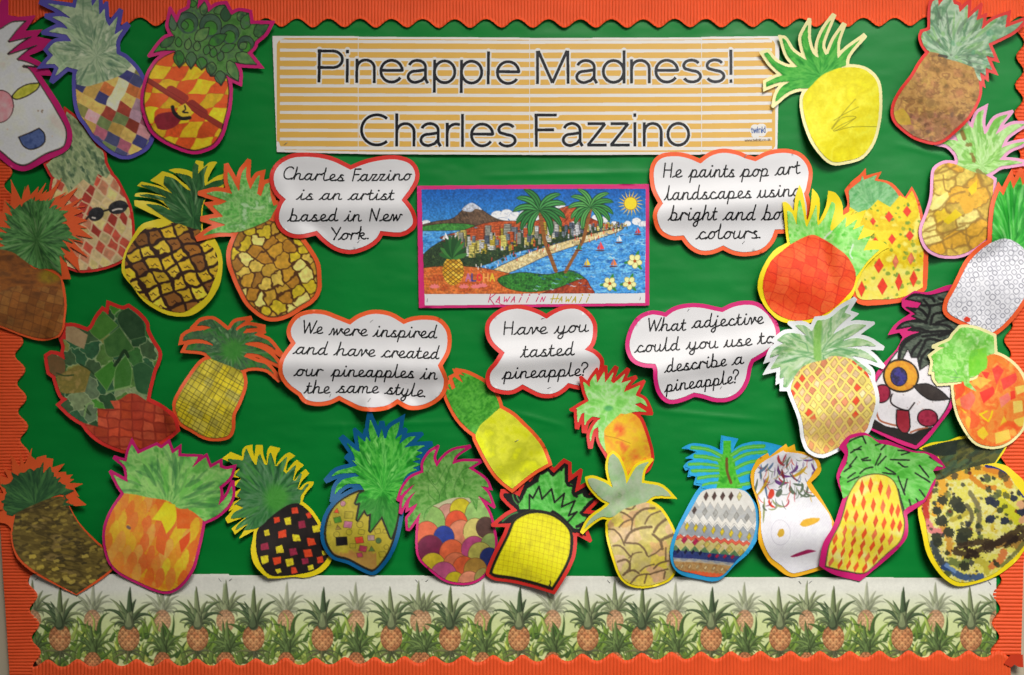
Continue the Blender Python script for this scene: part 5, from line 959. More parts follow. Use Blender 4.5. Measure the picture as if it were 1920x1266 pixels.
def b_fire(c):
    c.cv.wash(c.mc, [(140, 212, 100), (176, 226, 140), (110, 192, 70), (196, 232, 170)], 14, 4); c.cv.wash(c.area('400,330 540,300 560,480 440,560 380,550 380,420'), [(110, 200, 50), (130, 210, 60)], 9, 3, a=.8); c.cv.blots(c.mc, 34, 3, 7, [(96, 180, 60), (120, 200, 90), (180, 230, 150)], 5, .5, 1.4, area=c.mc & (c.cv.Y < c.A(0, 400)[1])); c.line('235,500 265,550|195,570 290,575|200,600 240,595', 7, (110, 150, 110), .8, c.mc)
    c.cv.wash(c.mf, [(244, 130, 60), (246, 150, 70), (238, 110, 50), (244, 170, 80)], 18, 5)
    for t, cols in (('235,620 320,610 330,700 240,780', [(232, 76, 44), (240, 96, 60)]), ('280,760 400,700 430,770 370,870 300,840', [(236, 110, 90), (240, 130, 110)]), ('470,710 590,655 600,720 500,810', [(226, 52, 44), (232, 66, 54)]), ('590,500 640,460 690,510 620,640', [(224, 66, 56), (232, 90, 76)]), ('660,590 790,530 790,610 680,690', [(230, 84, 76), (226, 66, 60)]), ('640,760 720,710 750,770 660,850', [(234, 120, 110), (240, 140, 120)]), ('740,700 780,690 790,760 745,780', [(230, 60, 44), (226, 70, 50)]), ('450,560 500,560 490,650', [(226, 60, 50), (220, 50, 44)]), ('495,520 570,530 540,600', [(230, 70, 56), (224, 60, 50)]), ('545,380 640,380 740,470 700,480 640,430 570,500', [(244, 120, 40), (246, 140, 60)]), ('380,860 470,950 440,1020 370,1040', [(238, 90, 50), (240, 110, 60)])):
        c.fill(t, cols, 8, None, a=.95)
    for t, cols in (('440,1060 500,1015 550,1090 500,1140 450,1100', [(248, 210, 50), (246, 220, 70)]), ('610,1080 740,1045 760,1130 620,1180', [(246, 220, 110), (246, 214, 90)]), ('765,790 850,780 865,880 780,900', [(246, 220, 110), (248, 226, 130)]), ('780,960 880,930 880,1010 830,1030', [(246, 220, 100), (248, 214, 90)]), ('270,840 350,890 330,900', [(248, 200, 60), (248, 200, 60)]), ('350,920 380,950 360,1040 330,980', [(248, 200, 80), (246, 190, 70)]), ('650,1030 690,920 725,980', [(248, 210, 60), (248, 210, 60)]), ('640,620 620,700 600,720', [(248, 180, 70), (248, 180, 70)]), ('450,560 580,600 480,680 400,600', [(248, 200, 90), (248, 190, 80)]), ('780,660 860,640 870,700 800,730', [(248, 222, 130), (246, 214, 100)])):
        c.fill(t, cols, 8, None, a=.8)
    c.line('465,905 545,970 580,880|465,910 530,880', 17, (248, 206, 30), .95, c.mf, k=2); c.line('660,1040 740,990 830,1040', 44, (238, 84, 40), .7, c.mf, soft=3)
PINE['fire'] = dict(label='orange pineapple with red patches and a yellow arrow mark on cream card, right edge', F=FT, card='cream', m=5.5, curl=.8, paint=b_fire,
    crown='235,190 290,125 340,120 450,140 600,200 615,350 560,375 545,490 440,565 390,575 385,620 450,705 330,645 300,610 90,625 60,580 60,520 35,520 50,430 30,380 100,330 160,300 80,290 200,240',
    fruit='225,640 330,620 440,590 480,540 560,370 640,370 740,430 830,540 880,700 880,900 870,1030 790,1120 660,1190 520,1190 400,1130 300,980 240,800')
# ---------------------------------------------------------------- lettering: pen strokes on an (x height 1) grid
def arc(cx, cy, rx, ry, a0, a1, n=14): return [(cx+rx*math.cos(math.radians(a0+(a1-a0)*k/n)), cy+ry*math.sin(math.radians(a0+(a1-a0)*k/n))) for k in range(n+1)]
def cr(s, k=5):
    p = np.array([tuple(map(float, t.split(','))) for t in s.split()]); return [tuple(q) for q in smooth(p, None, k, False)]
# looped joined handwriting; x height 1, baseline 0, y up.  (strokes, advance, exits at the top?)
CUR = {
 'a': (['0,0 .2,.12 .5,.62 .8,.98', '1.22,.84 1.0,1.0 .66,.92 .42,.5 .46,.12 .7,0 1.0,.22 1.2,.66 1.26,.98', '1.26,1.0 1.18,.4 1.2,.06 1.42,0 1.6,.12'], 1.5, 0),
 'b': (['0,0 .3,.35 .55,1.3 .58,2.0', '.58,2.0 .46,1.0 .4,.05', '.4,.3 .46,.85 .8,1.0 1.14,.8 1.18,.35 .9,0 .5,.02', '.9,0 1.2,0 1.5,.1'], 1.45, 0),
 'c': (['0,0 .22,.12 .5,.62 .8,.98', '1.16,.82 .9,1.0 .62,.85 .46,.45 .56,.08 .85,0 1.15,.1 1.3,.2'], 1.25, 0),
 'd': (['0,0 .2,.12 .5,.62 .8,.98', '1.22,.84 1.0,1.0 .66,.92 .42,.5 .46,.12 .7,0 1.0,.22 1.2,.66', '1.34,2.0 1.2,1.0 1.16,.3 1.26,.02 1.5,.04 1.62,.12'], 1.52, 0),
 'e': (['0,0 .35,.16 .8,.42 1.08,.72 .98,.98 .7,.96 .48,.6 .5,.18 .75,0 1.05,.04 1.3,.16'], 1.22, 0),
 'g': (['0,0 .2,.12 .5,.62 .8,.98', '1.22,.84 1.0,1.0 .66,.92 .42,.5 .46,.12 .7,0 1.0,.22 1.2,.66 1.26,.98', '1.26,1.0 1.16,.1 1.08,-.6 .8,-.86 .52,-.66 .7,-.3 1.2,-.06 1.5,.06'], 1.42, 0),
 'h': (['0,0 .3,.35 .55,1.3 .58,2.0', '.58,2.0 .48,1.0 .4,0', '.42,.35 .66,.85 .95,1.0 1.14,.86 1.1,.3 1.18,.02 1.4,.04 1.52,.12'], 1.45, 0),
 'i': (['0,0 .22,.15 .5,.65 .62,1.0', '.62,1.0 .56,.4 .6,.06 .8,0 .98,.1', '@.74,1.52'], .9, 0),
 'j': (['0,0 .22,.15 .5,.65 .62,1.0', '.62,1.0 .52,.1 .44,-.6 .16,-.86 -.1,-.66 .1,-.3 .6,-.06 .9,.06', '@.74,1.52'], .82, 0),
 'k': (['0,0 .3,.35 .55,1.3 .58,2.0', '.58,2.0 .48,1.0 .4,0', '.42,.45 .7,.95 1.0,.96 1.02,.66 .5,.46', '.62,.48 .9,.1 1.15,.0 1.35,.12'], 1.3, 0),
 'l': (['0,0 .3,.4 .56,1.3 .62,2.0', '.62,2.0 .52,1.0 .5,.3 .6,.02 .8,0 .98,.1'], .9, 0),
 'm': (['0,0 .2,.2 .42,.7 .52,1.0', '.52,1.0 .44,.5 .4,0', '.42,.4 .62,.86 .86,1.0 1.0,.8 .96,.0', '.98,.4 1.18,.86 1.42,1.0 1.58,.82 1.54,.3 1.62,.02 1.84,.04 1.96,.12'], 1.9, 0),
 'n': (['0,0 .2,.2 .42,.7 .52,1.0', '.52,1.0 .44,.5 .4,0', '.42,.4 .66,.86 .95,1.0 1.14,.86 1.1,.3 1.18,.02 1.4,.04 1.52,.12'], 1.45, 0),
 'o': (['0,0 .2,.12 .5,.62 .8,.98', '1.0,.98 .66,.92 .42,.5 .46,.12 .7,0 1.04,.2 1.16,.6 1.04,.92 .84,.98 1.1,.9 1.35,.92'], 1.2, 1),
 'p': (['0,0 .2,.2 .42,.7 .54,1.0', '.54,1.0 .42,.2 .3,-.75', '.42,.35 .6,.85 .95,1.0 1.2,.75 1.14,.28 .84,0 .48,.06', '.84,0 1.1,0 1.42,.08'], 1.38, 0),
 'r': (['0,0 .2,.2 .42,.7 .52,1.0', '.52,1.0 .44,.5 .4,0', '.42,.45 .62,.88 .86,1.0 1.06,.9 1.2,.86'], 1.0, 1),
 's': (['0,0 .3,.2 .62,.7 .86,.98', '1.0,.9 .8,1.0 .62,.86 .72,.6 .98,.4 .98,.12 .7,0 .42,.04', '.7,0 1.0,.0 1.22,.08'], 1.15, 0),
 't': (['0,0 .25,.3 .5,1.0 .6,1.6', '.6,1.6 .52,.8 .52,.2 .62,.0 .84,.02 1.0,.1', '_.3,1.05 .92,1.08'], .92, 0),
 'u': (['0,0 .2,.2 .4,.7 .5,1.0', '.5,1.0 .42,.4 .5,.06 .72,0 1.0,.2 1.16,.6 1.2,1.0', '1.2,1.0 1.14,.3 1.2,.02 1.4,.02 1.54,.12'], 1.45, 0),
 'v': (['0,0 .2,.2 .36,.8 .5,1.0 .62,.8 .68,0', '.68,0 .95,.5 1.08,.98 1.3,.9'], 1.15, 1),
 'w': (['0,0 .2,.2 .36,.8 .48,1.0 .58,.7 .62,0', '.62,0 .84,.5 .96,.9', '.96,.9 1.02,.4 1.08,0', '1.08,0 1.34,.5 1.46,.98 1.7,.9'], 1.52, 1),
 'y': (['0,0 .2,.2 .4,.7 .5,1.0', '.5,1.0 .42,.4 .5,.06 .72,0 1.0,.2 1.16,.6 1.2,1.0', '1.2,1.0 1.1,.1 1.02,-.6 .74,-.86 .46,-.66 .64,-.3 1.14,-.06 1.44,.06'], 1.36, 0),
 'z': (['0,0 .3,.4 .5,.96', '_.46,.98 1.1,.98 .5,.02', '_.5,.02 1.2,.02'], 1.1, 0),
 'C': (['1.45,1.75 1.2,1.98 .8,1.96 .4,1.5 .28,.8 .5,.16 .95,0 1.4,.2'], 1.35, 0),
 'F': (['_.5,1.95 .3,0', '_.5,1.92 1.3,1.92', '_.42,1.02 1.1,1.02'], 1.0, 0),
 'N': (['_.25,0 .4,1.95 1.15,.02 1.45,1.95'], 1.6, 0),
 'Y': (['_.15,1.95 .75,.95', '_1.3,1.95 .55,0'], 1.15, 0),
 'H': (['_.3,1.95 .3,0', '_1.25,1.95 1.25,0', '_.3,1.0 1.25,1.0'], 1.5, 0),
 'W': (['_.1,1.95 .45,0 .95,1.6 1.3,0 1.95,1.95'], 1.75, 0),
 '.': (['@.3,.06'], .5, 0), '?': (['.1,1.5 .2,1.86 .6,1.96 .95,1.6 .85,1.2 .5,.9 .42,.45', '@.38,.04'], 1.1, 0)}
def cursive(word, x0, y0, x1, y1, xh, slant=.12):
    """strokes (photo mm) of a joined word from (x0,y0) to (x1,y1) on the baseline; dots are single points"""
    out = []; px = 0; top = False; maxx = 0
    for i, ch in enumerate(word):
        st, adv, tp = CUR[ch]; first = True
        for s in st:
            if s[0] == '@': q = [tuple(map(float, s[1:].split(',')))]
            elif s[0] == '_': q = [tuple(map(float, t.split(','))) for t in s[1:].split()]
            else:
                if first and top and ch not in 'F.?':
                    s = ' '.join(['-.05,.9']+s.split()[2:]) if len(s.split()) > 3 else s
                    if ch == 'e': s = '-.05,.9 .1,.6 .4,.3 .8,.42 1.08,.72 .98,.98 .7,.96 .48,.6 .5,.18 .75,0 1.05,.04 1.3,.16'
                q = cr(s)
            first = False
            out.append([(a+px, b) for a, b in q])
        last = max(max(a for a, b in q) for q in out); px += adv; top = bool(tp)
        if top: pass
    mx = max(max(a for a, b in q) for q in out); mn = min(min(a for a, b in q) for q in out)
    L = math.hypot(x1-x0, y1-y0); ux, uy = (x1-x0)/L, (y1-y0)/L; nx, ny = uy, -ux
    sx = L/(mx-mn); res = []
    for q in out:
        res.append([(x0+ux*((a-mn)*sx+b*slant*xh)+nx*b*xh, y0+uy*((a-mn)*sx+b*slant*xh)+ny*b*xh) for a, b in q])
    return res
# plain sans serif for the banner, cap height 1
A_ = arc
SANS = {
 'P': ([[(.07, 0), (.07, 1)], [(.02, .955), (.42, .955)]+A_(.42, .705, .25, .25, 90, -90)+[(.02, .455)]], .74),
 'i': ([[(.06, 0), (.06, .73)], [(.06, .89), (.06, 1)]], .25), 'l': ([[(.06, 0), (.06, 1)]], .25), '!': ([[(.07, 0), (.07, .1)], [(.07, .24), (.07, .6)], [(.07, .55), (.07, 1)]], .2),
 'n': ([[(.06, 0), (.06, .73)], [(.06, .4)]+A_(.29, .45, .225, .245, 170, 0)+[(.515, 0)]], .64),
 'h': ([[(.06, 0), (.06, 1)], [(.06, .4)]+A_(.29, .45, .225, .245, 170, 0)+[(.515, 0)]], .64),
 'r': ([[(.06, 0), (.06, .73)], [(.06, .4)]+A_(.30, .44, .235, .25, 170, 68)], .40),
 'e': ([[(.04, .39), (.60, .39)]+A_(.325, .365, .28, .33, 5, 325, 24)], .70),
 'a': ([A_(.29, .50, .215, .20, 165, 0)+[(.505, .14), (.57, .01)], [(.505, .42), (.32, .385)]+A_(.235, .205, .18, .17, 100, 285, 12)+[(.42, .1), (.505, .22)]], .68),
 'p': ([[(.06, -.27), (.06, .73)], A_(.325, .365, .265, .33, 0, 360, 28)], .70), 'd': ([[(.59, 0), (.59, 1)], A_(.32, .365, .265, .33, 0, 360, 28)], .72),
 'o': ([A_(.335, .365, .28, .33, 0, 360, 28)], .74), 'c': ([A_(.325, .365, .28, .33, 42, 318, 24)], .64),
 's': ([A_(.26, .53, .2, .165, 25, 215, 14)+[(.28, .375)]+A_(.275, .205, .215, .17, 65, -160, 14)], .60),
 'M': ([[(.07, 0), (.07, 1)], [(.09, 1), (.45, .03)], [(.45, .03), (.83, 1)], [(.85, 0), (.85, 1)]], 1.02),
 'C': ([A_(.46, .5, .4, .455, 48, 312, 28)], .92), 'F': ([[(.07, 0), (.07, 1)], [(.02, .955), (.62, .955)], [(.05, .51), (.55, .51)]], .74),
 'z': ([[(.03, .69), (.50, .69)], [(.50, .69), (.04, .045)], [(.02, .045), (.54, .045)]], .62),
 't': ([[(.15, .9), (.15, .1), (.3, .03)], [(0, .69), (.3, .69)]], .38), 'w': ([[(.02, .73), (.2, .02)], [(.2, .02), (.38, .7)], [(.38, .7), (.56, .02)], [(.56, .02), (.74, .73)]], .82),
 'k': ([[(.06, 0), (.06, 1)], [(.5, .73), (.08, .3)], [(.2, .42), (.52, 0)]], .58), 'u': ([[(.06, .73)]+A_(.29, .26, .225, .225, 180, 360)+[(.515, .73)], [(.515, 0), (.515, .73)]], .64), '.': ([[(.06, 0), (.06, .1)]], .22)}
def sans(word, x0, y0, x1, y1, cap):
    out = []; px = 0
    for ch in word:
        st, adv = SANS[ch]; out += [[(a+px, b) for a, b in q] for q in st]; px += adv
    mx = max(a for q in out for a, b in q); mn = min(a for q in out for a, b in q); L = math.hypot(x1-x0, y1-y0); ux, uy = (x1-x0)/L, (y1-y0)/L; s = L/(mx-mn)
    return [[(x0+ux*(a-mn)*s+uy*b*cap, y0+uy*(a-mn)*s-ux*b*cap) for a, b in q] for q in out]
def wordmask(cv, strokes, w, butt=False, dot=1.25):
    m = np.zeros((cv.H, cv.W), bool)
    for q in strokes:
        if len(q) == 1: m |= cv.ell(q[0][0], q[0][1], w*dot/2*1.15, w*dot/2*1.15)
        else: m |= cv.cov(q, w, butt)
    return m
def fake(h0=0): return np.full((GH, GW), float(h0))
# ---------------------------------------------------------------- wall and green paper
def grid_sheet(name, x0, y0, x1, y1, n, m, hf, mt, skew=None, **k):
    X, Y = np.meshgrid(np.linspace(0, 1, n), np.linspace(y0, y1, m)); xl = x0 if skew is None else skew(Y); xr = x1 if skew is None else np.interp(Y, [0, 1300], [1950, 1890]); X = xl+(xr-xl)*X; co = to3(X.ravel(), Y.ravel(), hf(X, Y).ravel(), (0, 0, 0))
    i = np.arange(n*m).reshape(m, n); F = np.stack([i[:-1, :-1], i[1:, :-1], i[1:, 1:], i[:-1, 1:]], -1).reshape(-1, 4)
    return setup(mesh_np(name, co, F, mt), **k)
grid_sheet('wall', -900, -900, 2820, 2166, 40, 30, lambda X, Y: -14+(fbm(X/200, Y/200, 3)-.5)*2, M_WALL, kind='structure')
def green_h(X, Y):
    h = -3.5+(fbm(X/230, Y/120, 5, 3)-.5)*5+(fbm(X/60, Y/22, 9, 2)-.5)*1.4
    for (x0, y0, x1, y1, a) in [(900, 330, 1240, 322, .8), (600, 345, 800, 350, .7), (560, 800, 900, 790, .7), (1230, 770, 1440, 790, .9), (1240, 590, 1290, 578, 1.1), (950, 770, 1060, 800, .8), (1650, 545, 1760, 548, .6), (1680, 270, 1800, 300, .8), (650, 840, 640, 790, .5), (1040, 110, 1400, 64, .3)]:
        dx, dy = x1-x0, y1-y0; L2 = dx*dx+dy*dy; t = np.clip(((X-x0)*dx+(Y-y0)*dy)/L2, 0, 1); d = np.hypot(X-x0-t*dx, Y-y0-t*dy); h = h+1.7*a*np.exp(-(d/4.5)**2)*np.sin(np.pi*t)**.5
    return h
grid_sheet('green_backing_paper', 0, 2, 1945, 1242, 495, 311, green_h, M_GREEN, skew=lambda a: np.interp(a, [0, 350, 700, 850, 1170, 1300], [-24, -5, 16, 22, 40, 48]), label='smooth green backing paper covering the display board', cat='backing paper')
# ---------------------------------------------------------------- corrugated orange border strips
def corrugated(label, along, a0, a1, edge, outer, pitch, base, seed, twist=None):
    """along='x': ribs run vertically.  edge(a), outer(a): where the rib ends on the scalloped and on the far side"""
    n = int((a1-a0)/pitch*8); A = np.linspace(a0, a1, n); rows = 14; E = edge(A); O = outer(A); T = np.linspace(0, 1, rows)
    co = []; R = np.random.RandomState(seed)
    ph = ((A/pitch) % 1); prof = 2.2*np.abs(np.sin(np.pi*A/pitch))**.55
    for t in T:
        b = E+(O-E)*t; wob = (fbm(A/60, b/60, seed)-.5)*2.2; z = base+prof*(.85+.3*fbm(A/25, b/25, seed+2))+(fbm(A/90, b/50, seed+4)-.5)*3
        aa = A+wob*.9
        x, y = (aa, b) if along == 'x' else (b, aa)
        co.append(to3(x, y, z, (0, 0, 0)))
    co = np.vstack(co); i = np.arange(rows*n).reshape(rows, n); F = np.stack([i[:-1, :-1], i[1:, :-1], i[1:, 1:], i[:-1, 1:]], -1).reshape(-1, 4)
    v = co[F[0]]; nrm = np.cross(v[1]-v[0], v[2]-v[1])
    if nrm[1] > 0: F = F[:, ::-1]
    # cut edge with thickness
    e = np.arange(n); c2 = co[:n].copy(); c2[:, 1] += .0028; k = len(co); co = np.vstack([co, c2]); rim = np.stack([e[:-1], e[1:], k+e[1:], k+e[:-1]], 1)
    return setup(mesh_np('corrugated_border_strip', co, np.vstack([F, rim]), M_CORR), label=label, cat='border strip', group='orange corrugated border strips')
def wave(c, pitch, amp, mean, sgn=1, sharp=.0):
    def f(a):
        w = np.cos(2*np.pi*(a-c)/pitch); w = w+sharp*(w*w-.5)
        return mean(a)+sgn*amp*w+(fbm(a/40, a*0, 4)-.5)*2.4
    return f
top_mean = lambda a: 44.5-6*((a-1000)/900.)**2-.0*a
corrugated('orange corrugated strip with scalloped lower edge along the top', 'x', -40, 1960, wave(999.5, 58.9, 7.8, top_mean, 1, .12), lambda a: a*0-60, 6.1, 1.2, 3)
left_mean = lambda a: np.interp(a, [0, 350, 700, 850, 1170, 1300], [-4, 17, 40, 48, 66.5, 74])
corrugated('orange corrugated strip down the left side beside the dark wall', 'y', -40, 1300, wave(1170, 53, 8.2, left_mean, 1, -.1), lambda a: np.interp(a, [0, 970, 1060, 1266], [-45, 0, 6, 19]), 6.0, 1.4, 5)
right_mean = lambda a: np.interp(a, [0, 200, 600, 800, 1170, 1300], [1914, 1909, 1891, 1882, 1866, 1860])
corrugated('orange corrugated strip down the right side beside the pale wall', 'y', -40, 1228, wave(1167, 53, 7.2, right_mean, -1, .0), lambda a: np.interp(a, [0, 1060, 1266], [1990, 1918, 1912]), 6.9, 1.4, 7)
bot_mean = lambda a: np.interp(a, [80, 480, 925, 1362, 1860], [1243.5, 1241, 1235.5, 1228, 1226])
def bot_outer(a): return np.where(a < 1890, 1330., 1330.)
corrugated('orange corrugated strip with scalloped upper edge along the bottom', 'x', 62, 1893, wave(925, 55.6, 6.6, bot_mean, -1, .2), bot_outer, 6.6, 3.8, 9)
cvt = Canvas(1850, 1205, 1935, 1290, .8)
mt = cvt.poly(outline('1892,1226 1915,1226 1916,1250 1905,1248 1900,1244 1893,1250 1880,1243', (0, 0, 1)))
to = flat_part('torn_border_flap', cvt, mt, M_CORR_T, None, fake(7.5), 0, (0, 0), (0, 0, 0), .3, 6, thick=.4); setup(to, 'dark orange torn flap folded at the bottom right corner of the border', 'paper flap')
# ---------------------------------------------------------------- printed pineapple border along the bottom (five sheets)
def paint_print(cv, x0, x1):
    X, Y = cv.X, cv.Y
    t = np.clip((Y-1105)/60, 0, 1)[..., None]; base = np.array((222, 222, 212))/255.*(1-t)+np.array((204, 214, 158))/255.*t
    cv.C[:] = base*(.98+.04*fbm(X/30, Y/30, 3))[..., None]
    off = x0; mn = [v for v in (off+51, off+180, off+309) if v < x1+30]; fd = [v for v in (off, off+112, off+243, off+360) if v < x1+40]
    R = random.Random(77)                      # the same print on every sheet
    def leaf(x, y, g, L, w, col, al, curl, sh=.68, hi=1.22):
        P = []; a = math.radians(g); col = np.array(col, float)
        for k in range(9):
            t_ = k/8; aa = a+curl*t_**1.6; P.append((x, y)); x += L/8*math.cos(aa); y += L/8*math.sin(aa)
        cv.stroke(P, w*1.12, col*sh, al, None, .6, taper=True); cv.stroke([(p[0]-w*.08, p[1]-w*.05) for p in P], w*.8, col, al, None, .8, taper=True)
        cv.stroke([(p[0]-w*.2, p[1]-w*.12) for p in P[1:-1]], w*.22, np.minimum(col*hi, 250), al*.8, None, .9, taper=2)
    def crown(cx, cy, s, al, cols, seed):
        r = random.Random(seed)
        for g, L, w, cu in [(-150, 26, 6, -2.2), (-30, 26, 6, 2.2), (-172, 20, 5, -1.9), (-8, 20, 5, 1.9), (-146, 36, 7, -2.4), (-34, 38, 7, 2.6), (-135, 44, 7.5, -2.2), (-45, 46, 7.5, 2.5), (-125, 58, 8, -1.7), (-55, 60, 8, 2.0), (-140, 30, 7, -1.6), (-40, 32, 7, 1.9), (-116, 62, 9, -.8), (-64, 62, 9, 1.1), (-104, 52, 10, -.3), (-76, 54, 10, .4), (-92, 72, 12, .05), (-118, 34, 9, -.5), (-62, 34, 9, .5), (-99, 34, 12, -.2), (-80, 30, 12, .2), (-112, 20, 9, -.2), (-68, 20, 9, .2), (-90, 22, 12, 0)]:
            leaf(cx+r.uniform(-1, 1), cy-2*s+r.uniform(-1.5, 1)*s, g+r.uniform(-4, 4), L*s*r.uniform(.82, .98), w*s*1.2, np.array(cols[r.randrange(len(cols))], float), al, cu*r.uniform(.85, 1.15))
    def body(cx, cy, rx, ry, al, cols, dk):
        mm = cv.ell(cx, cy, rx, ry); save = cv.C.copy(); cv.put(mm, np.array(dk)/255.); px = rx*2/3.7
        for r in range(-5, 6):
            for q in range(-4, 5):
                x = cx+(q+.5*(r % 2))*px; y = cy+r*px*.56; d = math.hypot((x-cx)/rx, (y-cy)/ry)
                if d > 1.1: continue
                s = px*.50*(1-.1*d); c = np.array(R.choice(cols), float)*(1.06-.22*d)
                w_ = 1-.25*abs(x-cx)/rx; p = np.array([(x-s*w_, y+.5), (x-s*.25, y-s*.95), (x+s*.3, y-s*.9), (x+s*w_, y+.3), (x+s*.2, y+s*.95), (x-s*.3, y+s*.85)])
                k = cv.poly(p) & mm; cv.put(k, c/255.); cv.stroke([(x-s*.4, y-s*.35), (x+s*.25, y-s*.45)], s*.42, np.minimum(c*1.25, 250), .75, k); cv.stroke([(x, y+s*.2), (x+.5, y+s*.5)], s*.4, c*.72, .7, k)
        cv.C = save*(1-al)+cv.C*al
    G0 = [(86, 100, 70), (104, 116, 80), (70, 86, 60), (124, 134, 98), (94, 110, 76)]; G1 = [(158, 164, 136), (168, 172, 146), (150, 156, 126)]; GS_ = [(124, 134, 100), (138, 146, 112)]; G2 = [(92, 112, 66), (106, 126, 74), (80, 98, 58)]
    B0 = [(196, 142, 98), (210, 156, 108), (182, 126, 86), (202, 150, 104)]; B1 = [(208, 160, 124), (200, 150, 114)]
    for fx in fd:
        e = fx in (off, off+360); crown(fx, 1152, .92, .9 if e else .62, GS_ if e else G1, int(fx-off)); body(fx, 1164, 16, 21, .85, B1, (160, 114, 84))
    for k in range(210):                       # undergrowth
        x = R.uniform(off-14, off+376); y = R.uniform(1184, 1264); leaf(x, y, R.uniform(-165, -15), R.uniform(18, 50), R.uniform(5, 11), R.choice([(106, 134, 60), (132, 156, 76), (84, 112, 54), (158, 176, 92), (118, 146, 62), (68, 94, 48), (186, 196, 104)]), .85, R.uniform(-1.6, 1.6))
    for mx in [off+51, off+180, off+309]:
        for sx in (-1, 1):
            leaf(mx+sx*14, 1222, -90-sx*22, 72, 12, (128, 144, 82), .92, sx*2.3); leaf(mx+sx*24, 1240, -90+sx*6, 52, 10, (104, 126, 66), .9, sx*1.7)
    for fx in fd+[off+243+130]:
        if fx > x1+30: continue
        crown(fx+2, 1224, .86, .95, G2, int(fx-off)+3); body(fx, 1241, 16, 19, .97, [(184, 124, 84), (196, 136, 92)], (116, 68, 44))
    for mx in mn:
        for g, L, cu in ((-165, 36, -1.2), (-15, 36, 1.2), (165, 30, -.9), (15, 30, .9), (120, 26, .3), (60, 26, -.3), (95, 24, 0)): leaf(mx+R.uniform(-4, 4), 1222, g, L, 5, R.choice([(92, 96, 70), (110, 110, 76), (80, 88, 58)]), .92, cu)
        body(mx, 1195, 20.5, 25, 1, B0, (136, 84, 54)); crown(mx, 1174, 1.08, 1, G0, int(mx-off))
        if mx == off+51: cv.stroke([(mx-8+(7-t*.9)*math.cos(t*1.9), 1143+(7-t*.9)*math.sin(t*1.9)) for t in np.linspace(0, 7, 26)], 1., (136, 146, 116), .85)
sheets = [(62, 425), (425, 793), (793, 1153), (1153, 1511), (1511, 1867)]
names5 = ['leftmost printed border sheet of pineapples, under the olive woven-looking pineapple', 'printed border sheet of pineapples, second from the left, under the black checkered pineapple', 'middle printed border sheet of pineapples, under the bright yellow dome', 'printed border sheet of pineapples under the blue-outlined and white faced pineapples', 'rightmost printed border sheet of pineapples, under the blotched dark pineapple']
for k, (x0, x1) in enumerate(sheets):
    cv = Canvas(x0-14, 1068, x1+6, 1262, 1.2); yt = 1076+(x0-60)*.0042
    if k == 0:
        ed = '58,1077 430,1076 430,1258 76,1258 68,1240 78,1224 68,1210 62,1202 66,1190 75,1170 64,1158 58,1147 64,1132 70,1117 60,1104 55,1092'
        pl_ = outline(ed, (0, 0, 1), 50)
    else: pl_ = np.array([(x0-4, yt+(.7 if k % 2 else 0)), (x1+(3 if k < 4 else 0), yt+1.3), (x1+(3 if k < 4 else 0), 1258), (x0-4, 1258)])
    m = cv.poly(pl_); paint_print(cv, x0+(0 if k else 0), x1)
    h = fake(.9+.5*(k % 2)); h = h+(fbm(GX/50, GY/40, k)-.5)*1.4+ (1.6*np.exp(-((GY-1082)/6.)**2)*fbm(GX/25, GY*0, k+3)); h = h+1.3
    root = empty('printed_border_sheet', (x0+x1)/2, 1165, 0, label=names5[k], cat='border sheet', group='pineapple print border sheets'); org = P3((x0+x1)/2, 1165, 0)
    dense_parts(cv, m, np.zeros((cv.H, cv.W), int), ['printed_paper'], root, h, 0, (0, 0), org, .88)
    i = (GX > x0-14) & (GX < x1+6) & (GY > 1070) & (GY < 1250); HMAP[i] = 3.
    staple(root, org, h, (0, 0), x0+8, yt+9, -40, 9, .6)
    staple(root, org, h, (0, 0), x1-12, yt+11, 50, 9, .6)
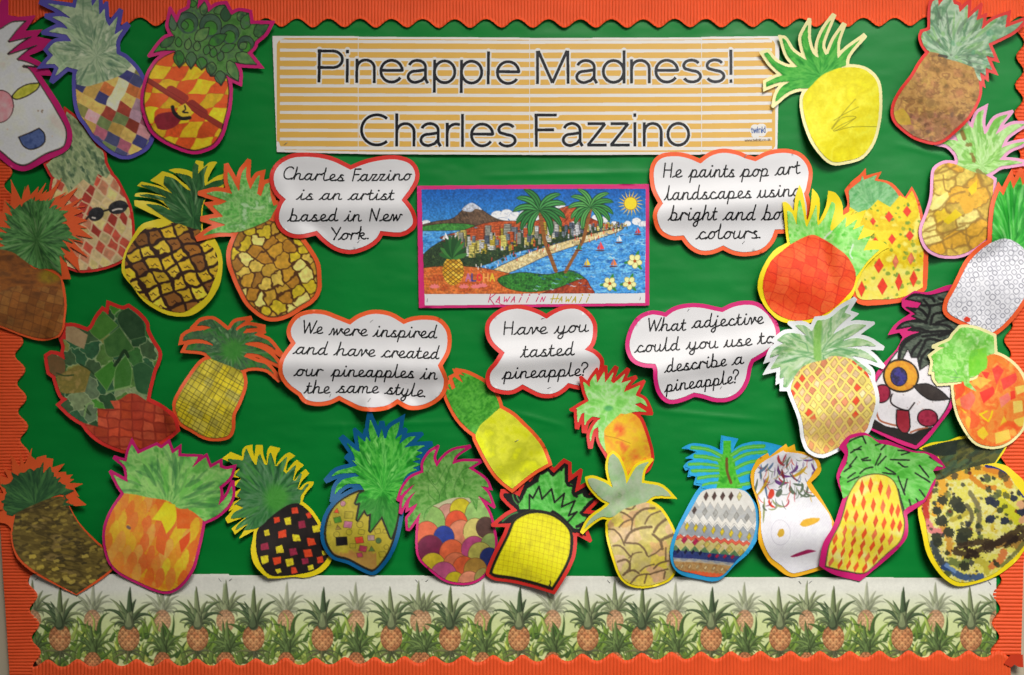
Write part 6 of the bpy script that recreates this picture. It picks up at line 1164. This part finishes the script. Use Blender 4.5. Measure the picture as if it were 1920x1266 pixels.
# ---------------------------------------------------------------- laminated banner
BT = lambda x: np.interp(x, [511, 671, 992, 1314, 1460], [67.9, 68.6, 70.5, 69.5, 68]); BB = lambda x: np.interp(x, [519, 671, 992, 1314, 1457], [285.6, 289, 290.5, 289.6, 290.5])
sh = [(512, 671), (671, 992), (992, 1314), (1314, 1459)]
lab4 = ['left end sheet of the laminated striped title banner', 'second sheet of the striped title banner, with most of the word Pineapple', 'third sheet of the striped title banner, with most of the word Madness', 'right end sheet of the striped title banner, with a small cloud logo']
bh = fake(2.2)
allw = [sans('Pineapple', 595, 155.2, 972.6, 159.6, 62), sans('Madness!', 1008, 158.2, 1370, 156.2, 62), sans('Charles', 678, 275, 966, 276.6, 62), sans('Fazzino', 1002, 275.8, 1291, 275, 62)]
for k, (x0, x1) in enumerate(sh):
    cv = Canvas(x0-8, 58, x1+8, 298, .9); xa, xb = (x0, x1+2) if k < 3 else (x0, x1)
    dy = [0, .9, 1.6, .6][k]
    pl_ = np.array([(xa if k else 511, BT(xa)+dy), (xb if k < 3 else 1461, BT(xb)+dy), (xb if k < 3 else 1456.6, BB(xb)+dy*.5), (xa if k else 519.5, BB(xa)+dy*.5)])
    org = P3((x0+x1)/2, 180, 0); root = empty('banner_sheet', (x0+x1)/2, 180, 0, label=lab4[k], cat='banner sheet', group='laminated sheets of the title banner')
    h = bh+.5*k; m = cv.poly(pl_); flat_part('laminated_sheet', cv, m, M_LAMW, root, h, 0, (0, 0), org, .25, 12, thick=.3, nb=1, smooth_=False)
    L, Rr = (519.5 if k == 0 else xa+1.4), (1452.5 if k == 3 else xb)
    X, Y = cv.X, cv.Y; yc = lambda i: 77.8+16.66*i+np.interp(X, [512, 992, 1314, 1460], [0, 2.2, 1.4, -.5])
    inner = (X > L) & (X < Rr) & (Y > BT(X)+4+dy) & (Y < BB(X)-4.5)
    if k == 0: inner &= ~((X < 534) & (Y < 88) & (np.hypot(X-534, Y-88) > 15)) & ~((X < 541) & (Y > 266) & (np.hypot(X-541, Y-266) > 17))
    if k == 3: inner &= ~((X > 1438) & (Y < 88) & (np.hypot(X-1438, Y-88) > 15)) & ~((X > 1438) & (Y > 268) & (np.hypot(X-1438, Y-268) > 16))
    ws = np.zeros_like(inner)
    for i in range(13): ws |= (np.abs(Y-yc(i)) < 3.05)
    ws &= (X > (521+(i > 20) if k == 0 else 0)+ (4 if k == 0 else 0)) & (X < (1447 if k == 3 else 9999)) & inner
    halo = np.zeros_like(inner); ink = np.zeros_like(inner)
    for wd in allw:
        s2 = [q for q in wd if min(a for a, b in q) < x1+12 and max(a for a, b in q) > x0-12]
        if s2: halo |= wordmask(cv, s2, 10.4); ink |= wordmask(cv, s2, 6.1, True)
    inks = []
    for wd in allw:
        s2 = [q for q in wd if min(a for a, b in q) < x1+12 and max(a for a, b in q) > x0-12]
        if s2: inks.append(wordmask(cv, s2, 5.5, True) & (X < x1+1) & (X > x0-1) & m)
    halo &= m & (X < x1+1) & (X > x0-1); ink &= (X < x1+1) & (X > x0-1) & m
    flat_part('yellow_stripes', cv, inner & ~ws & ~halo, M_LAMY, root, h, .18, (0, 0), org, .25, 0, smooth_=False)
    for ik in inks:
        if ik.any(): flat_part('title_word', cv, ik, M_TITLE, root, h, .3, (0, 0), org, .12, 0)
    if k == 3:
        cx, cy = 1422, 246; cm = cv.ell(cx, cy, 17, 8.5) | cv.ell(cx-7, cy-6, 8, 6) | cv.ell(cx+5, cy-7, 9, 6.5) | cv.ell(cx-6, cy+8, 8, 5) | cv.ell(cx+6, cy+6, 7, 5)
        flat_part('logo_cloud', cv, cm & m, M_LAMW, root, h, .34, (0, 0), org, .2, 0)
        c2 = Canvas(1395, 228, 1456, 280, .45)
        flat_part('logo_lettering', c2, wordmask(c2, sans('twinkl', 1408, 250.5, 1434, 249.5, 11), 1.5), M_BLUEINK, root, h, .44, (0, 0), org, .12, 0)
        flat_part('web_address', c2, wordmask(c2, sans('www.twinkl.co.uk', 1396, 266.5, 1444, 265, 5), .9), M_GREYINK, root, h, .36, (0, 0), org, .1, 0)
        HM = (GX > 508) & (GX < 1464) & (GY > 64) & (GY < 294); HMAP[HM] = 5.
    if k == 0: staple(root, org, h, (0, 0), 536, 270, -40, 9, .9)
# ---------------------------------------------------------------- picture in the middle (a plain tropical bay)
def paint_bay(cv):
    X, Y = cv.X, cv.Y; U = (X-791)/419.*1; V = (Y-355)/195.; m = np.ones_like(X, bool)
    t = np.clip(V/.4, 0, 1)[..., None]; cv.C[:] = np.array((24, 86, 160))/255.*(1-t)+np.array((70, 140, 196))/255.*t
    R = random.Random(9)
    for (u, v, r) in [(.02, .33, .03), (.08, .35, .03), (.30, .30, .04), (.34, .26, .045), (.38, .24, .04), (.42, .27, .045), (.46, .25, .04), (.50, .28, .05), (.58, .24, .04), (.62, .18, .035), (.64, .22, .04), (.78, .28, .03), (.81, .3, .03), (.86, .33, .02), (.92, .33, .022), (.96, .31, .03), (.99, .34, .03), (.36, .33, .05), (.44, .34, .05), (.55, .33, .05)]:
        e = cv.ell(791+u*419, 355+v*195, r*300, r*230); cv.put(e, (.9, .91, .94)); ln = cv.edge(e, 1.); cv.put(ln & (Y < 355+v*195), (.45, .5, .6), .7)
    e = Y > 355+.36*195; cv.wash(e, [(46, 116, 180), (90, 160, 214), (60, 130, 196), (120, 184, 226), (40, 100, 170)], 6, 5, ang=-8, asp=4)
    def poly(s, cols, sc=8, out=(40, 30, 24), ang=0, asp=1):
        p = np.array([(791+float(a.split(',')[0])*4.19, 355+float(a.split(',')[1])*1.95) for a in s.split()]); k = cv.poly(smooth(p, None, 4)); cv.wash(k, cols, sc, len(s), ang=ang, asp=asp, con=1.8)
        if out is not None: q = smooth(p, None, 4); cv.stroke(np.vstack([q, q[:1]]), 1., out, .8)
        return k
    poly('-2,36 6,31 14,28 20,16 23,14 27,20 34,29 44,33 44,40 20,38 -2,38', [(70, 56, 46), (106, 84, 66), (84, 66, 54)], 5, ang=60, asp=3); poly('18,20 21,14 23.5,14 27,20 24,19 22,22', [(200, 204, 214), (170, 176, 190)], 4, None)
    poly('-2,37 10,33 22,34 24,39 -2,40', [(50, 110, 50), (70, 136, 60)], 4)
    poly('44,34 52,30 58,22 66,16 70,19 74,26 80,32 86,36 70,40 44,40', [(150, 62, 36), (186, 92, 56), (120, 46, 28)], 4, ang=-50, asp=4); poly('8,47 18,40 30,32 44,31 50,36 44,42 20,50', [(160, 70, 36), (186, 96, 56), (130, 54, 30)], 4, ang=-30, asp=3)
    poly('2,60 14,46 34,42 60,36 84,36 90,38 74,44 56,54 40,62 26,74 -2,80', [(34, 52, 34), (54, 76, 46), (26, 40, 30), (70, 90, 50)], 4)
    for k in range(230):
        u = R.uniform(.12, .92); top = np.interp(u, [.16, .4, .6, .9], [.52, .42, .38, .35]); bt = np.interp(u, [.16, .4, .6, .9], [.68, .60, .50, .37]); v = R.uniform(top, bt)
        hh = np.interp(u, [.16, .5, .9], [20, 14, 5])*R.uniform(.6, 1.5); w = hh*R.uniform(.35, .7); x, y = 791+u*419, 355+v*195; c = R.choice([(196, 196, 190), (180, 160, 60), (120, 130, 140), (206, 206, 210), (150, 150, 140), (190, 90, 50), (90, 100, 116), (210, 196, 110)])
        b = (np.abs(X-x) < w/2) & (Y < y) & (Y > y-hh); cv.put(b, np.array(c)/255.); cv.put(b & ((np.mod(Y-y, 3) < 1) | (X > x+w*.3)), np.array(c)/255.*.45, .8)
    cv.blots(cv.poly(np.array([(791+a*4.19, 355+b*1.95) for a, b in ((10, 66), (40, 52), (92, 36), (92, 40), (60, 54), (44, 66), (30, 78), (0, 84))])), 130, 1.2, 3, [(24, 44, 26), (40, 66, 34), (30, 50, 30)], 4, .9)
    poly('30,80 42,67 52,58 66,49 82,40 90,38 84,44 68,55 56,64 44,76 34,84', [(214, 196, 150), (190, 170, 120), (224, 210, 170)], 3)
    poly('-4,80 10,74 28,76 44,84 56,92 56,104 -4,104', [(186, 96, 44), (200, 116, 60), (170, 80, 40)], 7, asp=3)
    poly('34,86 44,80 56,82 66,78 72,84 74,92 60,96 48,99 38,95', [(40, 100, 40), (60, 130, 50), (30, 80, 36)], 5); poly('54,100 62,94 72,86 75,92 76,104 54,104', [(120, 44, 28), (160, 70, 40)], 4, ang=-70, asp=4)
    for k in range(120):
        u = R.uniform(.45, 1); v = R.uniform(.4, .97)
        if v < 1.12-.85*u: continue
        x, y = 791+u*419, 355+v*195; L = R.uniform(5, 16); cv.stroke([(x, y), (x+L*.3, y-1.6), (x+L*.6, y+.4), (x+L, y-1)], R.uniform(.8, 1.8), R.choice([(200, 226, 244), (30, 80, 150), (150, 200, 232), (24, 70, 140)]), .8, taper=2)
    def palm(bx, by, tx, ty, s, cols):
        cv.stroke([(bx, by), ((bx+tx)/2+(tx-bx)*.2, (by+ty)/2), (tx, ty)], 5*s, (130, 84, 44), 1); 
        for k in range(12): q = k/12; xx = bx+(tx-bx)*q; cv.stroke([(xx-3*s, by+(ty-by)*q), (xx+3*s, by+(ty-by)*q-1)], .8, (60, 36, 20), .8)
        for g in (-178, -150, -120, -95, -70, -45, -15, 5, 165, 140, 35):
            a = math.radians(g); q = []; x, y = tx, ty
            for j in range(7): q.append((x, y)); x += 6.2*s*math.cos(a); y += 6.2*s*math.sin(a); a += .22 if math.cos(a) > 0 else -.22
            cv.stroke(q, 9*s, (22, 60, 30), 1, taper=2); cv.stroke(q, 6*s, R.choice(cols), 1, taper=2); cv.stroke(q, 1.*s, (20, 50, 26), .8)
    cv.C = np.clip(cv.C*(.72+.5*fbm(X/2.6, Y/2.6, 7, 2))[..., None], 0, 1)
    palm(1042, 508, 1012, 396, 1.45, [(50, 116, 60), (70, 140, 76)]); palm(1060, 510, 1108, 390, 1.25, [(60, 130, 66), (84, 150, 80)])
    for k in range(60):                        # bathers on the sand and in the water
        u = R.uniform(.22, .88); x = 791+u*419; y = 355+195*(np.interp(u, [.22, .4, .6, .88], [.78, .66, .55, .40])+R.uniform(-.03, .05)); cv.stroke([(x, y), (x+R.uniform(-1, 1), y-R.uniform(3, 6))], 1.5, R.choice([(150, 96, 60), (210, 170, 130), (200, 60, 50), (60, 50, 50), (240, 230, 220)]), .9)
    for (x, y, s, co) in [(1125, 470, 9, (214, 70, 70)), (1100, 500, 8, (230, 190, 60)), (1160, 455, 7, (240, 240, 240)), (1085, 470, 7, (60, 110, 60)), (1150, 500, 8, (220, 120, 60)), (835, 452, 8, (240, 240, 240)), (1195, 440, 7, (200, 60, 50))]:
        cv.stroke([(x-s, y), (x+s, y)], 2.6, (90, 50, 36), 1, taper=2); cv.put(cv.poly(np.array([(x, y-2), (x, y-s*2), (x+s*.9, y-3)])), np.array(co)/255.); cv.put(cv.poly(np.array([(x-1, y-2), (x-1, y-s*1.5), (x-s*.7, y-3)])), np.array(co)/255.*.85)
    cx, cy = 1182, 382
    for k in range(18): a = k*math.pi/9; cv.stroke([(cx+12*math.cos(a), cy+12*math.sin(a)), (cx+25*math.cos(a+.1), cy+25*math.sin(a+.1))], 2.2, (216, 180, 60), 1, taper=True)
    cv.put(cv.ell(cx, cy, 12, 12), (.88, .76, .2)); e = cv.edge(cv.ell(cx, cy, 12.5, 12.5), 1.); cv.put(e, (.5, .35, .1))
    for (x, y, s) in [(1190, 490, 14), (1143, 532, 13), (1180, 531, 13)]:
        for g in (30, 150, 270): a = math.radians(g+20); cv.stroke([(x, y), (x+s*1.5*math.cos(a), y+s*1.5*math.sin(a))], 6, (50, 120, 50), 1, taper=2)
        for k in range(5): a = k*2*math.pi/5+.3; px, py = x+s*.55*math.cos(a), y+s*.55*math.sin(a); e = cv.ell(px, py, s*.48, s*.40, math.degrees(a)); cv.put(e, (.9, .88, .62)); cv.put(cv.edge(e, .9), (.4, .38, .2), .8)
        cv.put(cv.ell(x, y, s*.22, s*.22), (.6, .3, .1))
    x, y = 850, 508; body = cv.ell(x, y, 20, 27); cv.wash(body, [(196, 150, 40), (210, 170, 60)], 6, 3); cv.lattice(body, (x, y), (5, 4), (-5, 4), [(206, 160, 50), (190, 140, 40), (216, 176, 70)], 1.2, (90, 60, 20), 1, 3)
    for g in range(-170, 0, 16): a = math.radians(g); cv.stroke([(x, 486), (x+27*math.cos(a), 484+44*math.sin(a))], 8, R.choice([(40, 90, 44), (60, 116, 56), (30, 70, 36)]), 1, taper=2)
    for (x, y) in [(815, 540), (870, 540), (892, 540), (905, 538)]:
        for g in (-160, -130, -90, -50, -20): a = math.radians(g); cv.stroke([(x, y), (x+10*math.cos(a), y+8*math.sin(a))], 4, (214, 120, 120), 1, taper=2)
    for k, (x, ch, co) in enumerate([(878, 'A', (180, 110, 150)), (888, 'L', (30, 60, 130)), (899, 'O', (226, 50, 60)), (911, 'H', (244, 160, 90)), (923, 'A', (210, 180, 60))]):
        G = dict(A=[[(-4, 0), (0, -13), (4, 0)], [(-2.5, -5), (2.5, -5)]], L=[[(-3, -13), (-3, 0), (4, 0)]], O=[[(4*math.cos(t), -6.5+6*math.sin(t)) for t in np.linspace(0, 6.3, 12)]], H=[[(-4, 0), (-4, -13)], [(4, 0), (4, -13)], [(-4, -6), (4, -6)]])[ch]
        for q in G: cv.stroke([(x+a, 527+b) for a, b in q], 2.6, co, 1)
pb = fake(3.)+(fbm(GX/80, GY/60, 12)-.5)*2; org = P3(1000, 461, 0)
root = empty('picture_print', 1000, 461, 0, label='wide colour print of a tropical bay mounted on magenta card, centre of the board', cat='art print')
cv = Canvas(770, 335, 1230, 590, 1.); F1 = (770, 330, 4.174)
mk = cv.poly(np.array(pts('50,78 1000,70 1865,64 1867,1015 1000,1026 65,1036', F1)[0])); flat_part('mount_card', cv, mk, M_CARD['magenta'], root, pb, 0, (0, 0), org, .25, 14, thick=.5)
mp = cv.poly(np.array(pts('86,106 1838,102 1834,995 112,1015', F1)[0])); flat_part('print_paper', cv, mp, M_WHITE, root, pb, .5, (0, 0), org, .25, 14)
mi = cv.poly(np.array(pts('86,106 1838,102 1834,917 108,925', F1)[0])); paint_bay(cv); dense_parts(cv, mi, np.zeros((cv.H, cv.W), int), ['picture'], root, pb, .8, (0, 0), org, .80)
HAND = dict(K=[[(.1, 1), (0, 0)], [(.75, 1), (.08, .45), (.8, -.25)]], A=[[(0, 0), (.4, .85), (.6, 0)], [(.1, .35), (.55, .35)]], W=[[(0, .8), (.1, .05), (.4, .5), (.55, .05), (.9, .85)]], I=[[(.3, .75), (.1, 0)]], N=[[(0, 0), (.15, .7), (.5, .05), (.7, .75)]], H=[[(.15, .9), (0, -.1)], [(.75, .95), (.55, 0)], [(-.2, .4), (.95, .45)]])
def hand(cv, text, x0, x1, y, s):
    m = np.zeros((cv.H, cv.W), bool); xs = np.linspace(x0, x1, len(text))
    for ch, x in zip(text, xs):
        if ch == ' ': continue
        big = 1.25 if ch in 'KH' else 1
        for q in HAND[ch]: m |= cv.cov([(x+a*s*big+b*s*.25, y-b*s*1.15*big) for a, b in q], 1.7)
        if ch == 'I': m |= cv.ell(x+.62*s, y-1.25*s, 1.6, 1.6)
    return m
c2 = Canvas(900, 545, 1115, 582, .6); c2b = lambda: None
flat_part('pink_lettering', c2, hand(c2, 'KAWAII', 916, 986, 567, 11) | hand(c2, 'IN', 1004, 1013, 566, 11) | c2.cov([(930, 565), (940, 571), (952, 573)], 1.2), M_PINKINK, root, pb, .75, (0, 0), org, .15, 0)
flat_part('gold_lettering', c2, hand(c2, 'HAWAII', 1034, 1098, 567, 11), M_GOLDINK, root, pb, .75, (0, 0), org, .15, 0)
staple(root, org, pb, (0, 0), 801.5, 563, 100, 9, .9); staple(root, org, pb, (0, 0), 1200, 560, 105, 8, .9)
HMAP[(GX > 779) & (GX < 1221) & (GY > 343) & (GY < 581)] = 5.2
# ---------------------------------------------------------------- speech clouds
def cloud(label, F, shape, card, lines, xh, terms, staples, base=4, w=2.55, off=8.):
    p, c = pts(shape, F); wp = smooth(p, c, 6); cv = Canvas(wp[:, 0].min()-off*2.4-4, wp[:, 1].min()-off*2.4-4, wp[:, 0].max()+off*2.4+4, wp[:, 1].max()+off*2.4+4, .8)
    mw = cv.poly(wp); mb = cv.polyoff(wp, off); h = drape(cv, mb, terms, base); sx, sy, hm, mx, my = place(cv, mb, h); org = P3(mx+sx, my+sy, 0)
    root = empty('speech_cloud', mx+sx, my+sy, 0, label=label, cat='speech cloud', group='white paper clouds with handwriting print')
    flat_part('backing_card', cv, mb, M_CARD[card], root, h, 0, (sx, sy), org, .2, 5, thick=.35); flat_part('white_paper', cv, mw, M_WHITE, root, h, .9, (sx, sy), org, .2, 5)
    for ln in lines:
        m = None
        for wd, x0, y0, x1, y1 in ln:
            s = cursive(wd, F[0]+x0/F[2], F[1]+y0/F[2], F[0]+x1/F[2], F[1]+y1/F[2], xh/F[2]); k = wordmask(cv, s, w); m = k if m is None else (m | k)
        flat_part('text_line', cv, m & mb, M_INK, root, h, 1.3, (sx, sy), org, .12, 5)
    for (x, y, a) in staples: staple(root, org, h, (sx, sy), F[0]+x/F[2], F[1]+y/F[2], a, 9, 1.5)
    return root
def R_(F, u, v, ang, w, am): return ('r', F[0]+u/F[2], F[1]+v/F[2], ang, w, am)
def L_(F, u, v, ang, w, am): return ('l', F[0]+u/F[2], F[1]+v/F[2], ang, w, am)
def P_(k): return pineapple(seed=sum(map(ord, k)) % 97+1, **PINE[k])
def SP(r, L):
    root, cv, h, sh_, org = r
    for x, y, a in L: staple(root, org, h, sh_, x, y, a, 9, 1.9)
for k in ('shades', 'face_white', 'patchwork', 'harlequin', 'lattice', 'gold'): P_(k)
cloud('red edged cloud whose text ends with New York, left under the banner', FK, '215,600! 130,520 90,430 90,320 150,220 270,155 400,140 560,150 720,190 902,278! 1060,215 1250,175 1400,170 1530,210 1590,290 1590,390 1530,500 1455,608! 1540,720 1575,830 1540,900 1430,950 1222,935! 1180,1010 1090,1080 960,1130 850,1135 740,1100 640,1030 545,935! 400,975 280,965 190,910 145,830 150,740 180,650', 'red',
    [[('Charles', 182, 378, 832, 398), ('Fazzino', 925, 398, 1552, 387)], [('is', 325, 600, 502, 603), ('an', 570, 603, 812, 603), ('artist', 882, 605, 1370, 605)], [('based', 235, 835, 770, 830), ('in', 838, 832, 1022, 832), ('New', 1112, 830, 1455, 828)], [('York.', 690, 1030, 1088, 1022)]], 66, [R_(FK, 850, 700, 88, 30, 13)], [(990, 1050, -45)], 4)
cloud('orange edged cloud with the words bright and bold colours, upper right', FM, '240,635! 170,480 150,330 170,220 240,150 370,130 500,150 645,208! 750,130 880,95 1020,115 1120,155 1225,185! 1360,120 1520,95 1660,120 1750,200 1785,310 1750,470 1720,530! 1760,700 1740,830 1650,890 1430,902! 1380,1020 1280,1110 1130,1140 1000,1125 885,1070! 760,1120 640,1120 540,1060 465,965! 340,970 230,910 180,800 185,720', 'orange',
    [[('He', 255, 352, 448, 350), ('paints', 518, 350, 1002, 347), ('pop', 1062, 345, 1360, 338), ('art', 1430, 330, 1695, 308)], [('landscapes', 255, 597, 1168, 575), ('using', 1230, 573, 1690, 553)], [('bright', 295, 810, 808, 803), ('and', 876, 803, 1218, 803), ('bold', 1285, 803, 1650, 790)], [('colours.', 597, 1003, 1270, 993)]], 76, [R_(FM, 900, 650, 85, 30, 15), L_(FM, 400, 400, 150, 60, 5)], [(1100, 1040, -50), (1118, 130, -50)], 4)
P_('crosshatch'); P_('artichoke') if False else None
for k in ('artichoke', 'brown_left'): P_(k)
for k in ('straw', 'checker', 'flame', 'shapes', 'scales', 'dome'): P_(k)
SP(P_('plain_tilt'), [(968, 826, -28)])
cloud('orange edged cloud with the words in the same style, left of centre', FW, '250,405! 200,320 205,240 270,150 380,108 520,110 660,160 800,215! 900,145 1040,105 1180,120 1270,160 1350,210! 1450,175 1580,165 1700,185 1780,270 1800,380 1780,500 1705,630! 1750,730 1765,800 1740,900 1660,980 1540,1035 1420,1040 1285,975! 1180,1040 1050,1055 900,1040 780,990 690,940! 590,990 470,1005 360,980 305,910! 200,830 140,740 130,650 160,540', 'orange',
    [[('We', 312, 300, 518, 306), ('were', 583, 318, 975, 330), ('inspired', 1035, 335, 1690, 352)], [('and', 228, 510, 572, 522), ('have', 640, 525, 1060, 540), ('created', 1125, 545, 1715, 564)], [('our', 238, 735, 528, 738), ('pineapples', 612, 740, 1458, 757), ('in', 1522, 767, 1697, 772)], [('the', 335, 915, 595, 917), ('same', 660, 910, 1092, 916), ('style.', 1155, 922, 1565, 955)]], 66, [R_(FW, 1000, 640, 92, 28, 16), L_(FW, 900, 640, 0, 130, 6), L_(FW, 900, 500, 150, 110, 7)], [(1020, 178, -40), (1005, 985, -55), (600, 940, -65)], 4)
cloud('red edged cloud asking have you tasted pineapple, below the picture', FX, '360,640! 230,520 180,400 200,280 320,170 480,125 620,140 760,190 850,242! 960,175 1080,130 1220,130 1330,200 1395,300 1400,420 1370,530 1300,605! 1400,650 1470,720 1480,790 1450,900 1380,1000 1260,1030 1110,1000! 1020,1080 920,1125 800,1125 690,1080 570,1015! 450,1080 330,1080 220,1040 185,960 200,870 280,770', 'red',
    [[('Have', 350, 428, 862, 415), ('you', 945, 412, 1348, 388)], [('tasted', 545, 693, 1178, 665)], [('pineapple?', 328, 950, 1330, 908)]], 78, [R_(FX, 800, 690, 86, 26, 15), L_(FX, 800, 600, 180, 70, 8)], [(885, 1058, -25), (810, 237, -20)], 4)
cloud('magenta edged cloud asking what adjective could describe a pineapple', FY, '540,210! 640,140 780,105 930,105 1080,135 1180,155! 1290,100 1430,72 1560,90 1680,180 1750,290 1770,400 1740,500 1640,590 1490,682! 1460,760 1430,920 1350,1050 1230,1115 1100,1120 960,1080 850,1060! 740,1110 620,1140 540,1120 470,1030 435,900 430,800 410,735! 280,725 180,680 130,580 130,470 180,330 260,230 370,185 460,190', 'magenta',
    [[('What', 332, 368, 762, 357), ('adjective', 830, 332, 1638, 280)], [('could', 180, 607, 688, 580), ('you', 762, 570, 1117, 555), ('use', 1183, 548, 1497, 525), ('to', 1558, 512, 1742, 498)], [('describe', 513, 830, 1212, 755), ('a', 1275, 747, 1408, 730)], [('pineapple?', 520, 1052, 1355, 945)]], 74, [R_(FY, 950, 700, 78, 30, 15), L_(FY, 900, 600, 160, 110, 10)], [(795, 128, -55), (1160, 1005, -60)], 4)
for k in ('ombre', 'pastel', 'bands', 'hair', 'lemon', 'berry', 'tomato', 'bark') if False else ('ombre', 'pastel', 'bands', 'hair', 'lemon', 'berry', 'tomato'): P_(k)
P_('pink'); P_('bark'); P_('cyclops'); P_('fern'); P_('messy'); P_('palm'); P_('cells'); P_('fire')
